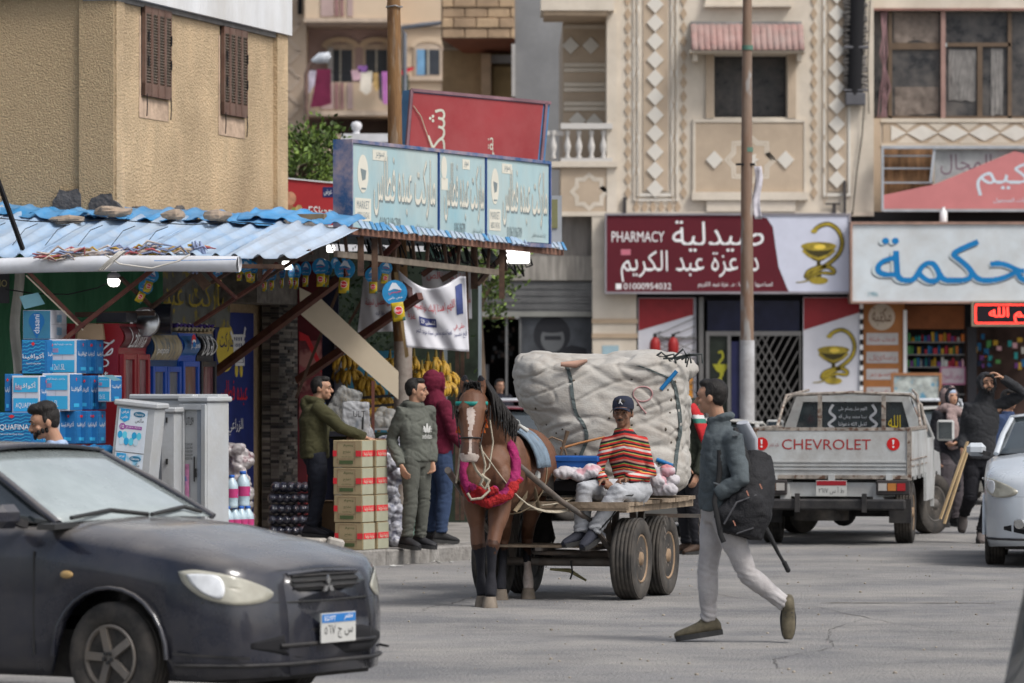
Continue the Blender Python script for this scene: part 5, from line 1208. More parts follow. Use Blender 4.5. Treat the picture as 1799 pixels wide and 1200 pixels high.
# ================================================================ drinks fridges
def fridge(label,pxa,pxb,ytop,yhead,side,trim,headm,doors,text,off=.65,dep=.62,glass=None,sidetext=None):
    ta,tb=tB(pxa,off),tB(pxb,off);F_=frame(CN+RA*off,U)
    zt=zB(ytop,ta,off);zh=zB(yhead,ta,off);f=thing('drinks_fridge',label,'fridge')
    q=MB(F_);q.rect(ta,KERB,tb,zh,-dep,-.04);o=q.obj('cabinet',side,f)
    n=8;prof=[(-dep,zh),(-dep,zt)]+[(-.06+.07*math.sin(math.pi*i/n)if 0<i<n else-.04,zt-(zt-zh)*i/n)for i in range(n+1)]
    q=MB(F_@Matrix(((0,0,1,0),(0,1,0,0),(-1,0,0,0),(0,0,0,1))));
    q2=MB(F_);vs_=[(ta,z,o_)for o_,z in prof]+[(tb,z,o_)for o_,z in prof];m_=len(prof)
    q2.add(vs_,[list(range(m_)),[m_+i for i in range(m_)][::-1]]+[(i,m_+i,m_+(i+1)%m_,(i+1)%m_)for i in range(m_)]);q2.obj('header_box',side,f)
    q=MB(F_);q.grid(lambda u,v:(ta+.02+(tb-ta-.04)*u,zt-.01-(zt-zh-.02)*v,-.052+.075*math.sin(math.pi*min(.999,max(.001,v)))),4,10);h=q.obj('header_face',headm,f)
    q=MB(F_);q.use(text[1]);zz=MB();letters(zz,text[0],ta+(tb-ta)*text[2],zh+(zt-zh)*text[3],ta+(tb-ta)*text[4],zh+(zt-zh)*text[5],0,bold=.03,shear=text[6]if len(text)>6 else 0)
    zz.v=[(x,y,-.052+.075*math.sin(math.pi*min(.999,max(.001,(zt-y)/(zt-zh))))+.006)for x,y,_ in zz.v];q.add(zz.v,zz.f);q.obj('lettering',None,h)
    w_=(tb-ta)/doors
    for i in range(doors):
        a=ta+w_*i+.012;b2=ta+w_*(i+1)-.012;q=MB(F_);e=.055
        q.rect(a,KERB+.12,a+e,zh-.03,-.038,.012);q.rect(b2-e,KERB+.12,b2,zh-.03,-.038,.012);q.rect(a+e,KERB+.12,b2-e,KERB+.12+e,-.038,.012);q.rect(a+e,zh-.03-e,b2-e,zh-.03,-.038,.012);d=q.obj('door',trim,f,bevel=.006)
        q=MB(F_);q.rect(a+e,KERB+.12+e,b2-e,zh-.03-e,-.035,-.015);q.obj('glass',glass,d)
    return f,F_,ta,tb,zt,zh
m_fred=mat('fridge_red',(.26,.012,.02),.35,var=.15,vs=2,coat=.3);m_fblue=mat('fridge_blue',(.012,.07,.38),.35,var=.15,coat=.3);m_fblk=mat('fridge_black',(.012,.012,.018),.35,coat=.3);m_fnav=mat('fridge_navy',(.015,.05,.13),.4)
g1=mat('fridge_glass_red',(.16,.07,.08),.15,var=.5,vs=2.5,fleck=(.22,.14,.14),fleck_s=4,st=(4,4,.6));g2=mat('fridge_glass_grey',(.12,.13,.15),.15,var=.5,vs=3,fleck=(.3,.1,.1),fleck_s=3,st=(4,4,.5));g3=mat('fridge_glass_brown',(.17,.09,.075),.15,var=.3,vs=2,fleck=(.08,.14,.11),fleck_s=2,st=(3,3,1))
f1,F_,ta,tb,zt,zh=fridge('tall red double-door fridge with a wine-red header, nearest the water cartons',215,263,568,616,m_fred,m_fred,mat('header_wine',(.12,.035,.04),.4,var=.4,vs=3),2,('Latina',whp,.25,.12,.8,.85,.3),glass=g1)
sf=frame(CN+RA*.65+U*(ta-.003),RA)
q=MB(sf);q.use(whp);letters(q,'D',-.24,PZ(645,42.9),-.13,PZ(630,42.9),.004,bold=.06);letters(q,'et',-.24,PZ(668,42.9),-.14,PZ(652,42.9),.004,bold=.03);ribbon(q,smoothpts([(-.2,PZ(600,42.9)),(-.12,PZ(603,42.9)),(-.08,PZ(597,42.9)),(-.18,PZ(612,42.9)),(-.24,PZ(624,42.9)),(-.12,PZ(622,42.9)),(-.1,PZ(612,42.9)),(-.18,PZ(626,42.9))]),.014,.005);q.obj('side_print',None,f1)
fridge('blue double-door fridge with a picture header between the red and the slim blue fridge',267,318,582,638,m_fnav,m_fblue,mat('header_photo',(.28,.22,.12),.4,var=.3,vs=2,fleck=(.05,.08,.12),fleck_s=5,dirt=(.5,.46,.36),dirt_amt=.7,dirt_s=4,st=(5,5,.6)),2,('pepsi',whp,.12,.25,.5,.5),glass=g2)
fp_,F_,ta,tb,zt,zh=fridge('slim bright blue single-door fridge with a blue cola header',320,350,585,629,m_fblue,m_fblue,mat('header_blue',(.03,.12,.3),.35,var=.4,vs=2),1,('pepsi',whp,.4,.35,.9,.6),glass=g3)
q=MB(F_);q.use(redp);disc(q,ta+.13,(zt+zh)/2+.05,.06,.06,.075,.078);q.use(whp);disc(q,ta+.13,(zt+zh)/2+.04,.055,.02,.079,.08);q.use(blup);disc(q,ta+.13,(zt+zh)/2+.01,.045,.03,.0805,.0815);q.obj('round_logo',None,fp_)
fridge('slim black single-door fridge with big white header letters beside the blue poster',352,380,586,629,m_fblk,m_fblk,m_fblk,1,('UGO',whp,.12,.1,.9,.9),glass=g1)
# egg trays, pan and things on top
et=thing('egg_tray_stack','stack of purple and cream egg trays on top of the blue fridges','egg trays',CN+RA*.45+U*tB(325,.45)+Vector((0,0,zB(584,tB(322,.65),.65))))
for i,(mm,dy)in enumerate(((mat('tray_cream',(.4,.35,.24),.9),0),(mat('tray_purple',(.07,.04,.2),.8),.035))):
    q=MB(Matrix.Rotation(R(-15),4,'Z'));q.grid(lambda u,v:(-.12+.3*v,-.75+1.15*u,dy+.022*abs(math.sin(u*30))*1.6+.02*abs(math.sin(v*12))),60,16);q.obj('egg_tray',mm,et,solid=.004)
q=MB(Matrix.Rotation(R(-15),4,'Z'))
for k in range(6):q.ball((.14,-.6+k*.17,.07),(.022,.022,.028),8,6)
q.obj('eggs',mat('egg_white',(.6,.57,.52),.5),et)
pn_=thing('steel_pan','shiny steel pan hung beneath the canopy over the red fridge','pan',W(256,567,43.6))
q=MB();q.lathe([(.0,.0),(.12,.0),(.135,-.012),(.14,.05),(.143,.05),(.139,-.016),(.12,-.022),(0,-.022)],26,M=Matrix.Rotation(R(80),4,'X')@Matrix.Rotation(R(-12),4,'Y'));q.obj('bowl',mat('bright_steel',(.55,.55,.55),.28,metal=1,var=.1),pn_)
q=MB();q.cyl((.12,.12,.0),.15,.22,24,'X');tag(q.obj('black_pot',m_fblk,loc=W(258,560,44)),'black pot standing behind the shiny steel pan','pot')
q=MB();q.box((0,0,0),(.3,.3,.09),rot=-15);tag(q.obj('black_crate',m_fblk,loc=W(205,558,43.3)),'black plastic crate on top of the red fridge','crate')
# ================================================================ water cartons, stacked under the canopy at the left
m_cw=mat('carton_white',(.55,.56,.62),.6,var=.06,vs=3,dirt=(.4,.4,.42),dirt_amt=.3,dirt_s=3)
m_cb=mat('carton_blue',(.015,.14,.36),.55,var=.06);m_cc=mat('carton_cyan',(.03,.32,.58),.55,var=.08);m_cw2=mat('carton_kraft',(.3,.21,.13),.8,var=.15)
def carton(px,pyt,D,w,h,d,style,label,rot=-15.07,group='water cartons stacked in the stall',dz=0):
    """px, pyt: where its left top front corner shows"""
    x=PX(px,D);zt=PZ(pyt,D);t=thing('water_carton',label,'carton',(x,D,zt-h),rot,group)
    q=MB();q.box((w/2,d/2,h/2),(w,d,h));q.obj('box',m_cb if style in('wave','slim')else m_cw if style!='kraft' else m_cw2,t,bevel=.006)
    F1=frame((0,-.003,0),(1,0,0));F2=frame((w+.003,0,0),(0,1,0));q=MB(F1)
    def side(F,W_):
        k=MB(F);k.use(m_cb);k.rect(.008,.008,W_-.008,h-.008,0,.002);k.use(whp);letters(k,'أكوافينا',W_*.12,h*.5,W_*.88,h*.68,.004,bold=.03,rows=20);k.use(redp);k.prism([(W_*.5-.012,h*.84),(W_*.5,h*.79),(W_*.5+.012,h*.84),(W_*.5,h*.89)],.003,.005);k.use(cyp);k.rect(W_*.3,h*.1,W_*.7,h*.2,.003,.005);return k
    if style=='wave':
        q.use(cyp)
        for i in range(11):q.M=F1;ribbon(q,[(.012+(w-.024)*j/14,max(.012,min(h-.012,h*(-.05+i*.105)+.007*math.sin(j*1.7)+.05*j/14)))for j in range(15)],.007,.003)
        q.use(redp);q.prism([(w*.4,h*.88),(w*.48,h*.82),(w*.56,h*.88),(w*.48,h*.94)],.004,.006)
        q.use(whp);letters(q,'أكوافينا' if 'Arabic' in label else 'AQUAFINA',w*.05,h*.42,w*.92,h*.62,.005,bold=.03);letters(q,'Natural Drinking Water',w*.2,h*.27,w*.8,h*.33,.005)
    elif style=='panel':
        q.use(cyp);q.rect(w*.06,h*.56,w*.94,h*.95,0,.002);q.rect(w*.06,h*.05,w*.94,h*.4,0,.002);q.use(whp)
        letters(q,'أكوافينا' if 'word' in label else 'مياه شرب طبيعية أكوافينا',w*.14,h*(.64 if 'word' in label else.82),w*.86,h*(.84 if 'word' in label else.9),.004,bold=.02);letters(q,'AQUAFINA' if 'word' in label else '12x1.5L',w*.14,h*.12,w*(.86 if 'word' in label else.6),h*.28,.004,bold=.02)
        q.use(mat('barcode_pink',(.45,.2,.3),.6));
        for k_ in range(7):q.rect(w*.12+k_*w*.035,h*.62,w*.12+k_*w*.035+w*.018,h*.74,.0025,.004)
        q.use(mat('flap_line',(.3,.3,.34),.7));q.rect(w*.5,h*.41,w*.51,h*.55,0,.001)
    elif style=='drop':
        q.use(mat('carton_teal',(.05,.20,.30),.5,var=.15));q.rect(.006,.006,w-.006,h-.006,0,.002);q.use(m_cb);q.prism([(w*.5+w*.28*math.cos(a),h*.62+h*.3*math.sin(a))for a in[math.pi*(1.15*i/12-.08)for i in range(13)]]+[(w*.5,h*.02)],.003,.005);q.use(whp);letters(q,'dasani',w*.4,h*.2,w*.6,h*.85,.006,rot=90,bold=.02)
        k=MB(F2);k.use(cyp)
        for yy in(.28,.72):
            for i in range(9):k.rect(d*.35,h*(yy-.13+.03*i),d*.65,h*(yy-.13+.03*i+.012),.001,.002)
        k.use(mat('flap_line'));k.rect(.0,h*.5,d,h*.51,.001,.002);k.obj('side_print',None,t)
    if style in('wave','panel','slim'):
        side(F2,d).obj('side_print',None,t)
    if style=='slim':side(F1,w).obj('front_print',None,t)
    elif q.v:q.obj('front_print',None,t)
    return t
cs=43.0/FP
L_=[ # px, pytop, D, w px, h px, depth m, style, label
 (-12,725,42.0,72,54,.3,'wave','dark blue wave patterned carton at the bottom left of the stack, behind the young man'),
 (62,722,42.2,44,58,.34,'panel','white and blue carton just behind the head of the young man'),
 (108,722,42.3,26,58,.22,'slim','slim blue carton end in the bottom row, right of the young man'),
 (136,722,42.4,17,58,.2,'slim','second slim blue carton end in the bottom row'),
 (156,722,42.5,17,58,.2,'slim','third slim blue carton end in the bottom row'),
 (8,657,42.15,12,66,.3,'slim','narrow blue carton at the far left of the second row'),
 (21,660,42.1,51,66,.3,'panel','white carton with a cyan word panel, left of the second row'),
 (74,656,42.2,50,66,.34,'panel','white carton with a barcode panel, middle of the second row'),
 (139,660,42.5,20,60,.2,'slim','slim carton of the second row beside the barcode panel carton'),
 (160,660,42.6,14,60,.2,'slim','slimmest carton at the right of the second row'),
 (38,597,42.6,45,60,.3,'wave','dark blue wave patterned carton with Arabic name, below the teal drop carton'),
 (86,596,42.7,50,61,.34,'panel','white and blue carton in the third row under the open flap'),
 (139,597,42.9,14,60,.18,'slim','slim blue carton end in the third row'),
 (155,597,43.0,14,60,.2,'slim','slim blue carton end at the right of the third row'),
 (40,545,42.9,52,51,.42,'drop','teal carton with a blue drop on top of the whole stack')]
for px,py,D,wp_,hp_,d,st_,lb_ in L_:carton(px,py,D,wp_*D/FP/.985,hp_*D/FP,d,st_,lb_)
for px,py,D,w_,h_,st_,lab in((172,660,42.5,24,46,'panel','opened white and cyan carton leaning out to the right of the stack'),):
    carton(px,py,D,w_*D/FP,h_*D/FP,.25,st_,lab,rot=-20)
def slab(nm,label,cat,pts,D,m,th=.006,dy=None,group=None):
    """thin upright sheet traced from its corners at its own distance"""
    q=MB();k=D/FP;P=[((a-899.5)*k,CAM_H+(664-b)*k)for a,b in pts];cx=sum(p[0]for p in P)/len(P);cz=min(p[1]for p in P)
    q.prism([(x-cx,z-cz)for x,z in P],-th/2,th/2,M=frame((0,0,0),(1,0,0)));o=q.obj(nm,m,loc=(cx,D,cz));return tag(o,label,cat,group)
slab('carton_flap','light blue loose carton flap lying on the teal carton','cardboard',[(34,521),(67,514),(79,534),(43,543)],42.85,mat('flap_cyan',(.16,.34,.4),.6))
slab('carton_flap','cyan flap sticking out of the leaning carton beside the red fridge','cardboard',[(180,659),(198,659),(214,668),(200,669)],42.3,mat('flap_cyan'))
carton(132,568,43.2,.2,.15,.3,'kraft','brown cardboard carton between the water cartons and the red fridge')
q=MB();q.add([(-.13,-.1,0),(.13,-.1,0),(.13,.1,0),(-.13,.1,0),(-.09,-.1,.14),(.11,-.1,.15),(.11,.1,.15),(-.09,.1,.14)],[(3,2,1,0),(4,5,6,7),(0,1,5,4),(1,2,6,5),(2,3,7,6),(3,0,4,7)]);tag(q.obj('torn_carton',m_cw2,loc=W(160,597,43.1)),'torn brown carton beside the top of the red fridge','carton')
q=MB()
for i in range(26):p=Vector((rnd.uniform(-.1,.22),rnd.uniform(-.1,.1),rnd.uniform(0,.06)));q.ball(p,(.06,.05,.035),8,5)
tag(bake(q,'blue_sack_heap',mat('blue_plastic',(.02,.22,.5),.35,var=.3,vs=8),.012,1,wr=.01,wf=(20,20,20)),'heap of shiny blue plastic packs at the foot of the cabinets','plastic packs').location=(PX(150,41.2),41.2,PZ(800,41.2))
q=MB();q.box((0,0,.2),(.95,.6,.4));tag(q.obj('low_table',m_steeld,loc=(PX(168,41.5),41.5,PZ(800,41.5)-.42)),'low dark table under the blue plastic packs','table')
q=MB();q.box((0,0,0),(1.3,.62,.95-.0));o=q.obj('stack_platform',mat('pallet_wood',(.16,.11,.07),.9,var=.3),loc=(PX(80,42.6),42.75,KERB+.475));o.rotation_euler=(0,0,R(-15));tag(o,'wooden platform under the water cartons','platform')

# ================================================================ grey street cabinets
m_cab=mat('cabinet_grey',(.37,.39,.41),.5,var=.1,vs=2,dirt=(.3,.28,.24),dirt_amt=.5,dirt_s=2.5,bump=.1,bs=30)
m_cabd=mat('cabinet_gap',(.05,.055,.06),.7);m_torn=mat('torn_paper',(.55,.54,.52),.85,var=.25,vs=9,fleck=(.28,.28,.27),fleck_s=14,st=(1,1,.4))
def cabinet(label,px,D,ytop,w,d,rot,tilt=0,lid=.05,tiltx=0):
    t=thing('street_cabinet',label,'cabinet',(PX(px,D),D,KERB),rot,'grey street cabinets');h=PZ(ytop,D)-KERB
    t.rotation_euler=(R(tiltx),R(tilt),R(rot))
    q=MB();q.box((w/2,d/2,(h-lid)/2),(w,d,h-lid));q.obj('body',m_cab,t,bevel=.008)
    q=MB();q.box((w/2,d/2,h-lid/2+.002),(w+.05,d+.05,lid),top=.985,cham=.012);q.obj('lid',m_cab,t)
    return t,h
# big one behind
c1,h1=cabinet('biggest grey cabinet with an open framed door in the middle of the group',224,42.4,693,.62,.36,-22)
c1.location.x=PX(232,42.4)
q=MB(frame((0,-.004,0),(1,0,0)));q.rect(.02,.1,.59,h1-.1,0,.012);q.rect(.47,.1,.478,h1-.1,.012,.016);q.obj('door',m_cab,c1)
# open frame cabinet (third)
c2,h2=cabinet('grey cabinet with stencilled black print and a padlocked door',318,42.0,697,.30,.34,-32)
q=MB(frame((0,-.004,0),(1,0,0)));q.rect(.0,0,.05,h2-.07,0,.03);q.rect(.25,0,.298,h2-.07,0,.03);q.rect(.05,h2-.12,.25,h2-.07,0,.03);q.rect(.05,0,.25,.2,0,.03);q.obj('door_frame',m_cab,c2,bevel=.004)
q=MB(frame((0,-.004,0),(1,0,0)));q.use(mat('cabinet_channel',(.24,.27,.31),.5));q.rect(.19,.2,.249,h2-.12,0,.004);q.obj('channel',None,c2)
q=MB(frame((0,-.012,0),(1,0,0)));q.use(blk);letters(q,'UTL09',.065,h2-.26,.15,h2-.19,0,bold=.03)
for i in range(5):letters(q,'KGNOW',.06,h2-.45-i*.033,.14,h2-.425-i*.033,0,bold=.05)
q.rect(.155,h2-.78,.168,h2-.55,0,.006);q.rect(.165,h2-.74,.185,h2-.66,0,.02);q.use(mat('sticker_pink',(.5,.2,.35),.6,var=.5,vs=9,fleck=(.1,.15,.35),fleck_s=12));q.rect(.055,h2-.98,.1,h2-.62,-.002,.0);q.obj('print',None,c2)
# fourth, right, with torn posters on the side facing the street corner
c3,h3=cabinet('grey cabinet with torn white and pink papers at the right end of the group',352,42.25,693,.17,.2,-18)
q=MB(frame((0,-.005,0),(1,0,0)));q.use(m_torn);q.prism([(.03,h3-.85),(.145,h3-.86),(.15,h3-.42),(.035,h3-.45)],.0,.003);q.use(mat('sticker_mix',(.5,.2,.32),.6,var=.2,vs=5,fleck=(.08,.4,.6),fleck_s=7));q.prism([(.035,h3-.45),(.16,h3-.44),(.155,h3-.2),(.09,h3-.17),(.04,h3-.22)],.0,.004);q.use(m_torn);q.prism([(.07,h3-.21),(.12,h3-.2),(.13,h3-.12),(.1,h3-.09),(.075,h3-.13)],.004,.006);q.obj('torn_papers',None,c3)
# small cabinet on the side of the big one
c4,h4=cabinet('narrow pale grey cabinet with rounded edge between the poster cabinet and the stencilled one',283,41.8,716,.13,.2,-16);
q=MB(frame((0,-.005,0),(1,0,0)));q.use(blk);q.rect(.05,h4-.14,.065,h4-.09,0,.01);q.rect(.05,h4-.52,.07,h4-.47,0,.012);q.rect(.0,h4-.2,.02,h4-.15,0,.01);q.obj('hinges',None,c4)
# first one, leaning, covered with detergent posters
c5,h5=cabinet('leaning grey cabinet pasted with blue and white detergent posters',190,41.0,700,.37,.28,-14,tilt=6)
c5.location.x=PX(178,41)
q=MB(frame((0,-.005,0),(1,0,0)))
m_pw=mat('poster_pale',(.55,.6,.66),.5,var=.1,vs=4,fleck=(.2,.45,.62),fleck_s=6)
for k in range(3):
    y1=h5-.07-k*.40;y0=y1-.39;q.use(m_pw);q.rect(.03,y0,.30,y1,0,.003)
    q.use(blup if False else mat('offer_blue',(.02,.28,.55),.5));q.prism([(.045,y1-.005),(.135,y1-.005),(.135,y1-.10),(.09,y1-.125),(.045,y1-.10)],.003,.005);q.use(whp);letters(q,'عرض',.055,y1-.05,.125,y1-.015,.006,bold=.04,rows=20);letters(q,'خاص',.06,y1-.095,.12,y1-.06,.006,bold=.04,rows=20)
    q.use(mat('logo_teal',(.02,.14,.25),.5));disc(q,.225,y1-.045,.055,.025,.003,.005);q.use(whp);letters(q,'Gamity',.185,y1-.06,.265,y1-.035,.006,bold=.04,rows=18);q.use(blk);letters(q,'ماكس',.19,y1-.125,.27,y1-.08,.004,rows=18)
    q.use(mat('offer_purple',(.28,.08,.3),.5));disc(q,.075,y1-.165,.03,.03,.003,.005);q.rect(.1,y1-.182,.26,y1-.152,.003,.0045);q.use(whp);letters(q,'10',.06,y1-.18,.09,y1-.15,.006,bold=.04,rows=18);letters(q,'جنيه خصم',.11,y1-.176,.25,y1-.158,.005,rows=16)
    for i in range(9):
        q.use((mat('pack_a',(.02,.3,.55),.5),mat('pack_b',(.1,.5,.65),.5),mat('pack_c',(.45,.6,.7),.5))[i%3]);disc(q,.06+(i%5)*.045+(.02 if i>4 else 0),y1-.24-(.055 if i>4 else 0),.024,.035,.003+i*.0004,.004+i*.0004,n=10)
q.obj('posters',None,c5)
q=MB(frame((.364,0,0),(0,1,0)));q.use(m_torn);q.prism([(.02,.2),(.2,.16),(.21,h5-.12),(.03,h5-.1)],0,.003);q.obj('torn_papers',None,c5)

# ================================================================ bottles and plastic bundles right of the cabinets
def bundle(nm,label,x,y,z,w,d,h,m,n,r,cat='packs'):
    q=MB()
    for i in range(n):
        p=(rnd.uniform(-w/2,w/2),rnd.uniform(-d/2,d/2),h*i/n+rnd.uniform(-.02,.02));rr=r*rnd.uniform(.8,1.25)
        q.ball(p,(rr*1.3,rr,rr*.8),9,6,rot=Matrix.Rotation(rnd.uniform(-.6,.6),4,'Y')@Matrix.Rotation(rnd.uniform(-1,1),4,'Z'))
    o=bake(q,nm,m,.011,1,wr=.009,wf=(24,24,30));o.location=(x,y,z);return tag(o,label,cat)
m_net=mat('clear_pack',(.34,.30,.30),.25,var=.4,vs=9,fleck=(.13,.04,.05),fleck_s=10,spec=.7,dirt=(.55,.55,.56),dirt_amt=.6,dirt_s=14)
bundle('crumpled_pack_pile','tall pile of crumpled clear plastic packs right of the grey cabinets',PX(418,44.1),44.1,PZ(905,44.1),.2,.2,.66,m_net,60,.062)
bt0=None
def bottle(label,x,y,z,s=1.0):
    global bt0
    if bt0 is None:
        bt0=thing('water_bottle',label,'bottle',(x,y,z),0,'large water bottles by the cabinets')
        q=MB();q.lathe([(.0,0),(.058,.004),(.062,.03),(.058,.06),(.062,.09),(.062,.20),(.056,.235),(.025,.285),(.02,.30)],14);q.obj('body',mat('bottle_clear',(.33,.45,.52),.12,var=.3,vs=9,spec=.8,dirt=(.6,.66,.7),dirt_amt=.5,dirt_s=8),bt0)
        q=MB();q.lathe([(.026,.29),(.028,.293),(.028,.315),(.0,.317)],12);q.obj('cap',flat('cap_blue',(.02,.1,.4)),bt0)
        q=MB();q.lathe([(.0635,.10),(.0635,.185)],14,caps=False);q.obj('wrap',mat('wrap_pink',(.42,.04,.16),.4,var=.2,vs=8,fleck=(.03,.3,.5),fleck_s=9),bt0);return bt0
    return dup(bt0,(x,y,z),label=label,scale=s)
D_=43.1
for i,(px,dy,lab,s_)in enumerate(((407,0,'front big water bottle in the upper row beside the cabinets',1.15),(424,.25,'rear big water bottle in the upper row beside the cabinets',1.1))):
    bottle(lab,PX(px,D_),D_+dy,PZ(893,D_),s_)
for i,px in enumerate((400,412,423,434)):bottle(('leftmost','second','third','rightmost')[i]+' water bottle in the lower row under the clear packs',PX(px,D_),D_-.05+.06*i,PZ(945,D_),.95)
q=MB();q.box((0,0,0),(.36,.4,PZ(945,D_)-KERB));tag(q.obj('bottle_crate',m_cw2,loc=(PX(416,D_),D_+.08,(PZ(945,D_)+KERB)/2)),'brown crate under the water bottles','crate')
# dark bottle packs on the step by the pillar
m_cola=mat('cola_pack',(.022,.024,.045),.2,var=.5,vs=12,fleck=(.10,.035,.03),fleck_s=16,spec=.8,dirt=(.3,.32,.38),dirt_amt=.35,dirt_s=10)
for i in range(5):
    q=MB();y=924-i*19
    for k in range(7):q.ball((-.22+k*.073+(.02 if i%2 else 0),0,0),(.05,.13,.052),9,6)
    o=bake(q,'drink_pack',m_cola,.012,1,wr=.006,wf=(20,20,20));D2=45.4;o.location=(PX(517+(6 if i==4 else(-3 if i%2 else 2)),D2),D2,PZ(y+8,D2));tag(o,'shrink-wrapped dark bottle pack, %s of the pile by the pillar'%('lowest','second from below','middle one','second from above','topmost')[i],'drink pack','dark bottle packs piled by the pillar')
# sacks of wrapped snacks between the cartons and the young man in grey
m_snack=mat('snack_pack',(.30,.31,.36),.3,var=.7,vs=10,fleck=(.03,.04,.11),fleck_s=9,spec=.7,dirt=(.55,.53,.5),dirt_amt=.4,dirt_s=8)
bundle('snack_pack_column','tall column of blue and white snack packs behind the cartons',PX(686,44.6),44.7,KERB+.03,.16,.2,1.05,m_snack,90,.062)
bundle('colourful_pack_heap','heap of pink and green wrapped packs behind the man in blue jeans',PX(748,46.4),46.6,KERB+.03,.32,.2,.8,mat('colour_pack',(.2,.35,.28),.35,var=.7,vs=8,fleck=(.5,.06,.18),fleck_s=7,dirt=(.4,.45,.5),dirt_amt=.5,dirt_s=9),70,.06)
# ================================================================ brown cartons of the man in olive
m_kr=mat('kraft_carton',(.33,.26,.15),.75,var=.12,vs=3);m_krs=mat('kraft_side',(.32,.32,.235),.7,var=.12)
def kraft(label,x,y,z,w,d,h,rot,i):
    t=thing('brown_carton',label,'carton',(x,y,z),rot,'brown cartons in front of the man in olive')
    q=MB();q.box((w/2,d/2,h/2),(w,d,h));q.obj('box',m_kr,t,bevel=.005)
    q=MB(frame((0,-.003,0),(1,0,0)));q.use(redp);q.rect(0,h*.4,w*.13,h*.62,0,.002);q.rect(w*.8,h*.4,w,h*.62,0,.002)
    q.use(mat('carton_line',(.16,.07,.05),.8));
    for a,b_ in((.15,.155),(.77,.775)):q.rect(w*a,h*.12,w*b_,h*.93,0,.002)
    q.rect(w*.15,h*.93,w*.775,h*.94,0,.002);q.rect(w*.15,h*.3,w*.775,h*.31,0,.002)
    q.use(flat('carton_green',(.07,.1,.04)));q.rect(w*.22,h*.12,w*.7,h*.25,0,.002);letters(q,'Ayma',w*.36,h*.74,w*.7,h*.86,.001,bold=.03,rows=18);letters(q,'تفاح',w*.35,h*.5,w*.62,h*.62,.001,rows=16);letters(q,'عبوة الأصلية',w*.3,h*.36,w*.66,h*.43,.001,rows=14)
    q.obj('front_print',None,t)
    q=MB(frame((w+.002,0,0),(0,1,0)));q.use(m_krs);q.rect(.004,.004,d-.004,h-.004,0,.002);q.use(redp);q.rect(.004,h*.4,d*.96,h*.62,.003,.005);q.use(mat('carton_cream',(.5,.46,.36),.7));letters(q,'عروسة',d*.15,h*.38,d*.5,h*.66,.006,bold=.05,rows=18);letters(q,'عروسة',d*.55,h*.38,d*.9,h*.66,.006,bold=.05,rows=18);q.obj('side_print',None,t)
kD=43.55;kw,kh,kd=.30,.263,.36
nm_=('bottom','second from below','third from below','topmost')
for i in range(4):
    jx=rnd.uniform(-.012,.012);z=KERB+.008+i*kh
    kraft('%s brown carton of the front column, printed with a red band'%nm_[i],PX(587,kD)+jx,kD,z,kw,.25,kh-.006,-24+rnd.uniform(-1.5,1.5),i)
    kraft('%s brown carton of the rear column, showing its greenish side'%nm_[i],PX(587,kD)+.285*math.sin(R(24))+.012+jx,kD+.27,z,kw,.25,kh-.006,-24+rnd.uniform(-1.5,1.5),i)
for i,(z,h)in enumerate(((KERB+.03,.42),(KERB+.46,.6))):
    q=MB();q.box((0,0,h/2),(.13,.2,h));o=q.obj('slim_carton',mat('slim_carton_tan',(.42,.22,.15),.7,var=.2,vs=4,fleck=(.4,.06,.05),fleck_s=9));o.location=(PX(662,44.2),44.25,z);o.rotation_euler=(0,0,R(-20));tag(o,('lower','upper')[i]+' slim reddish carton standing between brown cartons and snack packs','carton')
q=MB();q.box((0,0,.16),(.3,.3,.32));q.box((0,0,.33),(.31,.31,.01));o=q.obj('brown_box',mat('dark_kraft',(.14,.09,.05),.8,var=.3),loc=(PX(578,44.3),44.4,KERB+.12));tag(o,'low dark brown box behind the legs of the man in olive','carton')
# white crates of stone kerb under his feet
for i,(px,lab,w_)in enumerate(((545,'pale broken kerb block under the feet of the man in olive, left one',.28),(588,'pale broken kerb block beside the brown cartons',.16))):
    q=MB();q.box((0,0,0),(w_,.22,.13),top=.9,cham=.02);o=q.obj('kerb_block',mat('block_stone',(.33,.31,.28),.9,var=.2,vs=5,bump=.6,bs=20));o.location=(PX(px,43.3),43.35,KERB+.06);o.rotation_euler=(0,R(i*14),R(-14+20*i));tag(o,lab,'stone block')
# clear plastic bags on the boxes
q=MB();
q.box((0,0,.17),(.26,.18,.34),top=.92);q.ball((.08,0,.02),(.1,.09,.1),10,8)
m_bag=mat('milky_plastic',(.42,.43,.45),.3,alpha=.55,var=.25,vs=6,spec=.3,dirt=(.5,.5,.52),dirt_amt=.5,dirt_s=9)
o=bake(q,'plastic_bag',m_bag,.012,2,wr=.014,wf=(14,14,16));o.location=(PX(625,44.2),44.3,PZ(770,43.8));tag(o,'milky clear plastic bag with dark print on top of the brown cartons','plastic bag')
q=MB(frame((PX(625,44.2),44.16,PZ(770,43.8)),(1,-.1,0)));q.use(blk);letters(q,'ULT',-.02,.2,.1,.26,.03,bold=.02);q.bar((.07,.08,.03),(.075,.2,.03),.02,.004);tag(q.obj('bag_print'),'dark print on the milky clear plastic bag','print')
q=MB()
q.box((-.0,0,.18),(.34,.2,.40),rot=Matrix.Rotation(R(22),4,'Y'),top=.6)
o=bake(q,'plastic_sheeting',mat('grey_plastic',(.24,.24,.23),.35,alpha=.6,var=.5,vs=5,spec=.3,dirt=(.4,.4,.38),dirt_amt=.5,dirt_s=6),.013,2,wr=.018,wf=(12,12,10));o.location=(PX(603,44.8),44.9,PZ(750,44.8));tag(o,'crumpled grey plastic sheeting behind the milky bag','plastic sheet')
q=MB()
for i in range(10):q.ball((rnd.uniform(-.08,.1),rnd.uniform(-.08,.08),rnd.uniform(0,.16)),(.07,.06,.06),9,6)
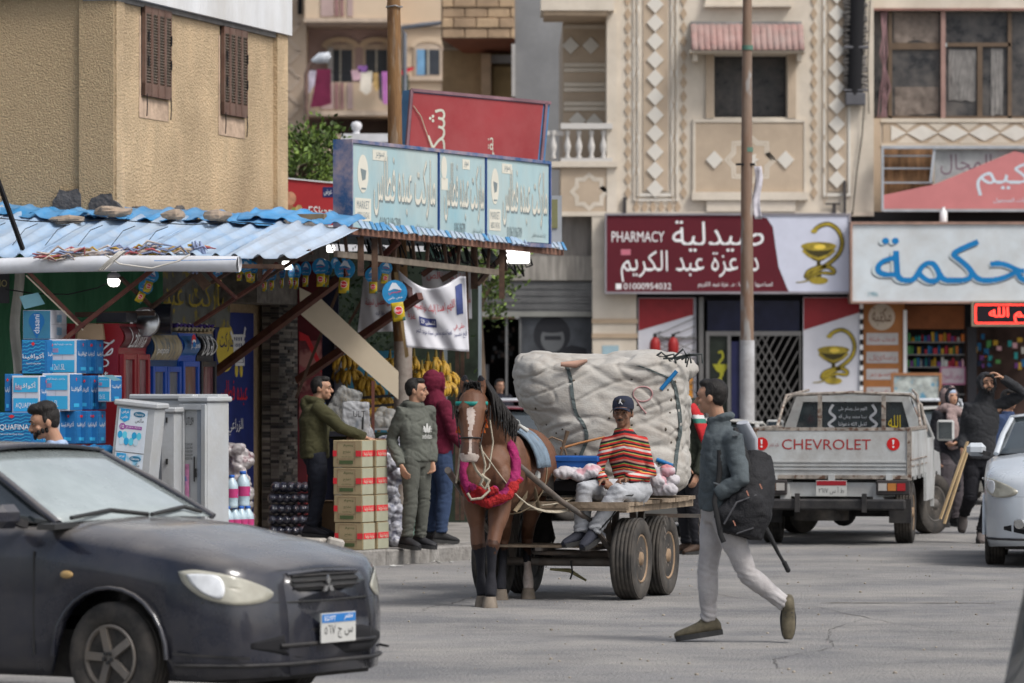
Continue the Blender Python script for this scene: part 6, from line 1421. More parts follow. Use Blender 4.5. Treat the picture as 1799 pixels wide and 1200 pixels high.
o=bake(q,'grey_bundle',mat('grey_plastic'),.013,1,wr=.018,wf=(12,12,10));o.location=(PX(674,45.2),45.3,PZ(752,45.2));tag(o,'grey and white wrapped bundle on the shelf beside the pole','bundle')
q=MB();q.box((0,0,0),(.03,.03,1.62));tag(q.obj('stall_post',m_steel,loc=(PX(655,44.4),44.45,KERB+.81)),'thin rusty post behind the brown cartons','post')
q=MB();q.box((0,0,0),(.45,.35,.02));tag(q.obj('stall_shelf',mat('shelf_grey'),loc=(PX(678,45.2),45.3,PZ(754,45.2))),'narrow shelf beside the pole carrying the grey bundle','shelf')
q=MB();q.box((0,0,0),(.34,.3,.05));tag(q.obj('black_tray',m_fblk,loc=(PX(600,44.1),44.15,PZ(762,44.1))),'black tray lying over the brown cartons','tray')

# ================================================================ fruit shop
fs=thing('fruit_shop','dim fruit shop bay hung with banana bunches behind the pole','shop')
q=MB();q.box((PX(640,52),52.2,1.7),(2.6,.1,3.1));q.obj('back_wall',mat('fruit_back',(.02,.03,.02),.9,var=.6,vs=4),fs)
q=MB();q.box((PX(545,49),48.9,1.6),(.26,.08,2.9));q.obj('side_panel',mat('maroon_panel',(.10,.012,.018),.6,var=.2),fs)
q=MB(frame((PX(545,48.8),48.84,0),(1,0,0)));q.use(mat('meat_print',(.22,.05,.06),.6,var=.6,vs=5,fleck=(.4,.18,.16),fleck_s=4));q.rect(-.12,1.35,.12,2.2,0,.004);q.use(redp);q.prism([(-.12,2.2),(-.05,2.2),(.12,1.85),(.12,1.95),(-.02,2.25),(-.12,2.3)],.005,.008);q.obj('poster',None,fs)
q=MB();q.box((PX(575,49.2),49.3,1.5),(.24,.1,2.8));q.obj('door',mat('dark_blue_door',(.01,.012,.035),.5),fs)
q=MB();q.tube([(PX(593,49),49.2,.1),(PX(593,49),49.2,2.25)],.045,8);q.obj('white_pipe',mat('grey_pipe',(.3,.31,.36),.5),fs)
q=MB();q.box((PX(645,50),50.3,1.65),(.75,.05,.9));q.obj('blue_board',mat('sky_board',(.05,.24,.38),.7,var=.3,vs=3),fs)
q=MB();q.box((PX(550,46.2),46.2,.95),(.12,.12,1.35));q.obj('red_post',mat('red_paint',(.22,.02,.015),.6,var=.2),fs)
q=MB();q.bar(W(560,680,46.3),W(580,740,46.3),.05,.02);q.obj('blue_strip',mat('blue_strip_paint',(.02,.1,.35),.6),fs)
q=MB();q.box((PX(790,53.5),53.6,1.6),(.75,.1,2.6));q.obj('pale_partition',mat('pale_partition_blue',(.26,.30,.33),.8,var=.3,vs=3,fleck=(.08,.08,.1),fleck_s=3,st=(5,1,.4)),fs)
for px,m_ in((775,'dark_rusty_steel'),(782,'pale_partition_blue'),(803,'dark_rusty_steel'),(812,'dark_rusty_steel')):q=MB();q.box((PX(px,51),51.2,1.5),(.045,.05,2.6));q.obj('stall_post',_mc[m_],fs)
for y,D in((696,48.0),(712,48.0)):q=MB();q.bar(W(632,y+3,D),W(692,y-1,D),.03);q.obj('hanging_bar',m_dark,fs)
# leaning plywood board
q=MB();th_=.03;D=46.4;k=D/FP
pts=[(526,505),(562,523),(700,653),(700,702),(528,552)]
P=[((a-899.5)*k,CAM_H+(664-b)*k)for a,b in pts];q.prism(P,-.015,.015,M=frame((0,D,0),(1,0,0)));tag(q.obj('plywood_board',mat('plywood',(.56,.48,.36),.8,var=.07,vs=1,dirt=(.45,.36,.25),dirt_amt=.3,dirt_s=1.5,st=(1,1,1))),'pale plywood board leaning diagonally from the canopy to the pole','board')
q=MB();D=46.9;k=D/FP;q.prism([((a-899.5)*k,CAM_H+(664-b)*k)for a,b in((692,478),(701,478),(718,626),(712,629))],-.02,.02,M=frame((0,D,0),(1,0,0)));tag(q.obj('timber_lath',mat('lath',(.42,.29,.14),.8,var=.2)),'yellowish timber lath leaning on the wooden pole','lath')
# bananas
bq=MB();n=7;bq.tube([(0,-.0+.05*math.sin(i/n*2.6),-.17*i/n)for i in range(n+1)],[.008,.017,.023,.025,.025,.023,.015,.005],7)
m_ban=mat('banana_yellow',(.40,.235,.028),.55,var=.3,vs=9,fleck=(.22,.13,.03),fleck_s=14)
bme=bq.mesh('banana');bme.materials.append(m_ban)
bspots=[(607,628,49),(598,652,49.2),(619,655,49.1),(608,690,48.9),(643,668,49),(655,682,49),(668,695,49.2),(640,706,48.8),(660,712,48.8),(628,712,48.9),(685,636,49.4),(684,706,49),(652,735,49),(640,742,48.9),(674,735,49.1),(600,726,49),
          (727,633,48.6),(727,662,48.6),(741,655,48.4),(752,641,48.8),(766,634,48.8),(778,640,48.8),(762,656,48.6),(776,664,48.7),(790,660,48.9),(786,676,48.7)]
hands_=('left','right')
for i,(px,py,D)in enumerate(bspots):
    side_='left of the pole' if px<700 else 'right of the pole above the red hood'
    t=thing('banana_bunch','%s banana bunch from the left, hanging %s'%(('first second third fourth fifth sixth seventh eighth ninth tenth eleventh twelfth thirteenth fourteenth fifteenth sixteenth'.split())[sorted(b_[0]+b_[1]*.01 for b_ in bspots if(b_[0]<700)==(px<700)).index(px+py*.01)],side_),'bananas',W(px,py-6,D),rnd.uniform(0,360),'banana bunches hanging %s'%side_)
    st_=MB();st_.tube([(0,0,.0),(.004,0,.1)],[.022,.008],7);st_.obj('stalk',mat('banana_stalk',(.18,.13,.03),.8),t)
    nb_=11
    for k in range(nb_):
        o=bpy.data.objects.new('banana',bme);C.objects.link(o);o.parent=t;a=k*2*math.pi/nb_+rnd.uniform(-.15,.15)
        o.location=(.03*math.sin(a),-.03*math.cos(a)*-1,-.0-.02*(k%2));o.rotation_euler=(R(rnd.uniform(8,26)),R(rnd.uniform(-8,8)),a+math.pi)
        s_=rnd.uniform(.9,1.15);o.scale=(s_,s_,s_)
# foliage hung in the dim bay
def leaves(nm,label,cx,cy,cz,rx,ry,rz,n,cols_,L0=.07):
    b=MB()
    for k in range(n):
        p=Vector((cx+rnd.gauss(0,rx/2),cy+rnd.gauss(0,ry/2),cz+rnd.gauss(0,rz/2)));d=Vector((rnd.gauss(0,1),rnd.gauss(0,1),rnd.gauss(0,.8))).normalized();s=d.orthogonal().normalized();L=L0*rnd.uniform(.6,1.2)
        b.use(rnd.choice(cols_));b.add([p,p+d*L*.5+s*L*.25,p+d*L,p+d*L*.5-s*L*.25],[(0,1,2,3)])
    return tag(b.obj(nm),label,'foliage',kind='stuff')
leaves('hanging_greens','dark green leaves hung in the fruit shop behind the plywood board',PX(650,50.6),50.4,PZ(560,50.6),.9,.3,.9,900,[mat('dim_leaf',(.02,.05,.02),.7,var=.4),mat('dim_leaf2',(.04,.07,.02),.7,var=.4)])

# ================================================================ hanging snack cards
card=None
def snack(px,py,D,s,rz=0,tilt=0,lab=''):
    global card
    loc=W(px,py,D)
    if card is None:
        card=thing('snack_card',lab,'snack packet',loc,0,'snack cards hanging along the canopy edge')
        q=MB(frame((0,0,0),(1,0,0)));disc(q,0,-.11,.1,.1,-.003,.003,n=22);q.rect(-.045,-.3,.05,-.2,-.003,.003);q.obj('card',mat('card_blue',(.02,.2,.42),.35,var=.3,vs=9),card)
        q=MB(frame((0,0,0),(1,0,0)));q.use(mat('card_white',(.55,.6,.66),.5));q.prism([(-.05,-.09),(-.01,-.03),(.02,-.035),(.06,-.1),(0,-.08)],.004,.006);q.use(redp);letters(q,'شيبسي',-.05,-.125,.05,-.09,.007,bold=.04,rows=16);q.use(whp);letters(q,'عرض خاص',-.06,-.165,.06,-.14,.006,bold=.02,rows=14);q.obj('print',None,card)
        q=MB(frame((0,0,0),(1,0,0)));
        q.grid(lambda u,v:(-.045+.1*u,-.34+.15*v,.006+.022*math.sin(math.pi*u)*math.sin(math.pi*v)),8,8);q.obj('yellow_packet',mat('packet_yellow',(.48,.34,.015),.3,var=.25,vs=12,fleck=(.05,.15,.12),fleck_s=14),card,solid=.004)
        q=MB(frame((0,0,0),(1,0,0)));q.use(whp);disc(q,.008,-.255,.034,.034,.03,.033);q.use(redp);disc(q,.008,-.255,.03,.03,.034,.035);q.use(whp);letters(q,'Bom',-.018,-.265,.034,-.245,.037,bold=.06,rows=16);q.obj('round_logo',None,card);card.scale=(s,)*3;card.rotation_euler=(0,R(tilt),R(rz));return card
    return dup(card,loc,(0,R(tilt),R(rz)),label=lab,scale=s)
snack(690,490,45.3,1.25,6,-8,'biggest snack card with a round blue head, hanging in front of the pole')
for px,py,D,s,rz,ti,lab in((607,452,45.0,1.05,-12,4,'long snack card hanging alone at the end of the big left strut'),(655,468,45.6,.8,-8,0,'snack card hanging between the two struts, just left of the biggest'),(680,458,46,.7,20,10,'small crooked snack card close above the biggest one'),(668,466,46.1,.5,20,-20,'smallest snack card tucked behind the crooked one'),
    (563,452,44.9,.85,-14,0,'front snack card of the pair left of the long one'),(574,456,45.2,.8,-40,3,'rear snack card of the pair left of the long one'),(586,452,45.4,.6,35,-25,'snack card turned sideways beside the long one'),
    (538,458,44.7,.75,-45,3,'narrow snack card first to the left of the pair'),(522,462,44.5,.75,-55,4,'narrow snack card second to the left of the pair'),(512,464,44.4,.7,-60,0,'narrow snack card third to the left of the pair'),(496,466,44.3,.65,-62,0,'narrow snack card right of the steel triangle'),(478,470,44.2,.65,-50,0,'narrow snack card behind the steel triangle'),(466,472,44.0,.65,-50,3,'narrow snack card left of the steel triangle'),
    (444,458,43.2,.62,-20,4,'right snack card of the cluster below the pipe end'),(430,456,43.1,.62,20,-12,'left snack card of the cluster below the pipe end'),(436,448,43.2,.55,5,20,'uppermost snack card of the cluster below the pipe end'),(420,462,43.3,.5,-10,0,'low snack card at the very end of the white pipe'),
    (270,470,43,.72,14,18,'upper snack card right of the lit bulb'),(263,492,43,.7,-8,30,'lower snack card right of the lit bulb'),(381,472,43.4,.5,30,-10,'tiny snack card behind the floodlight bracket')):snack(px,py,D,s,rz,ti,lab)

# ================================================================ white banners
def banner(nm,label,D,corners,prints,folds,seed):
    """corners: tl, tr, br, bl in picture points at distance D"""
    k=D/FP;P=[Vector(((a-899.5)*k,CAM_H+(664-b)*k))for a,b in corners]
    def mp(u,v): # v 0 bottom .. 1 top
        a=P[3].lerp(P[2],u);b=P[0].lerp(P[1],u);p=a.lerp(b,v)
        y=folds*(noise.noise(Vector((u*5+v*2,v*1.5,seed)))+.5*math.sin(u*14+v*3))
        z=p.y-(.16*math.sin(math.pi*min(1,u*1.1))*v if folds>.03 else 0)
        return Vector((p.x,D+y,z))
    t=thing(nm,label,'banner');q=MB();q.grid(lambda u,v:mp(u,v),40,26);q.obj('cloth',mat('banner_white',(.56,.56,.60),.38,var=.06,vs=2,spec=.6),t,solid=.003)
    q=MB()
    for m_,tx,u0,v0,u1,v1 in prints:
        q.use(m_);z=MB()
        if tx is None:
            z.grid(lambda u,v:(u0+(u1-u0)*u,v0+(v1-v0)*v,0),8,6)
        else:letters(z,tx,u0,v0,u1,v1,0,bold=.03,rows=26)
        q.add([mp(x,y)-Vector((0,.006 if tx is None else.008,0))for x,y,_ in z.v],z.f)
    q.obj('lettering',None,t);return t
ink=mat('ink_navy',(.04,.05,.16),.6);inkr=mat('ink_red',(.5,.04,.05),.6)
banner('white_banner','large crumpled white banner with red and navy lettering right of the pole',46.6,[(699,474),(818,486),(824,618),(714,610)],[(mat('photo_dark',(.12,.07,.07),.6,var=.5,vs=9),None,.06,.68,.2,.9),(inkr,'اللهم اهدنا إليك نواصينا',.2,.56,.82,.74),(ink,None,.26,.36,.52,.5),(whp,'للفلسطين 925',.28,.38,.5,.47),(ink,'نعمة لدعم مجلس سيناء موعد النصر',.18,.2,.75,.32),(inkr,'غزة',.08,.4,.2,.5),(inkr,'حقي في',.78,.28,.95,.38),(ink,'الخ نصير',.78,.18,.98,.27),(mat('photo_blue',(.05,.07,.2),.6,var=.5),None,.84,.5,.94,.9)],.05,2)
banner('white_banner','smaller white banner with red lettering left of the pole',47.8,[(640,474),(704,470),(704,582),(628,584)],[(ink,'السنتر',.35,.62,.62,.7),(inkr,'عائد بن الفصيل شوشة',.12,.4,.95,.54),(ink,'إنا لله وإنا إليه',.4,.24,.8,.33)],.025,5)
banner('white_banner','strip of white banner with red print behind the large crumpled one',50.0,[(740,474),(828,478),(829,560),(745,560)],[(inkr,'نتقدم بخالص',.1,.75,.9,.98),(inkr,'مبارك',.75,.3,.98,.5)],.02,9)
# ================================================================ people
m_skin=mat('skin',(.36,.20,.13),.5,var=.08,vs=9,sub=.1);m_skind=mat('skin_brown',(.20,.105,.065),.5,var=.1,vs=9,sub=.1)
m_hair=mat('black_hair',(.012,.010,.009),.6,var=.5,vs=40,st=(1,1,.3),bump=.5,bs=120);m_eye=flat('eye_white',(.30,.27,.25),.3);m_sole=flat('rubber_sole',(.03,.03,.03))
V=Vector
def limb(mb,pts,rs,n=12):mb.tube(pts,rs,n)
def sm(a,b,t):return a.lerp(b,t)
def hand(mb,w,d,n,side,curl=.5,L=1.0):
    d=d.normalized();n=(n-d*n.dot(d)).normalized();wd_=n.cross(d)
    mb.tube([w-d*.02,w+d*.02,w+d*.05*L,w+d*.09*L],[(.024,.019),(.03,.018),(.04,.017),(.038,.013)],10,up=n)
    for k,(o,l)in enumerate(((-.03,.06),(-.01,.074),(.011,.076),(.031,.066))):
        p=w+d*.078*L+wd_*o*side;pts=[p];a=0
        for s in range(3):a+=curl*(.5+.35*s);p=p+(d*math.cos(a)+n*math.sin(a))*(l/3*1.15);pts.append(p)
        mb.tube(pts,[.0105,.010,.009,.0075],7)
    p=w+d*.02+wd_*.028*side;t=(d*.65+wd_*.6*side+n*.35).normalized();mb.tube([p,p+t*.035,p+t*.062+n*.012+d*.006,p+t*.07+n*.03+d*.02],[.013,.012,.010,.008],7)
def person(label,loc,yaw_,J,top,bot,shoe,h=1.75,skin=None,hair='short',voxel=.0078,headrot=(0,0,0),extra=None,baggy=1.0,hands=((.5,(0,0,0)),(.5,(0,0,0))),hood=None,torso=1.0,cuff=.045,hem=None,bare=False,dirs=None,wr=.008,legs=True,beard=False):
    """J: joints as world-like offsets from loc (x right, y away, z up) of a person whose chest faces yaw_"""
    skin=skin or m_skin;s=h/1.75;p_=thing('person',label,'person',loc,yaw_);Ri=Matrix.Rotation(R(-yaw_),3,'Z')
    base=dict(pel=(0,0,.95),ch=(0,0,1.25),nk=(0,.01,1.47),hd=(0,-.01,1.63),shL=(.185,0,1.41),shR=(-.185,0,1.41),elL=(.23,.03,1.13),elR=(-.23,.03,1.13),wrL=(.23,-.06,.88),wrR=(-.23,-.06,.88),
                hipL=(.09,0,.93),hipR=(-.09,0,.93),knL=(.1,-.02,.5),knR=(-.1,-.02,.5),anL=(.11,.03,.09),anR=(-.11,.03,.09),toL=(.13,-.13,.03),toR=(-.13,-.13,.03))
    b={k:V(v)*s for k,v in base.items()}
    for k,v in J.items():b[k]=Ri@V(v)
    HM=Matrix.Translation(b['hd'])@Matrix.Rotation(R(headrot[2]),4,'Z')@Matrix.Rotation(R(headrot[0]),4,'X')@Matrix.Rotation(R(headrot[1]),4,'Y')@Matrix.Scale(s**.3,4)
    q=MB(HM)
    q.ball((0,.014,.022),(.075,.094,.099),20,14);q.ball((0,-.028,-.042),(.057,.06,.066),16,10);q.ball((0,-.06,-.088),(.027,.024,.021),10,8);q.ball((0,-.045,.03),(.064,.05,.05),12,8)
    q.tube([(0,-.082,.018),(0,-.1,-.006),(0,-.113,-.028),(0,-.098,-.038)],[.009,.011,.0155,.012],8);q.ball((0,-.086,-.06),(.024,.012,.006),10,6);q.ball((0,-.084,-.071),(.021,.012,.007),10,6)
    for e in(-1,1):
        q.ball((e*.077,.012,-.008),(.011,.02,.031),8,6);q.ball((e*.04,-.062,-.028),(.022,.02,.02),8,6);q.tube([(e*.012,-.091,.022),(e*.03,-.09,.026),(e*.048,-.078,.02)],[.007,.0085,.006],6);q.ball((e*.011,-.1,-.033),(.009,.01,.008),6,5)
    q.M=I4;top_=HM@V((0,.018,-.05));q.tube([top_,sm(top_,b['nk'],.6),b['nk']-V((0,0,.04))],[.054,.055,.07],14)
    sp=[b['pel']-V((0,0,.06)),b['pel'],sm(b['pel'],b['ch'],.6),b['ch'],b['nk']-V((0,0,.06)),b['nk']]
    q.tube(sp,[(.12,.09),(.13,.09),(.115,.085),(.14,.09),(.12,.075),(.06,.055)],14,up=(0,1,0))
    for k,sd_ in(('L',1),('R',-1)):
        sh,el,wr_=b['sh'+k],b['el'+k],b['wr'+k];q.tube([b['ch']+(sh-b['ch'])*.6,sh,sm(sh,el,.5),el,sm(el,wr_,.35),wr_],[.045,.038,.034,.03,.03,.024],10)
        ho=hands[0 if k=='L' else 1]
        if ho:
            dv=V(ho[1]);d=(wr_-el).normalized()+(Ri@dv);nn=Ri@V(ho[2])if len(ho)>2 else V((-sd_,0,0))+V((0,-.2,0));hand(q,wr_,d,nn,-sd_ if True else sd_,ho[0])
        if legs:
            hp,kn,an,to=b['hip'+k],b['kn'+k],b['an'+k],b['to'+k];q.tube([hp,sm(hp,kn,.5),kn,sm(kn,an,.4),an],[.08,.065,.048,.046,.034],10)
            f=(to-an);q.tube([an-f*.25+V((0,0,-.02)),an+V((0,0,-.03)),an+f*.7,to],[(.02,.02),(.022,.024),(.024,.012),(.018,.008)],10)
    bake(q,'body',skin,voxel,2,parent=p_)
    fc=MB(HM)
    fc.use(m_eye)
    for e in(-1,1):fc.ball((e*.03,-.081,.006),(.011,.0065,.0045),8,6)
    fc.use(flat('eye_dark',(.01,.006,.005),.2))
    for e in(-1,1):fc.ball((e*.03,-.085,.006),(.007,.006,.006),6,5);
    fc.obj('eyes',None,p_)
    fc=MB(HM)
    for e in(-1,1):fc.tube([(e*.012,-.1,.026),(e*.03,-.099,.032),(e*.05,-.086,.025)],[.004,.005,.003],5)
    if beard:fc.tube([(-.026,-.098,-.052),(0,-.107,-.047),(.026,-.098,-.052)],[.004,.007,.004],6)
    if beard==2:
        for i in range(9):a=math.pi*(i/8-.5)*1.25;fc.ball((.06*math.sin(a),-.03-.06*math.cos(a),-.085+.035*abs(math.sin(a))),(.016,.014,.02),6,5)
    fc.obj('brows_and_beard',m_hair,p_)
    if hair:
        q=MB(HM);q.ball((0,.028,.036),(.08,.089,.092),18,12);q.ball((0,.045,.0),(.073,.062,.066),14,10);q.ball((0,-.03,.095),(.062,.055,.032),12,8)
        if hair=='thick':q.ball((0,-.04,.105),(.066,.06,.04),12,8);q.ball((0,.02,.09),(.082,.09,.06),12,8)
        for e in(-1,1):q.ball((e*.072,.0,.02),(.012,.02,.035),6,5)
        bake(q,'hair',m_hair,.009,1,wr=.002,wf=(60,60,60),parent=p_)
    # upper garment
    q=MB();T=torso;hm=b['pel']+V((0,0,.02))+(V((0,0,-hem))if hem else V((0,0,-.06)))
    q.tube([hm,b['pel']+V((0,0,.05)),sm(b['pel'],b['ch'],.55),b['ch']+V((0,0,.02)),sm(b['ch'],b['nk'],.62),b['nk']+V((0,0,-.02)),b['nk']+V((0,0,.02))],[(.172*T,.125*T),(.17*T,.125*T),(.165*T,.125*T),(.19*T,.132*T),(.165*T,.105*T),(.085,.08),(.068,.066)],20,up=(0,1,0))
    for k in 'LR':
        sh,el,wr_=b['sh'+k],b['el'+k],b['wr'+k];q.tube([b['nk']+(sh-b['nk'])*.45+V((0,0,-.05)),sh,sm(sh,el,.5),el,sm(el,wr_,.5),sm(el,wr_,.97)],[.055,.068*T,.06*T,.054*T,.05*T,cuff],14)
    if hood=='down':
        q.tube([b['nk']+V((math.cos(a)*.075,.02+math.sin(a)*.075,.012+.012*math.sin(a)))for a in[i*math.pi/6 for i in range(12)]],.032,8,loop=True);q.ball(b['nk']+V((0,.1,-.03)),(.1,.06,.075),12,8)
    if hood=='up':q.ball(HM@V((0,.035,.025)),(.104,.108,.125),18,12);q.tube([HM@V((.082*math.cos(a),-.062+.015*math.cos(a)**2,.008+.105*math.sin(a)))for a in[i*math.pi/8 for i in range(16)]],.017,8,loop=True);q.tube([HM@V((0,.03,-.06)),b['nk']+V((0,.02,-.05))],[.085,.12],12)
    if hood=='collar':q.tube([b['nk']+V((math.cos(a)*.068,.01+math.sin(a)*.07,.04+.018*math.sin(a)))for a in[i*math.pi/6 for i in range(12)]],(.02),8,loop=True)
    tp=bake(q,'upper_garment',top,.0105,3,wr=wr,wf=(7,7,13),wr2=.006,parent=p_)
    if legs:
        q=MB();B_=baggy
        q.tube([b['pel']+V((0,0,.06)),b['pel']-V((0,0,.02)),(b['hipL']+b['hipR'])/2-V((0,0,.08))],[(.145,.10),(.163,.12),(.12,.10)],16,up=(0,1,0))
        for k in 'LR':
            hp,kn,an=b['hip'+k],b['kn'+k],b['an'+k];q.tube([hp+V((0,0,.02)),sm(hp,kn,.35),sm(hp,kn,.75),kn,sm(kn,an,.35),sm(kn,an,.75),sm(kn,an,.93)],[.095,.092*B_,.074*B_,.067*B_,.066*B_,.054*B_,.056*B_],14)
        def fold(p,n):
            d=0
            for k in 'LR':
                for jt,rr in((b['an'+k],.2),(b['kn'+k],.11)):
                    dd=(p-jt).length
                    if dd<rr:d+=.007*(1-dd/rr)*math.sin((p.z*1+p.y*.35+noise.noise(p*9)*.03)*150)
            return d
        bake(q,'trousers',bot,.0105,2,wr=.007,wf=(6,6,10),fn=fold,parent=p_)
        if not bare:
            for k in 'LR':
                an,to=b['an'+k],b['to'+k];f=to-an;f2=f.normalized();up=V((0,0,1))if abs(f2.z)<.6 else Ri@V((0,-1,0));side=f2.cross(up).normalized();up=side.cross(f2)
                # foot axis runs heel-toe along the sole
                hl=an-f2*.06-up*.068;tt=to+f2*.02;ax_=(tt-hl);M_=Matrix.Identity(4)
                a1=ax_.normalized();u1=(up-a1*up.dot(a1)).normalized();s1=a1.cross(u1);L=ax_.length
                for i in range(3):M_[i][0]=a1[i];M_[i][1]=s1[i];M_[i][2]=u1[i];M_[i][3]=hl[i]
                q=MB(M_);n=12
                prof=[(-.008,.026,.05),(.012,.038,.10),(.05,.043,.125),(.09,.044,.12),(.115,.045,.088),(.15,.047,.072),(.2,.05,.056),(.25,.044,.044),(.278,.022,.026)];kx=L/.26
                q.rings([[(x*kx,w*math.cos(2*math.pi*j/n),max(-.012,-.012+(hh+.012)*(.5+.5*math.sin(2*math.pi*j/n))))for j in range(n)]for x,w,hh in prof]);sh_=q.obj('shoe',shoe,p_,subd=1);q=MB(M_)
                for i in range(4):q.bar(((.095+.024*i)*kx,-.026,.094-.014*i),((.095+.024*i)*kx,.026,.094-.014*i),.007,.006)
                q.obj('laces',m_sole,sh_)
                q=MB(M_);q.prism([((-.012+.285*(.5-.5*math.cos(math.pi*i/10)))*kx,(.044+.011*math.sin(math.pi*i/10)*(1 if i>4 else.3))*(math.sin(math.pi*min(.93,max(.07,i/10)))**.35))for i in range(11)]+[((-.012+.285*(.5-.5*math.cos(math.pi*i/10)))*kx,-(.044+.011*math.sin(math.pi*i/10)*(1 if i>4 else.3))*(math.sin(math.pi*min(.93,max(.07,i/10)))**.35))for i in range(10,-1,-1)],-.030,.006);q.obj('sole',m_sole,sh_)
    return p_,b,HM
def cl(nm,c=None,**k):k.setdefault('var',.2);k.setdefault('vs',5);return mat(nm,c,.9,bump=.35,bs=160,**k)

# 1. man striding across the road with a backpack
k=31.0/FP;ox=1255
def j1(px,py,y=0):return((px-ox)*k,y,CAM_H+(664-py)*k)
wm,b1,H1=person('man in grey-green jacket and pale trousers striding left across the road with backpack',(PX(ox,31),31.0,0),-90,
    dict(pel=j1(1262,888),ch=j1(1266,800),nk=j1(1263,744),hd=j1(1250,698),shL=j1(1286,772,-.17),shR=j1(1258,768,.18),elL=j1(1299,842,-.24),wrL=j1(1258,868,-.2),elR=j1(1262,840,.22),wrR=j1(1238,880,.2),
         hipL=j1(1266,895,-.08),hipR=j1(1260,895,.08),knR=j1(1244,1000,.08),anR=j1(1246,1098,.09),toR=j1(1196,1118,.09),knL=j1(1312,1008,-.08),anL=j1(1384,1064,-.07),toL=j1(1384,1112,-.07)),
    mat('jacket_greygreen',(.062,.076,.084),.85,var=.3,vs=4,bump=.3,bs=120,dirt=(.11,.13,.14),dirt_amt=.4,dirt_s=3),cl('trousers_pale',(.38,.365,.365),dirt=(.32,.29,.28),dirt_amt=.4,dirt_s=4),mat('shoe_olive',(.105,.09,.06),.8,var=.35,vs=18),1.8,voxel=.0065,headrot=(0,0,-22),hood='collar',hands=(None,None),hem=.05,torso=1.04,wr=.011)
q=MB();q.M=Matrix.Rotation(R(90),4,'Z')
def w1(px,py,y):return V(j1(px,py,y))
q.tube([w1(1328,800,.0),w1(1322,845,-.08),w1(1308,900,-.16),w1(1300,940,-.18)],[(.11,.08),(.155,.13),(.18,.15),(.14,.11)],16);q.ball(w1(1312,880,-.26),(.10,.05,.08),12,8);q.ball(w1(1290,905,-.22),(.15,.08,.09),14,10)
bp_=bake(q,'backpack_shell',mat('backpack_black',(.012,.012,.014),.75,var=.3,vs=9,bump=.4,bs=90),.011,2,wr=.008,wf=(12,12,12));pk_=thing('backpack','black backpack slung low behind the striding man','backpack',wm.location,0)
bp_.parent=pk_;bp_.name='bag';bp_.rotation_euler=(0,0,R(-90))
q=MB();q.tube([w1(1290,752,-.12),w1(1306,790,-.16),w1(1318,830,-.17),w1(1316,870,-.2)],[(.028,.012)]*4,8);q.tube([w1(1262,790,-.19),w1(1262,830,-.2),w1(1252,880,-.25),w1(1262,935,-.3),w1(1268,950,-.3)],[(.018,.006)]*5,8);q.tube([w1(1330,910,-.15),w1(1350,940,-.15),w1(1366,972,-.15),w1(1378,992,-.15)],[.03,.018,.012,.011],8)
for i in range(4):q.ball(w1(1376+i*2,988+i*4,-.15),.018,8,6)
q.obj('strap',mat('strap_black',(.014,.014,.015),.8),pk_)
q=MB();q.tube([w1(1268,918,-.33),w1(1290,880,-.33),w1(1325,868,-.28)],.007,6);q.tube([w1(1290,935,-.3),w1(1320,925,-.3)],.006,6);q.obj('zip',mat('zip_grey',(.06,.06,.065),.5),pk_)
q=MB()
for a,b_ in((1284,912),(1307,860),(1330,848)):q.bar(w1(a,b_,-.335),w1(a+4,b_+9,-.335),.012,.008)
q.obj('zip_pull',mat('zip_orange',(.35,.16,.11),.5),pk_)
q=MB();q.tube([w1(1304,742,-.02),w1(1314,770,.02),w1(1318,800,.05)],[(.05,.03),(.09,.03),(.07,.03)],10);q.obj('pale_pouch',mat('pouch_grey',(.4,.42,.46),.5),pk_)
q=MB(Matrix.Rotation(R(90),4,'Z'));q.bar(w1(1285,765,-.245),w1(1296,762,-.245),.02,.01);q.bar(w1(1250,846,-.3),w1(1262,850,-.3),.025,.01);q.obj('jacket_tab',mat('tab_grey',(.09,.10,.11),.7),wm)

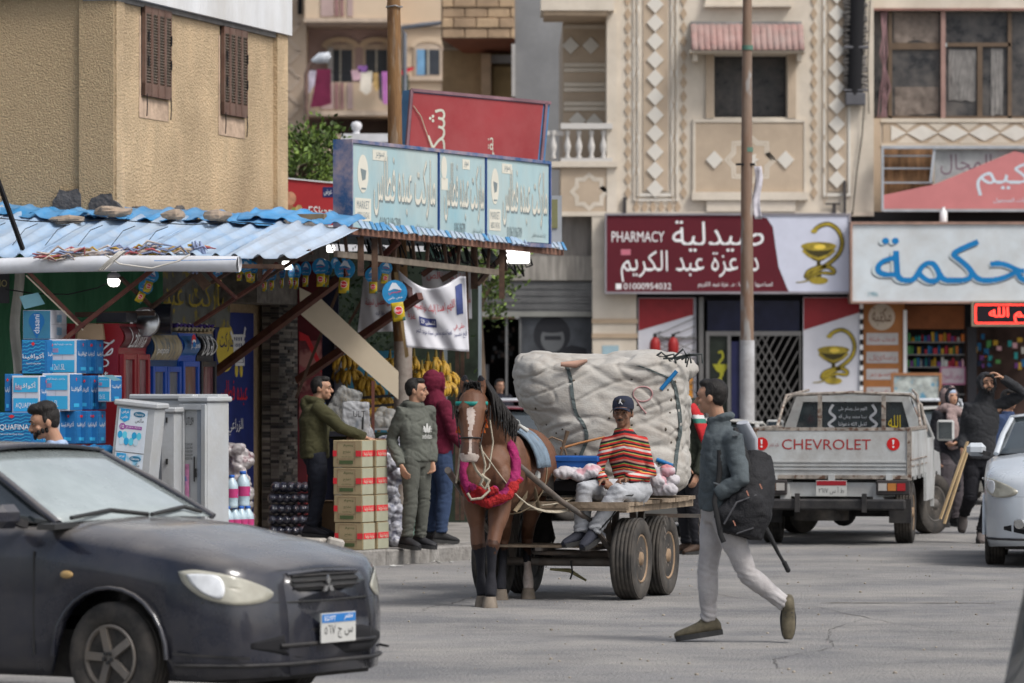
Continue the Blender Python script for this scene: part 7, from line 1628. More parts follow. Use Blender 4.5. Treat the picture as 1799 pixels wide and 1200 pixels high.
# 2. cart driver
k2=37.12/FP;ox2=1100
def j2(px,py,y=0):return((px-ox2)*k2,y,CAM_H+(664-py)*k2)
def stripes(nm):
    m=bpy.data.materials.new(nm);_mc[nm]=m;m.use_nodes=True;t=m.node_tree;N=t.nodes.new;L=t.links.new;b=t.nodes['Principled BSDF'];b.inputs['Roughness'].default_value=.95
    tc=N('ShaderNodeTexCoord');sp=N('ShaderNodeSeparateXYZ');L(tc.outputs['Object'],sp.inputs[0]);nz=N('ShaderNodeTexNoise');nz.inputs['Scale'].default_value=5;L(tc.outputs['Object'],nz.inputs['Vector'])
    ab_=N('ShaderNodeMath');ab_.operation='ABSOLUTE';L(sp.outputs['X'],ab_.inputs[0]);m1=N('ShaderNodeMath');m1.operation='MULTIPLY_ADD';L(ab_.outputs[0],m1.inputs[0]);m1.inputs[1].default_value=.22;L(sp.outputs['Z'],m1.inputs[2])
    m2=N('ShaderNodeMath');m2.operation='MULTIPLY_ADD';L(nz.outputs['Fac'],m2.inputs[0]);m2.inputs[1].default_value=.02;L(m1.outputs[0],m2.inputs[2])
    m3=N('ShaderNodeMath');m3.operation='MULTIPLY';m3.inputs[1].default_value=5.2;L(m2.outputs[0],m3.inputs[0]);m4=N('ShaderNodeMath');m4.operation='FRACT';L(m3.outputs[0],m4.inputs[0])
    r=N('ShaderNodeValToRGB');r.color_ramp.interpolation='CONSTANT';L(m4.outputs[0],r.inputs[0]);red=(.42,.022,.018,1);bk_=(.012,.012,.016,1)
    st=[(0,red),(.09,bk_),(.2,red),(.28,(.32,.36,.10,1)),(.31,bk_),(.38,red),(.46,(.45,.43,.4,1)),(.55,red),(.61,(.5,.28,.06,1)),(.65,bk_),(.72,red),(.8,(.14,.33,.06,1)),(.83,bk_),(.92,(.42,.2,.16,1))]
    e=r.color_ramp.elements;e[0].position=0;e[0].color=red;e[1].position=st[1][0];e[1].color=st[1][1]
    for p,c in st[2:]:x=e.new(p);x.color=c
    L(r.outputs[0],b.inputs['Base Color']);n2=N('ShaderNodeTexNoise');n2.inputs['Scale'].default_value=150;bp=N('ShaderNodeBump');bp.inputs['Strength'].default_value=.4;bp.inputs['Distance'].default_value=.01;L(tc.outputs['Object'],n2.inputs['Vector']);L(n2.outputs['Fac'],bp.inputs['Height']);L(bp.outputs[0],b.inputs['Normal']);return m
dr,b2,H2=person('cart driver in a red striped jumper, dark cap and grey sweatpants holding the reins',(PX(ox2,37.12),37.12,0),-12,
    dict(pel=j2(1112,858,.02),ch=j2(1103,806,0),nk=j2(1096,757,0),hd=j2(1094,726,-.03),shL=j2(1127,776,-.01),shR=j2(1067,777,-.02),elL=j2(1144,832,-.04),wrL=j2(1098,842,-.3),elR=j2(1050,828,-.05),wrR=j2(1060,843,-.3),
         hipL=j2(1122,866,-.02),hipR=j2(1092,866,0),knL=j2(1084,862,-.42),anL=j2(1040,934,-.36),toL=j2(1024,954,-.5),knR=j2(1026,858,-.30),anR=j2(1020,936,-.28),toR=j2(994,951,-.38)),
    stripes('striped_knit'),cl('sweatpants_grey',(.36,.37,.39)),mat('shoe_navy',(.02,.022,.032),.8,var=.3),1.74,skin=m_skind,voxel=.0065,headrot=(2,0,-2),hair='short',hands=((1.0,(-.6,-.3,0),(0,-.6,-.8)),(1.0,(.5,-.4,0),(0,-.6,-.8))),baggy=1.12,torso=.84,beard=1,wr=.006)
cpb=MB(H2@Matrix.Rotation(R(-4),4,'X'));cpb.lathe([(.092,.035),(.094,.06),(.09,.095),(.074,.125),(.04,.142),(0,.146)],22,M=Matrix.Translation((0,.012,0))@Matrix.Scale(1.1,4,(0,1,0))@Matrix.Scale(.95,4,(1,0,0)));cpo=cpb.obj('cap',cl('cap_navy',(.02,.024,.042)),dr)
q=MB(H2@Matrix.Rotation(R(-4),4,'X'));q.grid(lambda u,v:(.082*math.sin((u-.5)*2.6),-.075-.075*v*math.cos((u-.5)*2.4),.045-.012*v-.03*(abs(u-.5)*2)**2),14,5);q.obj('cap_peak',_mc['cap_navy'],cpo,solid=.005)
q=MB(H2@Matrix.Rotation(R(-4),4,'X'));q.use(flat('embroidery',(.5,.5,.5)))
for a in((-.008,.1,.018,.07),(.004,.106,-.01,.075),(-.012,.088,.012,.084)):q.bar((a[0],-.099 if a[1]<.095 else-.092,a[1]),(a[2],-.103,a[3]),.007,.004)
q.ball((.0,-.092,.108),(.006,.004,.006),6,5);q.obj('cap_emblem',None,cpo)
q=MB(Matrix.Rotation(R(12),4,'Z'));w2=lambda a,b_,y:V(j2(a,b_,y));q.tube([w2(1128,858,-.17),w2(1108,868,-.35),w2(1096,868,-.46),w2(1072,905,-.43),w2(1052,928,-.42)],[(.006,.01)]*5,6);q.obj('side_stripe',m_sole,dr)

# 3. young man in the grey-green hoodie
def stand(label,px,D,z,yaw_,h,J,*a,**kw):return person(label,(PX(px,D),D,z),yaw_,J,*a,h=h,**kw)
ad,b3,H3=stand('young man in a grey-green sports hoodie standing on the kerb in front of the pole',730,44.0,KERB,52,1.64,dict(elR=(-.235,-.03,1.05),wrR=(-.13,-.2,.80),elL=(.15,.2,1.05),wrL=(.16,.06,.83),shR=(-.13,-.13,1.33),shL=(.13,.12,1.33)),cl('hoodie_greygreen',(.095,.10,.085)),cl('joggers_greygreen',(.085,.088,.075)),mat('shoe_black',(.018,.018,.02),.6,var=.3),headrot=(0,0,32),hood='down',wr=.011)
q=MB(frame((.0,-.142,1.12),(1,0,0)));q.use(flat('sport_white',(.5,.5,.48)))
for x,w_,hh,a in((-.035,.03,.075,22),(0,.032,.095,0),(.035,.03,.075,-22)):
    T_=Matrix.Translation((x*.6,.0,.0))@Matrix.Rotation(R(a),4,'Z');q.prism([(w_/2*math.cos(t),hh*.5+hh/2*math.sin(t))for t in[i*math.pi/5 for i in range(10)]],.0,.003,M=T_)
for i in range(3):q.rect(-.07,.012+i*.014,.07,.016+i*.014,.004,.005)
letters(q,'adidas',-.075,-.055,.075,-.008,.004,bold=.05,rows=24);q.obj('chest_print',None,ad)
# 4. maroon hoodie and jeans
stand('man in a maroon hooded top and blue jeans, back to the camera, beside the bananas',770,45.3,KERB,118,1.72,dict(shL=(-.1,.16,1.38),shR=(.06,-.17,1.38),elR=(.14,-.19,1.1),wrR=(.24,-.1,.98),hd=(-.03,.0,1.58)),cl('hoodie_maroon',(.10,.006,.022)),cl('jeans_blue',(.028,.048,.10)),mat('boot_black',(.015,.015,.016),.7),hood='up',hair=None,torso=1.1,baggy=1.12)
# 5. man in olive reaching for the cartons
stand('young man in an olive hoodie on a stone block, reaching to the brown cartons',556,44.0,.262,78,1.55,dict(shR=(.02,-.17,1.26),elR=(.24,-.2,1.06),wrR=(.48,-.14,.96),shL=(-.02,.17,1.26),elL=(.16,.2,1.0),wrL=(.3,.1,.95),knR=(.03,-.08,.44),knL=(-.02,.08,.44),pel=(-.02,0,.8),ch=(-.02,0,1.1),nk=(.0,0,1.31),hd=(.05,0,1.435),hipL=(0,.09,.8),hipR=(0,-.09,.8)),cl('hoodie_olive',(.048,.046,.02)),cl('trousers_navy',(.012,.014,.022)),mat('sandal_black',(.015,.015,.02),.6),headrot=(0,0,4),hood='down',hands=((.5,(0,0,0)),(.25,(.5,0,0),(0,0,-1))),hair='short',torso=1.08,baggy=1.05)
# 6. hooded man with sticks
k6=49.6/FP
def j6(px,py,y=0):return((px-1722)*k6,y,CAM_H+(664-py)*k6)
hm_,b6,H6=person('hooded man in charcoal walking towards the camera with one hand on his hood',(PX(1722,49.6),49.6,0),6,
    dict(pel=j6(1722,800),ch=j6(1724,740),nk=j6(1730,702),hd=j6(1733,676,-.04),shL=j6(1765,708,0),shR=j6(1702,714,0),elL=j6(1800,692,-.1),wrL=j6(1758,664,-.14),elR=j6(1694,765,.02),wrR=j6(1688,790,-.12),hipL=j6(1735,808),hipR=j6(1709,808),knL=j6(1740,870,-.1),anL=j6(1722,938,-.02),toL=j6(1722,950,-.16),knR=j6(1705,872,-.02),anR=j6(1698,905,.3),toR=j6(1694,930,.22)),
    cl('hoodie_charcoal',(.026,.027,.03)),cl('trousers_black',(.014,.014,.018)),mat('shoe_grey',(.10,.085,.08),.8),1.8,hood='up',hair='short',headrot=(-10,0,4),hands=((.5,(-.6,0,.5),(0,0,-1)),(1.2,(0,-.4,-.3),(1,0,0))),torso=1.04,beard=2,baggy=1.1)
for i,(a,b_,c,d)in enumerate(((1700,776,1652,912),(1703,782,1659,920))):
    q=MB();q.bar(W(a,b_,49.4),W(c,d,49.1),.028,.018);tag(q.obj('wooden_stick',mat('stick_wood',(.40,.29,.16),.7,var=.15)),('upper','lower')[i]+' pale wooden stick in the hand of the hooded man','stick','sticks held by the hooded man')
# 7. woman in scarf
sw,b7,H7=stand('woman in a dark coat with a big dusty-pink scarf standing behind the pickup mirror',1668,55,0,30,1.68,dict(wrL=(.05,-.25,1.02),elL=(.22,-.05,1.1)),cl('coat_black',(.014,.014,.018)),cl('skirt_grey',(.07,.06,.065)),m_sole,hair=None,hood='up',hem=.5,torso=1.1,baggy=1.7)
q=MB();q.ball(H7@V((0,.03,.02)),(.108,.118,.13),16,10);q.tube([V((math.cos(a)*.12,.01+math.sin(a)*.11,1.41+.03*math.sin(a*2)))for a in[i*math.pi/6 for i in range(12)]],.055,8,loop=True);q.tube([(-.06,-.12,1.42),(-.07,-.17,1.2),(-.06,-.17,.95)],[(.07,.04),(.09,.03),(.08,.02)],8)
bake(q,'scarf',cl('scarf_pink',(.25,.185,.175)),.012,1,wr=.012,wf=(16,16,12),parent=sw)
q=MB(H7);q.ball((0,-.055,-.02),(.06,.055,.085),14,10);q.obj('face',m_skin,sw)
q=MB(H7);q.ball((0,-.03,.06),(.066,.06,.05),12,8);q.obj('under_scarf',flat('under_scarf_blue',(.3,.36,.46)),sw)
# 8. young man in light blue behind the dark car
stand('young man with black hair and light blue patterned shirt walking behind the dark car',92,30.8,0,-72,1.62,dict(hd=(-.05,-.02,1.50),nk=(.03,0,1.36)),mat('shirt_patterned',(.28,.36,.50),.85,var=.3,vs=14,fleck=(.12,.16,.28),fleck_s=26),cl('jeans_dark',(.03,.035,.05)),m_sole,hair='thick',headrot=(14,0,-4),beard=2,voxel=.0065)
# 9. person in a striped scarf behind the cart
rs_,b9,H9=stand('person with a red, white and green scarf bending behind the loaded cart',1212,46.5,0,-60,1.62,dict(hd=(.02,-.02,1.45),nk=(.04,0,1.38),elR=(-.05,-.25,1.12),wrR=(-.06,-.25,.92)),cl('jacket_dark_green',(.03,.035,.025)),cl('trousers_black'),mat('sandal_brown',(.05,.03,.02),.7),hair=None,hood='up')
q=MB();q.M=Matrix.Rotation(R(60),4,'Z');q.tube([(.0,-.12,1.52),(.07,-.15,1.42),(.12,-.16,1.28),(.16,-.15,1.12)],[(.07,.05),(.1,.06),(.12,.05),(.08,.04)],12)
bake(q,'scarf',[cl('scarf_red',(.42,.02,.025)),flat('scarf_white',(.55,.55,.55)),flat('scarf_green',(.03,.16,.12))],.012,1,parent=rs_,matfn=lambda c,n:1 if 1.385<c.z<1.425 else 2 if 1.34<c.z<1.385 else 0)
# 10, 11. far figures
stand('person in a dark jacket standing inside the shuttered shop doorway',878,80,KERB,20,1.62,{},cl('jacket_black',(.012,.013,.02)),cl('trousers_black'),m_sole,voxel=.012)
stand('person in a blue sleeve half hidden behind the hooded man',1772,52.5,0,40,1.66,{},cl('top_navy',(.03,.05,.11)),cl('trousers_black'),m_sole,voxel=.012)
# ================================================================ horse
HD=36.0;HX=PX(860,HD)
hr=thing('horse','bay horse with a white blaze and one white hind sock harnessed to the cart','horse',(HX,HD,0))
q=MB();v3=lambda*a:V(a)
q.tube([v3(-.01,-.2,1.02),v3(0,-.08,1.03),v3(.06,.2,1.07),v3(.13,.5,1.06),v3(.21,.85,1.07),v3(.30,1.15,1.12),v3(.36,1.38,1.10),v3(.39,1.5,1.05)],[(.12,.16),(.20,.26),(.245,.31),(.27,.315),(.265,.29),(.245,.27),(.20,.23),(.08,.1)],20,up=(0,0,1))
q.tube([v3(.03,.12,1.16),v3(-.01,.0,1.28),v3(-.06,-.12,1.44),v3(-.11,-.22,1.58),v3(-.125,-.27,1.66)],[(.15,.25),(.12,.2),(.095,.155),(.082,.125),(.06,.085)],16,up=(1,0,0))
hp=[v3(-.125,-.27,1.67),v3(-.13,-.34,1.62),v3(-.138,-.41,1.52),v3(-.145,-.48,1.40),v3(-.15,-.54,1.27),v3(-.155,-.575,1.19),v3(-.155,-.58,1.145)]
q.tube(hp,[(.066,.07),(.104,.10),(.112,.12),(.082,.095),(.068,.075),(.078,.07),(.062,.05)],16,up=(0,1,0))
for e in(-1,1):
    q.ball((-.135+e*.092,-.42,1.545),(.028,.04,.03),8,6);q.ball((-.143+e*.055,-.42,1.42),(.025,.06,.07),8,6);q.ball((-.155+e*.03,-.61,1.205),(.02,.016,.022),8,6)
    q.tube([v3(-.125+e*.055,-.27,1.68),v3(-.128+e*.068,-.27,1.74),v3(-.13+e*.066,-.28,1.79),v3(-.13+e*.055,-.29,1.825)],[(.036,.024),(.046,.024),(.036,.018),(.012,.009)],8,up=(0,1,0))
q.ball((-.11,-.12,.97),(.12,.13,.17),12,10);q.ball((.1,-.12,.97),(.11,.13,.17),12,10);q.ball((.2,.12,1.12),(.10,.17,.22),12,10);q.ball((.46,1.2,1.05),(.10,.2,.2),12,10)
def leg(pts,rs):q.tube([v3(*p)for p in pts],rs,12)
leg([(-.11,.02,.95),(-.12,.0,.78),(-.10,-.03,.62),(-.085,-.06,.48),(-.075,-.06,.40),(-.068,-.07,.26),(-.06,-.09,.145),(-.055,-.13,.075)],[(.11,.14),(.088,.10),(.058,.062),(.06,.064),(.038,.042),(.030,.036),(.048,.054),(.038,.042)])
leg([(.09,-.02,.95),(.08,-.08,.76),(.05,-.17,.61),(.025,-.22,.48),(.02,-.22,.40),(.015,-.21,.27),(.01,-.24,.15),(.008,-.29,.08)],[(.11,.14),(.088,.10),(.058,.062),(.061,.065),(.038,.042),(.031,.037),(.049,.055),(.038,.042)])
leg([(.16,1.05,1.0),(.13,.98,.8),(.115,1.02,.62),(.11,1.16,.5),(.105,1.12,.38),(.10,1.05,.24),(.095,1.02,.14),(.09,.98,.07)],[(.13,.2),(.09,.13),(.06,.075),(.05,.06),(.036,.042),(.034,.036),(.042,.044),(.04,.042)])
leg([(.38,1.2,1.02),(.35,1.14,.8),(.32,1.2,.62),(.30,1.34,.5),(.30,1.28,.38),(.305,1.2,.24),(.31,1.17,.14),(.312,1.13,.07)],[(.13,.2),(.095,.13),(.06,.075),(.05,.06),(.036,.042),(.034,.036),(.042,.044),(.04,.042)])
def hm_f(c,n):
    nz=noise.noise(c*9)*.03;nf=noise.noise(c*22)*.008
    if c.y<-.3 and c.z>1.1:
        x=c.x+.14+(1.5-c.z)*.03
        if c.z<1.21+nz and n.y<.0:return 2
        if n.y<-.3 and abs(x)<.013+nf*1.6+(.016 if 1.44<c.z<1.56 else 0)and c.z<1.57:return 2
    if c.z<.30+nz and c.x>.22 and c.y>.8:return 2
    t_=c.z-(.46 if c.y<.5 else.38)-nz*3-noise.noise(c*30)*.03
    if t_<0:return 1
    if t_<.07:return 3
    if c.y<-.2 and c.z>1.78:return 1
    if c.y<-.5 and c.z<1.3:return 3
    return 0
bay=mat('coat_bay',(.108,.044,.021),.55,var=.3,vs=3,spec=.4,dirt=(.15,.075,.042),dirt_amt=.6,dirt_s=4,bump=.15,bs=90);hblk=mat('coat_black',(.013,.011,.010),.65,var=.5,vs=9,fleck=(.075,.05,.035),fleck_s=11,dirt=(.10,.08,.065),dirt_amt=.5,dirt_s=6,bump=.6,bs=60);hwh=mat('coat_white',(.42,.37,.33),.7,var=.25,vs=12,dirt=(.3,.18,.15),dirt_amt=.5,dirt_s=9)
bake(q,'body',[bay,hblk,hwh,mat('coat_dark_brown',(.05,.022,.012),.5,var=.4,vs=9)],.010,2,wr2=.010,wr=.003,wf=(9,9,5),parent=hr,matfn=hm_f)
for x,y in((-.055,-.16),(.005,-.32),(.087,.95),(.31,1.10)):
    q=MB(Matrix.Translation((x,y,0)));q.rings([[(r*math.cos(a),r*1.15*math.sin(a)-s_,z)for a in[j*math.pi/7 for j in range(14)]]for r,z,s_ in((.063,.0,.02),(.058,.03,.012),(.046,.085,-.01))]);q.obj('hoof',mat('hoof_grey',(.14,.115,.09),.7,var=.35,vs=9),hr)
q=MB()
for e in(-1,1):q.ball((-.136+e*.110,-.442,1.535),(.016,.022,.02),8,6)
q.obj('eyes',flat('horse_eye',(.012,.007,.005),.1),hr)
q=MB() # mane, forelock and tail as locks of hair
for i in range(130):
    t=rnd.random();a=sm(v3(-.115,-.25,1.70),v3(.06,.06,1.44),t)+v3(rnd.uniform(-.02,.03),rnd.uniform(-.02,.02),.04);sx=rnd.choice((1,1,1,1,-1));q.tube([a,a+v3(sx*.06,.0,.05),a+v3(sx*(.125+.03*t),-.04,-.06),a+v3(sx*rnd.uniform(.11,.16),-.07,-rnd.uniform(.10,.28))],[.008,.012,.010,.003],5)
for i in range(60):a=v3(-.13+rnd.uniform(-.055,.055),-.30+rnd.uniform(-.03,.02),1.705);q.tube([a,a+v3(rnd.uniform(-.02,.02),-.02,rnd.uniform(.02,.07)),a+v3(rnd.uniform(-.045,.045),-.05,rnd.uniform(-.03,.07))],[.007,.006,.002],5)
q.obj('mane',m_hair,hr,kind='stuff')
q=MB()
for i in range(46):a=v3(.40+rnd.uniform(-.03,.03),1.5,1.08);q.tube([a,a+v3(.05,.08,-.05),a+v3(rnd.uniform(.02,.1),.1,-.3),a+v3(rnd.uniform(-.04,.12),.08,-.6),a+v3(rnd.uniform(-.06,.12),.06,-rnd.uniform(.7,.85))],[.012,.014,.014,.012,.003],6)
q.obj('tail',m_hair,hr,kind='stuff')
# harness
hn=thing('harness','magenta padded collar harness with teal browband and orange tassels on the horse','harness',(HX,HD,0))
q=MB();q.tube([v3(.0+.205*math.cos(a),-.13+.14*math.sin(a),1.10+.27*math.sin(a))for a in[i*math.pi/12 for i in range(24)]],[(.04,.05)]*24,10,loop=True)
bake(q,'collar',[mat('collar_magenta',(.22,.010,.075),.8,var=.3,vs=8,bump=.5,bs=40),m_hair,mat('collar_red',(.30,.012,.014),.85,var=.3,vs=20,bump=1,bs=60)],.011,1,wr=.01,wf=(14,14,14),parent=hn,matfn=lambda c,n:1 if noise.noise(c*6+V((3,0,0)))>.33 else 0)
q=MB();q.tube([v3(-.21,-.16,.98),v3(-.14,-.27,.86),v3(0,-.33,.82),v3(.14,-.3,.88),v3(.23,-.18,1.02)],[(.02,.04)]*5,10,up=(0,0,1));q.tube([v3(-.15,-.27,.95),v3(-.04,-.335,.9),v3(.07,-.33,.93)],[(.025,.03)]*3,8)
bake(q,'breast_band',[_mc['collar_red'],_mc['collar_magenta']],.010,1,wr=.012,wf=(25,25,25),parent=hn,matfn=lambda c,n:1 if noise.noise(c*7)>.15 else 0)
q=MB();
q.grid(lambda u,v:tuple(v3(.1,.22,1.06)+v3(.27,.0,0)*math.sin(-2.0+3.5*u)*1.06+v3(.10,.42,0)*v+v3(0,0,.345*math.cos(-2.0+3.5*u)+.01*noise.noise(V((u*7,v*6,2))))),24,12);q.obj('denim_blanket',mat('denim_pale',(.15,.20,.25),.9,var=.35,vs=6,bump=.5,bs=60),hn,solid=.02)
q=MB();q.tube([tuple(v3(.17,.5,1.06)+v3(.29,.02,0)*math.cos(a)+v3(0,0,.35*math.sin(a)))for a in[i*math.pi/12 for i in range(24)]],[(.006,.018)]*24,6,loop=True);q.tube([v3(.35,.45,1.15),v3(.37,.9,1.2),v3(.42,1.3,1.2),v3(.3,1.55,1.02)],.012,6);q.tube([v3(.3,.35,1.06),v3(.28,.3,.85),v3(.2,.2,.74)],[(.02,.006)]*3,6);q.tube([v3(.3,.35,1.06),v3(.36,.45,.9),v3(.4,.6,.72)],[(.02,.006)]*3,6)
q.obj('girth_straps',mat('strap_tan',(.22,.17,.11),.85,var=.3),hn)
q=MB();q.tube([v3(.2,.3,1.36),v3(.24,.22,1.42),v3(.3,.26,1.38)],.018,8);q.tube([v3(.21+.03*math.cos(a),.18,1.44+.03*math.sin(a))for a in[i*.7 for i in range(9)]],.004,5,loop=True);q.box((.36,.42,1.02),(.09,.12,.08),cham=.02);q.obj('saddle_pad',mat('pad_white',(.4,.4,.38),.8,var=.3),hn)
q=MB();r_=lambda e,z,y:v3(-.138+e*.122,y,z)
q.tube([r_(-1,1.6,-.37),v3(-.13,-.525,1.60),r_(1,1.6,-.36)],[(.008,.019)]*3,6,up=(0,0,1));q.obj('browband',mat('teal_band',(.01,.20,.17),.5,var=.2),hn)
q=MB()
for e in(-1,1):q.tube([r_(e,1.61,-.34),r_(e,1.5,-.40),v3(-.145+e*.10,-.47,1.40),v3(-.15+e*.08,-.54,1.26)],[(.004,.009)]*4,6);q.box((-.137+e*.145,-.45,1.53),(.012,.10,.11),cham=.005)
q.tube([v3(-.148-.085,-.5,1.33),v3(-.148-.055,-.585,1.335),v3(-.148,-.606,1.337),v3(-.148+.055,-.585,1.335),v3(-.148+.085,-.5,1.33)],.007,6);q.tube([v3(-.145,-.55,1.42),v3(-.2,-.53,1.36),v3(-.215,-.5,1.3)],.005,5);q.tube([v3(-.145,-.55,1.42),v3(-.09,-.53,1.36),v3(-.08,-.5,1.3)],.005,5);q.obj('bridle_straps',mat('bridle_black',(.02,.018,.018),.6),hn)
q=MB()
for x,z in((-.035,1.55),(-.03,1.46),(-.045,1.42),(-.245,1.42),(-.035,1.5)):
    for j in range(7):q.tube([v3(x,-.42,z),v3(x+rnd.uniform(-.02,.02),-.43,z-.05)],[.009,.006],5)
q.obj('tassels',mat('tassel_orange',(.45,.10,.015),.8,var=.4,vs=14,fleck=(.4,.03,.02),fleck_s=18),hn)
q=MB();m_rope=mat('rope_cream',(.36,.32,.25),.9,var=.2,vs=30,bump=.5,bs=120)
q.tube([v3(-.075,-.5,1.3),v3(-.03,-.45,1.12),v3(-.05,-.42,1.02),v3(-.07,-.42,.96)],.009,6);q.tube([v3(-.22,-.52,1.28),v3(-.24,-.47,1.1),v3(-.26,-.42,.98)],.008,6);q.tube([v3(-.15,-.6,1.2),v3(-.1,-.52,1.08),v3(-.07,-.45,1.04),v3(-.02,-.42,.99),v3(-.0,-.42,.92),v3(-.06,-.43,.86),v3(-.14,-.42,.85),v3(-.17,-.42,.9)],.011,6);q.tube([v3(-.06,-.44,1.04),v3(.0,-.44,1.0),v3(-.03,-.43,.93),v3(-.07,-.44,.97),v3(-.04,-.44,1.03)],.014,6);q.tube([v3(.0,-.42,1.5),v3(.03,-.38,1.3),v3(.0,-.4,1.1),v3(-.06,-.44,1.04)],.007,6);q.obj('white_rope',m_rope,hn)
# reins up to the driver's hands
def ww(px,py,D):return W(px,py,D)
for lab,P in(('cream webbing rein sagging from the bit to the hands of the driver',[(843,786,35.55),(866,818,35.6),(895,858,35.8),(925,888,36.1),(958,901,36.4),(1000,899,36.7),(1035,880,36.9),(1062,846,37.15)]),('second cream rein running above the sagging one',[(950,888,36.6),(985,885,36.8),(1020,872,37),(1050,852,37.15),(1064,842,37.15)])):
    q=MB();q.tube(smoothpts([tuple(ww(*p))for p in P],4),[(.006,.018)]*(4*(len(P)-1)+1),6,up=(0,1,0))if False else q.tube([V(p)for p in[tuple(ww(*p))for p in P]],[(.007,.017)]*len(P),6,up=(0,1,0));tag(q.obj('rein',m_rope,subd=1),lab,'rein')

# ================================================================ cart
ct_=Vector((PX(987.5,37.18),37.18,0));CY_=-17.0
cart=thing('horse_cart','four-wheeled wooden horse cart on car tyres with steel axles and shafts','cart',ct_,CY_)
m_old_w=mat('cart_wood',(.20,.15,.105),.9,var=.35,vs=5,st=(1,4,1),bump=.5,bs=20,dirt=(.33,.27,.2),dirt_amt=.5,dirt_s=5);m_cst=mat('cart_steel',(.13,.12,.11),.6,metal=.3,var=.4,vs=7,dirt=(.19,.12,.08),dirt_amt=.5,dirt_s=6)
m_tyre=mat('tyre_rubber',(.028,.027,.026),.85,var=.35,vs=6,dirt=(.14,.12,.10),dirt_amt=.6,dirt_s=5);m_rim=mat('rim_dusty',(.26,.18,.115),.8,var=.35,vs=8)
def wheel_parts(parent,loc,r,w_,rot,rimm,spokes=0,face=1,rimr=.6,steer=0):
    """axis along local x; face +1: outer side at +x"""
    Mw=Matrix.Translation(V(loc))@Matrix.Rotation(R(rot),4,'Z');A=Mw@Matrix.Rotation(R(90),4,'Y');wh=bpy.data.objects.new('wheel',None);C.objects.link(wh);wh.parent=parent
    q=MB(A);ri=r*rimr;h=w_/2
    prof=[(ri,-h*.8),(ri+.01,-h*.95),(r*.85,-h),(r*.955,-h*.93),(r*.985,-h*.8)]
    for i in range(5):z=-h*.72+i*h*.33;prof+=[(r,z),(r,z+h*.21),(r*.975,z+h*.25),(r*.975,z+h*.31)]
    prof+=[(r*.985,h*.85),(r*.955,h*.93),(r*.85,h),(ri+.01,h*.95),(ri,h*.8)]
    q.lathe(prof,40);q.obj('tyre',m_tyre,wh)
    q=MB(A);s=face;q.lathe([(ri*1.0,s*h*.82),(ri*.97,s*h*.9),(ri*.9,s*h*.8),(ri*.84,s*h*.45),(ri*.6,s*h*.38),(ri*.5,s*h*.62),(ri*.3,s*h*.7),(ri*.26,s*h*.95),(0,s*h*.98)],28,caps=False)
    q.lathe([(ri,-h*.8),(ri*.9,0),(0,0)],24,caps=False);rm=q.obj('rim',rimm if not spokes else mat('brake_dark',(.03,.028,.027),.8,dirt=(.13,.1,.08),dirt_amt=.5),wh)
    if spokes:
        q=MB(A);q.lathe([(ri*.99,s*h*.86),(ri*.99,s*h*.99),(ri*.9,s*h*.99),(ri*.86,s*h*.7)],32,caps=False);q.cyl((0,0,s*h*.9),ri*.24,.03,14)
        for i in range(spokes):a=2*math.pi*i/spokes+.35;q.bar((ri*.15*math.cos(a),ri*.15*math.sin(a),s*h*.93),(ri*.9*math.cos(a),ri*.9*math.sin(a),s*h*.9),ri*.24,.03)
        q.obj('spoked_rim',rimm,wh)
        q=MB(A)
        for i in range(5):a=2*math.pi*i/5;q.cyl((ri*.15*math.cos(a),ri*.15*math.sin(a),s*(h*.9+.02)),.011,.02,6)
        q.obj('bolts',m_sole,wh)
    else:
        q=MB(A)
        for i in range(8):a=2*math.pi*i/8;q.cyl((ri*.42*math.cos(a),ri*.42*math.sin(a),s*h*.68),.012,.03,6)
        q.obj('bolts',m_cst,wh)
    return wh
for x,y,f in((.585,0,1),(-.585,0,-1),(.60,.80,1),(-.57,.80,-1)):wheel_parts(cart,(x,y,.332),.332,.20,0,m_rim,face=f,rimr=.6)
q=MB();q.cyl((0,0,.30),.035,1.1,12,'X');q.obj('axle',m_cst,cart);q=MB();q.cyl((0,.8,.33),.035,1.1,12,'X');q.obj('axle',m_cst,cart)
q=MB();q.lathe([(.19,.36),(.2,.365),(.2,.39),(.17,.395)],24,M=Matrix.Translation((-.05,0,0)));q.obj('turntable',m_cst,cart)
for i in range(5):q=MB();q.box((-.1,-.28+i*.11,.435),(.86,.05,.02));q.obj('rack_slat',m_old_w,cart)
for x in(-.5,-.1,.3):q=MB();q.box((x,-.05,.412),(.05,.6,.025));q.obj('rack_bearer',m_cst,cart)
for x,y in((.42,.0),(.42,.78),(-.42,0),(-.42,.78)):
    for s in(-1,1):q=MB();q.bar((x,y,.34),(x,y+s*.16,.76),.05,.03);q.obj('spring_strut',m_cst,cart)
q=MB();q.bar((.4,-.34,.55),(.47,.0,.33),.05,.02);q.bar((.3,-.2,.42),(.42,.05,.74),.04,.02);q.obj('brace',m_cst,cart)
for i in range(9):
    q=MB();q.box((0,-.28+i*.235,.785+rnd.uniform(-.004,.004)),(1.36+rnd.uniform(-.05,.04),.222,.03));q.obj('deck_plank',m_old_w,cart)
for s in(-1,1):
    q=MB();q.box((s*.62,.68,.742),(.06,2.1,.055));q.obj('side_rail',m_old_w,cart)
q=MB();q.box((0,-.4,.775),(1.36,.03,.05));q.obj('front_board',m_old_w,cart);q=MB();q.box((.1,-.36,.74),(1.1,.1,.02));q.obj('front_board',m_old_w,cart);q=MB();q.bar((.5,.75,.66),(.98,.8,.66),.03);q.obj('rear_bar',m_cst,cart)
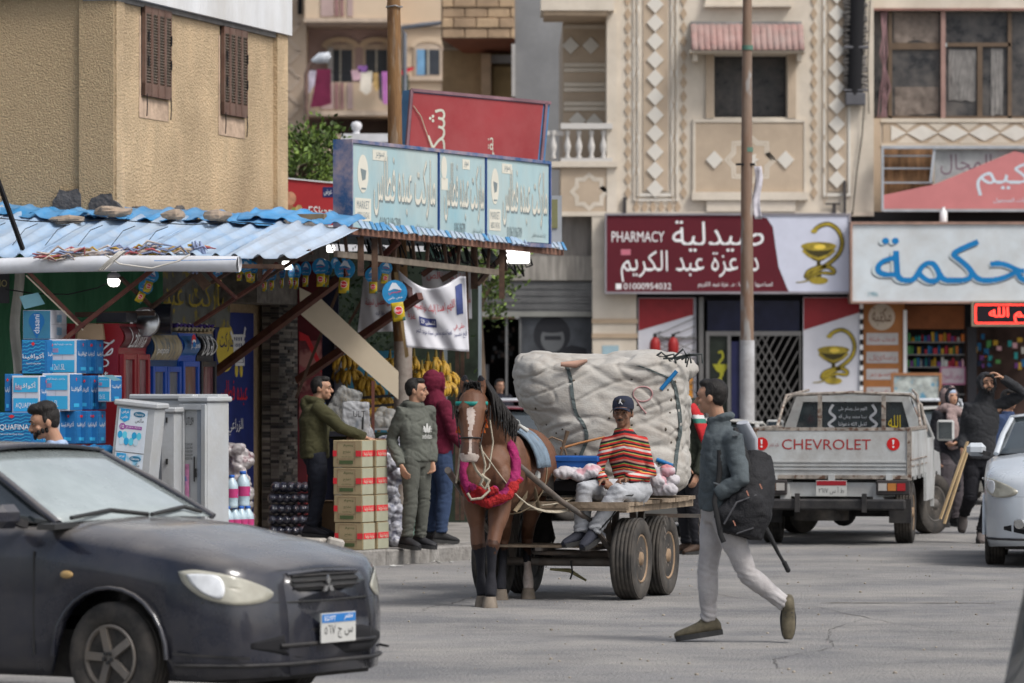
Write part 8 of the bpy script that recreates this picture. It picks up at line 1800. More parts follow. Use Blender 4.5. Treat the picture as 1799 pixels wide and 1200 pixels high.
for y,x in((.62,.7),(.92,.92)):
    for k in range(5):q=MB();q.tube([(x+.012*math.cos(a),y,.62-k*.035+.02*math.sin(a))for a in[i*math.pi/3 for i in range(6)]]if k%2 else[(x,y+.012*math.cos(a),.62-k*.035+.02*math.sin(a))for a in[i*math.pi/3 for i in range(6)]],.004,4,loop=True);q.obj('chain_link',m_cst,cart)
CI=Matrix.Rotation(R(-CY_),4,'Z')@Matrix.Translation(-ct_)
for a,b_,c in((W(902,810,35.9),W(985,880,36.55),W(1086,947,37.1)),(W(787,826,35.5),W(800,846,35.9),W(880,965,37.3))):
    q=MB(CI);q.tube([a,b_,c],[.026,.024,.02],10);q.tube([a-V((.001,.012,0)),a+(b_-a)*.05],[.027,.028],10);q.obj('shaft',m_cst,cart)
q=MB(CI);q.tube([W(966,1000,37.3),W(1000,1002,37.3),W(1030,1020,37.3)],[(.03,.01),(.04,.02),(.02,.01)],6);tag(q.obj('yellow_rag',mat('rag_yellow',(.33,.29,.14),.8,var=.4),cart));q=MB(CI);q.tube([W(1003,985,37.1),W(1006,1005,37.1),W(1002,1018,37.1)],.008,5);q.obj('rope_end',m_sole,cart)
# bulging sack
sk=thing('woven_sack','huge bulging dirty-white woven sack tied on the cart behind the driver','sack',(PX(1065,38.35),38.35,0))
sp_=[(858,965,1190),(845,955,1200),(800,952,1206),(750,940,1213),(705,915,1216),(665,906,1210),(640,906,1204),(628,914,1190)]
q=MB();rs=[];k3=38.1/FP
for i,(py,a,b_)in enumerate(sp_):
    z=CAM_H+(664-py)*k3;cx=((a+b_)/2-1065)*k3;hw=(b_-a)/2*k3;dp=(.56,.62,.64,.64,.62,.60,.58,.45)[i];ring=[]
    for j in range(28):
        t=2*math.pi*j/28;c,s_=math.cos(t),math.sin(t);ring.append((cx+hw*math.copysign(abs(c)**.55,c),dp*math.copysign(abs(s_)**.6,s_),z+(.03*math.sin(c*4)if i>5 else 0)))
    rs.append(ring)
q.rings(rs);q.ball((-.55,-.1,1.86),(.2,.45,.15),14,10);q.ball((.25,0,1.86),(.52,.5,.16),16,10)
def sfold(p,n):
    a=noise.noise(V((p.x*1.2+p.z*1.0,p.y*2,p.z*6-p.x*1.8)));b=noise.noise(V((p.x*4,p.y*4,p.z*15+p.x*5+9)));c=noise.noise(V((p.x*13,p.y*13,p.z*22)))
    d_=noise.noise(V((p.x*3+p.z*6,p.y*4,p.z*3-p.x*2+20)));return.085*noise.noise(p*1.4)+.03*noise.noise(V((p.x*2,p.y*2,p.z*4.5)))-.017*max(0,1-abs(a)*7)-.012*max(0,1-abs(d_)*7)+.007*math.sin((p.z+.3*p.x+.12*noise.noise(p*2.5))*48)*max(0,.3+b)
sk_m=mat('woven_plastic',(.42,.405,.375),.75,var=.12,vs=3,bump=.25,bs=60,dirt=(.2,.17,.14),dirt_amt=.85,dirt_s=3,st=(1,1,1.6))
bag=bake(q,'bag',sk_m,.013,3,fn=sfold,parent=sk)
bvh=BVHTree.FromObject(bag,bpy.context.evaluated_depsgraph_get())
def onbag(px,py,off=.006):
    x=(px-1065)*k3;z=CAM_H+(664-py)*k3;h=bvh.ray_cast(V((x,-3,z)),V((0,1,0)))
    return(h[0]+h[1]*off)if h[0]else V((x,-.7,z))
m_seam=mat('seam_grey',(.07,.085,.085),.9,var=.5,vs=30)
for P in([(993,640),(1000,665),(1004,700),(1010,725),(1024,748),(1028,770),(1018,800),(1016,815)],[(1118,642),(1150,655),(1178,670),(1188,710),(1192,750),(1186,790),(1180,830),(1172,862)]):
    q=MB();n=0;S_=smoothpts([(*p,0)for p in P],5);L1=[onbag(p[0]-3.2,p[1])for p in S_];L2=[onbag(p[0]+3.2,p[1])for p in S_]
    q.add(L1+L2,[(i,len(L1)+i,len(L1)+i+1,i+1)for i in range(len(L1)-1)]);q.obj('seam_band',m_seam,sk,solid=.006)
q=MB();ring=[onbag(1126+17*math.cos(a),692+13*math.sin(a),.004)for a in[i*math.pi/9 for i in range(18)]];q.tube(ring,.006,4,loop=True);q.tube([onbag(1113,700,.004),onbag(1122,714,.004),onbag(1132,726,.004)],.006,4);q.obj('pink_mark',mat('mark_pink',(.36,.2,.2),.9),sk)
q=MB()
for i in range(26):a=rnd.uniform(930,1190);b_=rnd.uniform(650,840);q.ball(onbag(a,b_,.0),(.012,.006,rnd.uniform(.006,.018)),5,4)
q.obj('tears',mat('tear_dark',(.07,.055,.04),.9),sk,kind='stuff')
skl=sk.location
for a,b_,lab in(((1158,684),(1178,657),'blue plastic pipe end poking out of the upper right of the sack'),((1150,806),(1172,818),'blue pipe end poking out low at the right of the sack')):
    q=MB();q.tube([onbag(*a,.0)+skl,onbag(*b_,.06)+skl],.018,10);tag(q.obj('pipe_end',mat('pipe_blue',(.01,.13,.32),.4)),lab,'pipe')
q=MB()
for i in range(9):
    a=W(1125+i*9,632,37.9);q.tube([a,a+V((rnd.uniform(-.05,.1),.0,rnd.uniform(.02,.09))),a+V((rnd.uniform(.05,.2),0,rnd.uniform(.0,.05))),a+V((rnd.uniform(.1,.22),0,-.03))],.009,5)
q.bar(W(1165,630,37.8),W(1210,628,37.8),.015);q.bar(W(1210,628,37.8),W(1206,645,37.8),.012)
tag(q.obj('scrap_wire',mat('scrap_dark',(.03,.035,.035),.5,metal=.4)),'tangle of dark scrap wire on top of the sack','scrap')
q=MB();q.tube([W(985,640,37.7),W(1010,640,37.7),W(1030,634,37.8)],[.02,.035,.015],6);tag(q.obj('cardboard_scrap',mat('scrap_pink',(.33,.2,.15),.9,var=.3)),'scrap of pinkish cardboard sticking out of the top of the sack','scrap')
# things lying at the driver's side
q=MB();q.box((0,0,0),(.44,.3,.05),cham=.01);q.box((-.0,-.0,-.06),(.40,.28,.07));tag(q.obj('blue_toolbox',mat('toolbox_blue',(.01,.07,.26),.5,var=.3,vs=5),loc=W(1012,806,37.2)),'scratched blue metal box lying left of the driver','box').rotation_euler=(0,0,R(-14))
q=MB()
for i in range(12):q.ball((rnd.uniform(-.14,.14),rnd.uniform(-.1,.1),rnd.uniform(-.02,.04)),(.08,.07,.04),8,6)
tag(bake(q,'white_bundle',mat('bundle_white',(.42,.40,.42),.8,var=.2,vs=6,fleck=(.45,.25,.28),fleck_s=5),.011,2,wr=.014,wf=(16,16,16)),'crumpled white cloth bundle beside the knee of the driver','cloth').location=W(1012,833,37.0)
q=MB();q.box((0,0,0),(.42,.32,.16),cham=.04);tag(q.obj('black_bag',mat('bag_black',(.014,.014,.018),.6,var=.4),loc=W(1008,853,37.2)),'black bag on the deck under the white bundle','bag').rotation_euler=(0,0,R(-16))
q=MB()
for i in range(14):q.ball((rnd.uniform(-.1,.1),rnd.uniform(-.12,.12),rnd.uniform(-.08,.1)),(.07,.06,.05),8,6)
tag(bake(q,'white_sack',[_mc['bundle_white'],mat('sack_pink',(.42,.17,.18),.8)],.011,2,wr=.012,wf=(12,12,12),matfn=lambda c,n:1 if c.z>.1 and c.x>0 else 0),'half-empty white and pink bag behind the right arm of the driver','bag').location=W(1160,843,37.35)
q=MB();q.box((0,0,.04),(.12,.1,.1),cham=.03);q.box((0,-.052,.05),(.07,.01,.04));tag(q.obj('radio',mat('radio_silver',(.36,.36,.36),.4,metal=.3),loc=W(957,812,37.0)),'small silver radio standing at the left end of the cart','radio')
q=MB();q.box((0,0,0),(.12,.14,.2),cham=.03);tag(q.obj('plastic_can',mat('can_dark',(.06,.055,.05),.4,var=.3),loc=W(960,850,37.0)),'dark plastic can under the silver radio','can')
q=MB();q.tube([W(985,788,37.3),W(1020,778,37.4),W(1062,768,37.5)],[.012,.01,.009],8);tag(q.obj('wooden_stick',mat('stick_orange',(.28,.12,.04),.6)),'reddish wooden stick lying across the cart behind the driver','stick')
q=MB();q.tube([W(945,800,37.3),W(950,778,37.3),W(970,768,37.3),W(988,775,37.3),W(995,800,37.3)],.008,6);q.tube([W(985,800,37.3),W(992,775,37.3),W(997,757,37.3)],[.012,.014,.02],7);tag(q.obj('hand_saw',mat('handle_brown',(.12,.08,.05),.5,var=.4)),'bent wire hoop and wooden tool handle at the left of the cart','tool')
# ================================================================ vehicles
def lerp(tab,x):
    if x<=tab[0][0]:return tab[0][1]
    for(a,u),(b,v)in zip(tab,tab[1:]):
        if x<=b:t=(x-a)/(b-a);return u+(v-u)*t
    return tab[-1][1]
m_glassc=mat('car_glass_dark',(.03,.04,.045),.06,var=.2,coat=1,spec=.8);m_blk=mat('car_black_plastic',(.018,.018,.02),.6,var=.3,dirt=(.12,.11,.1),dirt_amt=.4,dirt_s=5)
m_chr=mat('car_chrome',(.5,.5,.5),.25,metal=.9);m_lens=mat('lamp_lens',(.38,.37,.31),.15,var=.25,vs=7,coat=1,dirt=(.3,.28,.22),dirt_amt=.6,dirt_s=4)
def sedan(label,loc,rot,paint,glass=None,wb=2.6,L0=.92,L1=3.55,Wd=.845,roof=1.44,hood=.86,cowl=.99,deck=1.02,box=0,spokes=5,rim=None,shield=None,wheels=(1,1,1,1),cat='car',lens=True,mirrors=(-1,1),nm='parked_car',r=.30,steer=0):
    t=thing(nm,label,cat,loc,rot);g=glass or m_glassc
    Wt=[(-L1,Wd*.8),(-L1+.12,Wd*.93),(-L1+.6,Wd),(-.2,Wd),(.35,Wd*.985),(.55,Wd*.945),(.74,Wd*.83),(L0-.05,Wd*.64),(L0,Wd*.48)]
    Zt=[(-L1,deck-.1),(-L1+.2,deck),(-2.9,deck+.02),(-2.3,cowl+.03),(-.55,cowl),(0,hood+.06),(.4,hood-.02),(.7,hood-.09),(L0-.04,hood-.135),(L0,hood-.17)]
    Zb=[(-L1,deck-.14),(-2.9,deck-.05),(-2,cowl-.06),(-.5,cowl-.05),(0,hood+.0),(.4,hood-.06),(.7,hood-.11),(L0,hood-.18)]
    def bot(x):
        z=.19+.05*max(0,x-.5)
        for c in(0,-wb):
            d=abs(x-c);a=r+.065
            if d<a:z=max(z,r+math.sqrt(a*a-d*d))
        return z
    xs=[-L1+i*.045 for i in range(int((L1+L0)/.045)+1)]+[L0];rs=[]
    for x in xs:
        w,zt,zb,b_=lerp(Wt,x),lerp(Zt,x),lerp(Zb,x),bot(x);P=[]
        for yy,zz in((.955,b_),(.99,max(b_+.005,.3)),(1.0,max(b_+.01,.48)),(.995,max(b_+.015,zb-.16)),(.975,max(b_+.02,zb-.05)),(.90,zb),(.6,zt-.012),(.3,zt),(0,zt+.006)):
            lean=max(0,(x-.45)/(L0-.45))*.24*max(0,zz-.52);P.append((x-lean,w*yy,zz))
        rs.append([(a,-y,z)for a,y,z in P]+[(a,y,z)for a,y,z in P[::-1][1:]])
    q=MB();q.rings(rs,caps=False,closed=False);q.add(rs[-1],[list(range(17))],smooth=True);q.add(rs[0],[list(range(17))[::-1]],smooth=True)
    bd_=q.obj('body',paint,t,solid=.012);bv=BVHTree.FromPolygons([V(p)for p in q.v],q.f)
    q=MB();q.box((-1.3,0,.3),(4.0,Wd*1.5,.26));q.obj('underbody',m_blk,t)
    def patch(name,m,pts,o,d,off=.006,par=None,th=.004):
        """lays a piece onto the body: pts in a plane through o facing against d"""
        F=frame(o,V(d).cross(V((0,0,1))),(0,0,1));D=V(d).normalized();P=smoothpts([(*p,0)for p in pts+[pts[0]]],4)[:-1];cx=sum(p[0]for p in P)/len(P);cy=sum(p[1]for p in P)/len(P);k=5;vs=[];n=len(P)
        def pr(x,y):
            p=F@V((x,y,0));h=bv.ray_cast(p,D);return(h[0]-D*off)if h[0]else None
        c0=pr(cx,cy)
        if c0 is None:return
        for i in range(1,k+1):
            for p in P:
                h=pr(cx+(p[0]-cx)*i/k,cy+(p[1]-cy)*i/k);vs.append(h if h is not None else(vs[-n]if len(vs)>=n else c0))
        fs=[(n*k,j,(j+1)%n)for j in range(n)]+[(i*n+j,(i+1)*n+j,(i+1)*n+(j+1)%n,i*n+(j+1)%n)for i in range(k-1)for j in range(n)]
        q=MB();q.add(vs+[c0],fs,smooth=True);return q.obj(name,m,par or t,solid=th)
    for s in(-1,1):
        if lens:patch('headlight',m_lens,[(s*x,z)for x,z in((.29,.085),(.2,.095),(.04,.07),(-.10,.03),(-.22,-.03),(-.16,-.08),(0,-.09),(.16,-.055),(.26,.02))],(1.36,s*1.47,hood-.235),(-.8,-s*.95,0),.014)
        if lens:
            patch('lamp_reflector',mat('lamp_reflector',(.62,.64,.66),.12,coat=1,var=.2,vs=9),[(s*x,z)for x,z in((.25,.072),(.17,.075),(.08,.06),(.05,.0),(.07,-.055),(.15,-.035),(.22,.02))],(1.36,s*1.47,hood-.235),(-.8,-s*.95,0),.021)
    if lens:
        def surf(a,z,off):
            d=V((-math.cos(R(a)),-math.sin(R(a)),0));h=bv.ray_cast(V((-.1,0,z))-d*3,d);return h[0]-d*off if h[0]else V((.8,0,z))
        def band(nm_,m_,a0,z0,z1,off,tap=.6,th=.006):
            q=MB();q.grid(lambda u,v:tuple(surf(-a0+2*a0*u,z0+(z1-z0)*(v if abs(2*u-1)<tap else.5+(v-.5)*(1-(abs(2*u-1)-tap)/(1-tap)*.8)),off)),32,4);return q.obj(nm_,m_,t,solid=th)
        hz=hood-.215;band('grille',m_sole,20,hz-.05,hz+.045,.006,.8)
        for z in(.03,.0,-.03):q=MB();q.tube([surf(a,hz+z,.016)for a in(-19,-10,-3,3,10,19)],.006,6);q.obj('grille_bar',m_blk,t)
        q=MB();q.tube([surf(a,hz+(.052-abs(a)*.0006),.012)for a in(-21,-10,0,10,21)],.010,6);q.obj('grille_frame',paint,t)
        band('lower_intake',m_dark,36,.30,.45,.004,.5);q=MB();q.tube([surf(a,.37,.012)for a in range(-26,27,4)],.012,6);q.obj('intake_bar',m_blk,t)
        q=MB();q.tube([surf(a,hood-.325+abs(a)*.0002,.001)for a in range(-66,67,4)],.006,5);q.obj('bumper_gap',m_sole,t)
        q=MB();q.tube([surf(a,.27,.008)for a in range(-58,59,4)],[(.02,.012)]*30,6,up=(0,0,1));q.obj('lip',m_blk,t)
        q=MB();q.tube([surf(a,hood-.155,.002)for a in range(-34,35,4)],.005,5);q.obj('bonnet_gap',m_sole,t)
        for s in(-1,1):patch('panel_gap',m_sole,[(-.45,.004),(.3,.03),(.3,.022),(-.45,-.006)]if s<0 else[(.45,.004),(-.3,.03),(-.3,.022),(.45,-.006)],(.6,s*2,hood-.23),(0,-s,0),.003,th=.002)
    # greenhouse
    wr_,wb_=Wd*.70,Wd*.90;xr0,xr1=(-1.12,-2.35)if not box else(-.95,-L1+.45);xb0,xb1=-.42,(-3.0 if not box else-L1+.12);zc,zr=cowl-.02,roof
    A={s:[V((xb0,s*wb_*.97,zc)),V((xr0,s*wr_,zr-.05)),V((xr1,s*wr_,zr-.06)),V((xb1,s*wb_*.93,deck-.01))]for s in(-1,1)}
    def quad(name,m,a,b,c,d,bulge=.03,par=None):
        q=MB();nrm=(b-a).cross(d-a).normalized()
        q.grid(lambda u,v:tuple(a.lerp(b,u).lerp(d.lerp(c,u),v)+nrm*bulge*(1-(2*u-1)**2)*(1-.5*(2*v-1)**2)),12,6);return q.obj(name,m,par or t,solid=.004)
    quad('windscreen',shield or g,A[-1][0],A[1][0],A[1][1],A[-1][1]);quad('rear_window',g,A[1][3],A[-1][3],A[-1][2],A[1][2],.02)
    for s in(-1,1):quad('side_window',g,*((A[s][3],A[s][0],A[s][1],A[s][2])if s>0 else(A[s][0],A[s][3],A[s][2],A[s][1])),.01)
    q=MB();q.grid(lambda u,v:(xr0+.03+(xr1-xr0-.06)*u,(wr_+.015)*(2*v-1),zr-.052+.052*(1-abs(2*v-1)**2.4)*(1-.3*(2*u-1)**2)+.004),10,14);q.obj('roof',paint,t,solid=.02)
    for s in(-1,1):
        for a,b_ in((0,1),(2,3)):q=MB();q.tube([A[s][a],A[s][a].lerp(A[s][b_],.5)+V((0,s*.012,.01)),A[s][b_]],[(.03,.02)]*3,8);q.obj('pillar',paint,t)
        q=MB();q.tube([A[s][1],A[s][2]],.024,8);q.obj('roof_rail',paint,t);xm=(xb0+xb1)/2-.1;q=MB();q.bar((xm,s*(wb_-.0),cowl-.03),(xm+.0,s*(wr_+.01),zr-.06),.06,.03);q.obj('pillar',m_blk,t)
        if s in mirrors:q=MB();q.box((-.62,s*(Wd+.09),cowl+.02),(.1,.19,.13),cham=.04);mr=q.obj('mirror',paint,t);q=MB();q.bar((-.6,s*(Wd-.05),cowl-.03),(-.6,s*(Wd+.06),cowl),.04);q.obj('mirror_arm',m_blk,mr)
        for xd in(-.5,-1.55):q=MB();q.box((xd,s*(Wd+.001),.58),(.009,.012,.56));q.obj('door_gap',m_sole,t)
        q=MB();q.tube([(-1.32,s*(Wd+.02),.80),(-1.22,s*(Wd+.035),.805),(-1.12,s*(Wd+.02),.80)],.012,6);q.obj('door_handle',paint,t)
        q=MB();q.bar((.45,s*(Wd+.006-.0),.27),(.45,s*(Wd+.006),.28),.01);
        a_=[(.0+(r+.075)*math.cos(x_),s*(Wd-.004),r+(r+.075)*math.sin(x_))for x_ in[i*math.pi/14 for i in range(15)]];q=MB();q.tube(a_,[(.012,.02)]*15,6);q.tube([(p[0]-wb,p[1],p[2])for p in a_],[(.012,.02)]*15,6);q.obj('arch_lip',paint,t)
    q=MB();q.box((-L1+.02,0,.45),(.16,Wd*1.75,.2),cham=.05);q.obj('rear_bumper',paint,t)
    for s in(-1,1):q=MB();q.box((-L1+.02,s*Wd*.66,deck-.22),(.1,.26,.15),cham=.03);q.obj('tail_light',mat('tail_red',(.35,.015,.02),.25,coat=1),t)
    k=0
    for x in(0,-wb):
        for s in(-1,1):
            if wheels[k]:wheel_parts(t,(x,s*(Wd-.105),r),r,.19,90+(steer if x==0 else 0),rim or m_rim,spokes,s,rimr=.6)
            k+=1
    return t,patch,bv
def plate(t,o,d,kind,w=.34,h=.16):
    F=frame(o,d);p_=MB(F);p_.rect(-w/2,0,w/2,h,0,.008);pl_=p_.obj('number_plate',mat('plate_white',(.48,.48,.46),.5,var=.1),t);p_=MB(F)
    p_.use(blup if kind=='blue' else mat('plate_red',(.28,.012,.02),.5));p_.rect(-w/2+.006,h*.68,w/2-.006,h-.006,.0085,.011);p_.use(flat('plate_ink',(.05,.05,.05)));letters(p_,'س ج ٧٦٥' if kind=='blue' else 'ط أ س ٧١٦٢',-w/2+.03,.02,w/2-.03,h*.6,.0095,bold=.03,rows=20)
    if kind=='blue':p_.use(whp);letters(p_,'EGYPT',-w*.42,h*.74,-w*.1,h*.9,.012,rows=14);letters(p_,'مصر',w*.15,h*.74,w*.4,h*.92,.012,rows=14)
    p_.obj('plate_print',None,pl_)
# dusty dark sedan, left foreground
pd=mat('dark_blue_paint',(.008,.011,.022),.22,var=.3,vs=2,coat=.8,dirt=(.11,.095,.08),dirt_amt=.3,dirt_s=2.2,top=(.20,.185,.17),top_amt=.55)
sh_=mat('dust_and_sky_windscreen',(.34,.38,.38),.12,var=.25,vs=1.3,coat=.6,dirt=(.16,.2,.2),dirt_amt=.6,dirt_s=1.2)  # pale base colour carries the reflected sky as well as dust
DX,DY=-2.035,24.62
fw=V((math.cos(R(-31)),math.sin(R(-31)),0));lf=V((-fw.y,fw.x,0));o_=V((PX(212,24.5),24.5,0))+lf*.74
s1,patch1,bv1=sedan('dusty dark blue sedan filling the left foreground, turned to the right',o_,-31,pd,shield=sh_,rim=mat('alloy_dusty',(.17,.155,.14),.5,metal=.5,var=.3,dirt=(.2,.16,.12),dirt_amt=.6,dirt_s=5),nm='moving_car',hood=.92,cowl=1.03,roof=1.43,wb=2.6,L0=.86,steer=-4,mirrors=(-1,))
plate(s1,(.895,.02,.37),(0,1,0),'blue');
q=MB(frame((.842,0,.675),(0,1,0)));q.use(m_chr)
for a in(90,210,330):c_,s_=math.cos(R(a)),math.sin(R(a));q.prism([(0,0),(.028*c_-.018*s_,.028*s_+.018*c_),(.058*c_,.058*s_),(.028*c_+.018*s_,.028*s_-.018*c_)],0,.012)
q.obj('badge',None,s1)
q=MB();q.box((-.38,-.78,1.0),(.1,.5,.03),rot=20);q.tube([(-.36,-.7,1.04),(-.46,-.2,1.07),(-.42,.1,1.04)],.012,6);q.tube([(-.36,.05,1.04),(-.46,.5,1.07),(-.42,.62,1.04)],.012,6);q.obj('wiper',m_sole,s1)
q=MB();q.ball((-.28,-.85,.74),(.045,.012,.022),10,6);q.obj('side_repeater',mat('amber_lens',(.42,.28,.12),.3),s1)
q=MB();q.bar((.42,-.855,.335),(.80,-.68,.31),.01,.012);q.bar((.42,.855,.335),(.80,.68,.31),.01,.012);q.obj('lip_spoiler',m_blk,s1)
# white pickup from behind
pw=mat('pickup_white',(.48,.50,.50),.45,var=.1,vs=2,coat=.2,dirt=(.17,.13,.1),dirt_amt=.6,dirt_s=2.2);pwr=mat('pickup_rust',(.25,.22,.19),.7,var=.5,vs=12,fleck=(.11,.06,.04),fleck_s=16)
TX=PX(1462,49);th=-9.5;pk=thing('pickup_truck','worn white pickup truck seen from behind with red lettering on its tailgate','pickup truck',(TX,49,0),th)
# local: x right, y ahead, z up
def tb(nm,m,c,d,par=None,**k_):q=MB();q.box(c,d,**k_);return q.obj(nm,m,par or pk)
tg=tb('tailgate',pw,(0,0,.99),(1.64,.05,.50),cham=.01)
for z in(.90,.86,.82):tb('tailgate_rib',pw,(0,-.03,z),(1.6,.02,.018),tg)
tb('top_rail',pwr,(0,.0,1.25),(1.68,.06,.035),tg);tb('lower_rail',pwr,(0,-.01,.735),(1.64,.07,.04),tg)
for s in(-1,1):
    tb('bed_side',pw,(s*.82,1.15,.98),(.05,2.3,.5),cham=.01);tb('side_rail',pwr,(s*.82,1.15,1.25),(.06,2.3,.035));tb('corner_post',pwr,(s*.83,.0,.98),(.045,.08,.56))
    for y in(.5,1.1,1.7):tb('side_rib',pw,(s*.85,y,.8),(.03,.06,.2))
    for z in(.85,.92):tb('side_groove',pwr,(s*.848,1.15,z),(.012,2.2,.015))
tb('bed_floor',m_blk,(0,1.15,.72),(1.6,2.3,.04))
for x in(-.62,0,.62):tb('hinge',pw,(x,-.05,.70),(.07,.05,.12))
tb('rear_panel',pw,(0,.03,.60),(1.34,.05,.15))
for x in(-.5,.5):tb('bracket',pw,(x,-.0,.56),(.12,.1,.2),top=.7)
bm=tb('bumper',m_blk,(0,-.12,.44),(1.6,.07,.12),cham=.02)
for x in(-.36,.36):tb('bumper_bracket',m_blk,(x,-.16,.46),(.05,.05,.2),bm)
for s in(-1,1):
    l_=tb('tail_light',mat('light_housing',(.04,.035,.035),.5),(s*.66,-.05,.625),(.36,.08,.16),cham=.01)
    for i,m_ in enumerate((mat('tail_red',(.35,.015,.02)),mat('tail_amber',(.4,.16,.04),.3),flat('tail_clear',(.4,.38,.36),.3))):tb('lens',m_,(s*(.75-i*.1),-.095,.63),(.09,.012,.08),l_)
plate(pk,(-.0,-.08,.53),(1,0,0),'red',.33,.17)
q=MB(frame((0,-.028,0),(1,0,0)));q.use(mat('print_maroon',(.30,.03,.03),.6,var=.2));letters(q,'CHEVROLET',-.54,1.03,.42,1.14,0,bold=.06,rows=30)
q.use(mat('warn_red',(.55,.012,.012),.5));
for x in(-.76,.66):disc(q,x,1.09,.07,.07,0,.002)
q.use(whp)
for x in(-.76,.66):q.prism([(x-.012,1.135),(x+.012,1.135),(x+.006,1.085),(x-.006,1.085)],.003,.004);disc(q,x,1.06,.011,.011,.003,.004)
q.use(mat('faint_print',(.36,.22,.22),.7));letters(q,'تحيا مصر',-.68,1.04,-.57,1.13,0,rows=16);q.obj('lettering',None,tg)
# cab
CBt=[V((-.80,2.35,1.05)),V((.80,2.35,1.05)),V((.62,2.5,1.60)),V((-.62,2.5,1.60))]
tb('cab_back',pw,(0,2.42,.98),(1.64,.06,.42));tb('cab_roof',pw,(0,3.05,1.61),(1.22,1.1,.05),cham=.02)
q=MB();q.prism([(-.66,1.2),(.66,1.2),(.56,1.53),(-.56,1.53)],0,.01,M=frame((0,2.44,0),(1,0,0)));rwn=q.obj('rear_window',m_glassc,pk)
q=MB(frame((0,2.455,0),(1,0,0)))
for s in(-1,1):q.prism([(s*.66,1.17),(s*.80,1.17),(s*.63,1.6),(s*.56,1.53)],0,.05)
q.prism([(-.56,1.53),(.56,1.53),(.62,1.6),(-.62,1.6)],0,.05);q.prism([(-.8,1.16),(.8,1.16),(.66,1.2),(-.66,1.2)],0,.04);q.obj('window_surround',pw,pk)
for x in(-.3,.32):tb('head_rest',m_fblk,(x,2.6,1.33),(.2,.08,.16),cham=.04)
q=MB(frame((0,2.425,0),(1,0,0)));q.use(mat('decal_white',(.45,.46,.48),.6));
for i,s_ in enumerate(('اللهم صل وسلم على','نبينا محمد وعلى آله','تقبل الله دعوتنا')):letters(q,s_,-.16,1.42-i*.085,.16,1.475-i*.085,.004,rows=18)
for s in(-1,1):ribbon(q,smoothpts([(s*.21,1.23),(s*.27,1.28),(s*.2,1.35),(s*.26,1.42),(s*.22,1.5)]),.03,.004)
q.use(mat('decal_yellow',(.6,.45,.02),.6));letters(q,'الله',.40,1.24,.54,1.38,.004,bold=.04);q.obj('lettering',None,rwn)
for x in(-.36,.36):tb('rack_post',pwr,(x,2.3,1.4),(.045,.045,.42))
q=MB();q.tube([(-.84,2.25,1.2),(-.78,2.28,1.5),(-.66,2.3,1.61),(0,2.32,1.635),(.66,2.3,1.61),(.78,2.28,1.5),(.84,2.25,1.2)],.02,8);q.tube([(.80,1.9,1.26),(.74,2.3,1.6),(.6,3.4,1.66)],.016,6);q.tube([(-.80,1.9,1.26),(-.74,2.3,1.6),(-.6,3.4,1.66)],.016,6);q.obj('roof_rack',pwr,pk)
for s in(-1,1):
    q=MB();q.add([(s*.82,2.36,.42),(s*.82,3.5,.42),(s*.82,3.5,1.12),(s*.82,2.36,1.12),(s*.62,2.5,1.6),(s*.62,3.2,1.6),(s*.80,2.4,1.14),(s*.80,3.7,1.1)],[(0,1,2,3)]);q.obj('door',pw,pk,solid=.03)
    q=MB();q.add([(s*.80,2.5,1.13),(s*.80,3.6,1.1),(s*.64,3.25,1.56),(s*.64,2.6,1.57)],[(0,1,2,3)]);q.obj('side_window',m_glassc,pk,solid=.01)
    q=MB();q.tube([(s*.82,3.5,1.1),(s*.64,3.15,1.6)],.03,6);q.obj('pillar',pw,pk)
    q=MB();q.box((s*.98,3.35,1.2),(.2,.05,.24),cham=.03);mr_=q.obj('mirror',pw,pk);q=MB();q.box((s*.98,3.32,1.2),(.15,.01,.19));q.obj('mirror_glass',m_glassc,mr_)
    q=MB();n=10;arc=[(3.85+.4*math.cos(math.pi*i/n),.33+.4*math.sin(math.pi*i/n))for i in range(n+1)];q.prism([(y,z)for y,z in arc]+[(3.4,.33),(3.4,.98),(4.3,.93),(4.5,.8),(4.5,.33)][0:],0,.04,M=Matrix(((0,0,s,s*.80),(1,0,0,0),(0,1,0,0),(0,0,0,1))));q.obj('front_wing',pw,pk)
    wheel_parts(pk,(s*.72,.78,.335),.335,.2,0,m_rim,face=s);wheel_parts(pk,(s*.76,3.85,.345),.345,.2,-30,mat('steel_wheel',(.13,.12,.11),.6,var=.3),face=s)
    tb('mud_flap',m_blk,(s*.70,.38,.36),(.24,.02,.26))
q=MB();q.box((0,3.9,.93),(1.5,1.2,.06));q.box((0,4.45,.6),(1.5,.1,.6));q.obj('bonnet',pw,pk)
q=MB();q.cyl((-.15,.35,.36),.3,.2,24);q.obj('spare_wheel',m_tyre,pk,);tb('chassis',m_blk,(0,2.2,.45),(.7,4.2,.14));q=MB();q.cyl((0,.78,.335),.05,1.3,10,'X');q.ball((0.05,.78,.32),.14,12,8);q.obj('rear_axle',m_blk,pk)
# silver hatchback cut by the right edge
sp,patch3,_=sedan('silver hatchback facing the camera at the right edge with round fog lamp',(PX(1884,43.9),43.9,0),-97,mat('silver_paint',(.50,.54,.58),.25,var=.06,metal=.15,coat=.6,dirt=(.3,.29,.27),dirt_amt=.3,dirt_s=2),box=1,L1=3.2,wb=2.4,hood=.99,cowl=1.08,roof=1.46,spokes=0,lens=True)
patch3('fog_lamp',m_chr,[(.05*math.cos(a),.05*math.sin(a))for a in[i*math.pi/5 for i in range(10)]],(2,-.5,.42),(-1,0,0),.02)
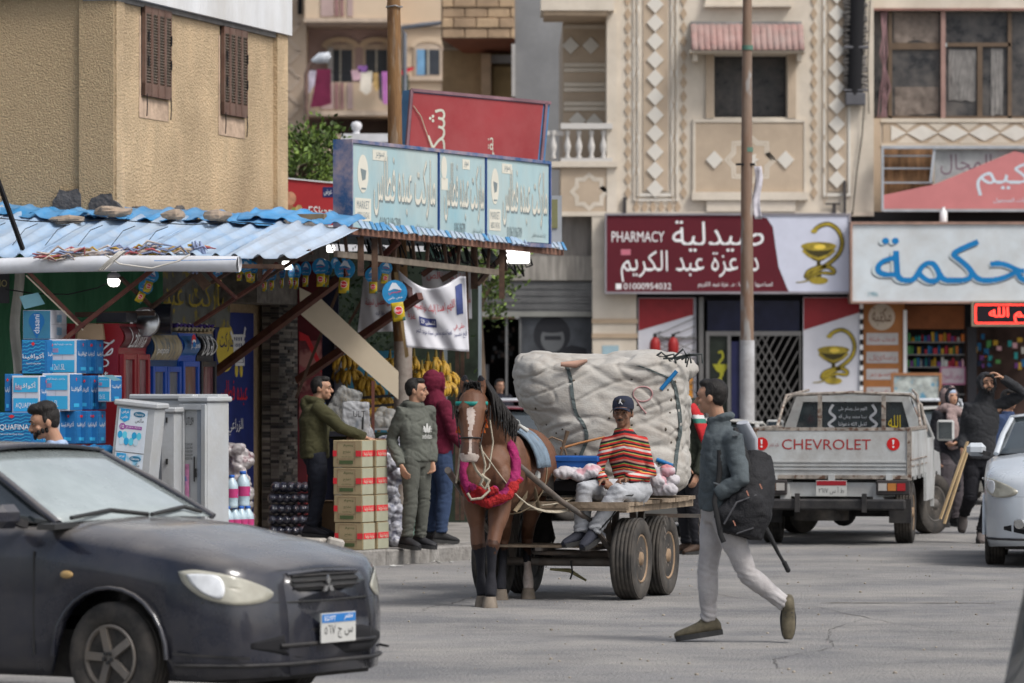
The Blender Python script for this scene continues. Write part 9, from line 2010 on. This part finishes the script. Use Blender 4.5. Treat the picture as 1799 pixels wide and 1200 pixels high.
# dark car nosing in at the far right, close to the camera
sedan('out-of-focus dark teal car poking in at the lower right edge',(PX(1776,19.4)+.93,19.3,0),180,mat('teal_dark_paint',(.03,.05,.055),.3,var=.2,coat=.6,dirt=(.2,.2,.2),dirt_amt=.4,dirt_s=2),spokes=0,hood=1.13,cowl=1.2,roof=1.75,deck=1.15)
# others behind
sedan('dusty white car seen from behind between the loaded cart and the pickup',(PX(1262,54.5),54.8,0),84,mat('dusty_white_paint',(.42,.42,.40),.4,var=.08,coat=.3,dirt=(.3,.27,.22),dirt_amt=.5,dirt_s=2),spokes=0,L1=3.5,roof=1.32,deck=.98,lens=False)
q=MB(frame((PX(1218,50.9),50.96,0),(1,.1,0)));q.use(mat('decal_ochre',(.42,.27,.06),.6));q.prism(star_pts(0,.68,.25,.4),0,.004);q.use(mat('dusty_white_paint'));disc(q,0,.68,.09,.09,.005,.007);tag(q.obj('star_decal'),'yellow star decal on the white car behind the cart','decal')
def rack(loc,rot,w,l,z,label):
    t=thing('roof_rack',label,'roof rack',(*loc,z),rot)
    for y in(-l/2,-l/6,l/6,l/2):q=MB();q.tube([(-w/2,y,0),(-w/2+.03,y,.08),(w/2-.03,y,.08),(w/2,y,0)],.02,6);q.obj('cross_bar',m_rk,t)
    for x in(-w/2+.03,-w/6,w/6,w/2-.03):q=MB();q.tube([(x,-l/2-.05,.085),(x,l/2,.085)],.018,6);q.obj('long_bar',m_rk,t)
m_rk=mat('rack_white',(.45,.47,.50),.4,var=.15)
sedan('dark red estate car with a white roof rack behind the horse',(PX(908,61),61.5,0),86,mat('dark_red_paint',(.14,.02,.03),.3,var=.1,coat=.5),spokes=0,box=1,roof=1.42,lens=False);rack((PX(905,59.6),60),0,1.15,1.8,1.43,'white tubular roof rack on the dark red estate car')
sedan('white estate car with roof rack between the pickup cab and the scarfed woman',(PX(1604,70),68,0),92,mat('dusty_white_paint'),spokes=0,box=1,roof=1.38,lens=False);rack((PX(1603,67),66.5),0,1.2,1.8,1.40,'white roof rack on the white estate car beyond the pickup')
sedan('maroon car at the right edge behind the hooded man',(PX(1850,60),58,0),170,mat('maroon_paint',(.09,.012,.02),.3,var=.1,coat=.5),spokes=0,roof=1.46)
sedan('pale car mostly hidden behind the white sack load',(PX(985,57),58,0),10,mat('green_grey_paint',(.06,.08,.07),.3,coat=.5),spokes=0,roof=1.4)
# pieces of one kind that stand apart become parts of their own
def split(o):
    me=o.data;n=len(me.vertices);r=list(range(n))
    def find(a):
        while r[a]!=a:r[a]=r[r[a]];a=r[a]
        return a
    for e in me.edges:
        a,b=find(e.vertices[0]),find(e.vertices[1])
        if a!=b:r[a]=b
    gs_={}
    for p in me.polygons:gs_.setdefault(find(p.vertices[0]),[]).append(p)
    if len(gs_)<2 or len(gs_)>40:return
    for k,ps in enumerate(gs_.values()):
        ids=sorted({v for p in ps for v in p.vertices});mp={v:i for i,v in enumerate(ids)}
        m2=bpy.data.meshes.new(me.name);m2.from_pydata([me.vertices[v].co for v in ids],[],[[mp[v]for v in p.vertices]for p in ps])
        for m_ in me.materials:m2.materials.append(m_)
        m2.polygons.foreach_set('material_index',[p.material_index for p in ps]);m2.polygons.foreach_set('use_smooth',[p.use_smooth for p in ps]);m2.update()
        if k:c=o.copy();c.data=m2;C.objects.link(c)
        else:o.data=m2
SPL=('pilaster','border','window_reveal','panel_border','band_border','wall','glazing','star_moulding','awning_frame','bay_slab','recess_bands','balcony_edge','balustrade','loose_wire','stripes','carved_chain','arch_lip','roof_rack','underframe','window_frame','shutter_slats','hinges','edge_strip','striped_ribbon','wiper','shutter_hooks','rolled_shutter','junction_box','frame')
for o in[o for o in C.objects if o.type=='MESH' and o.parent and o.name.split('.')[0]in SPL and not o.get('kind')]:split(o)
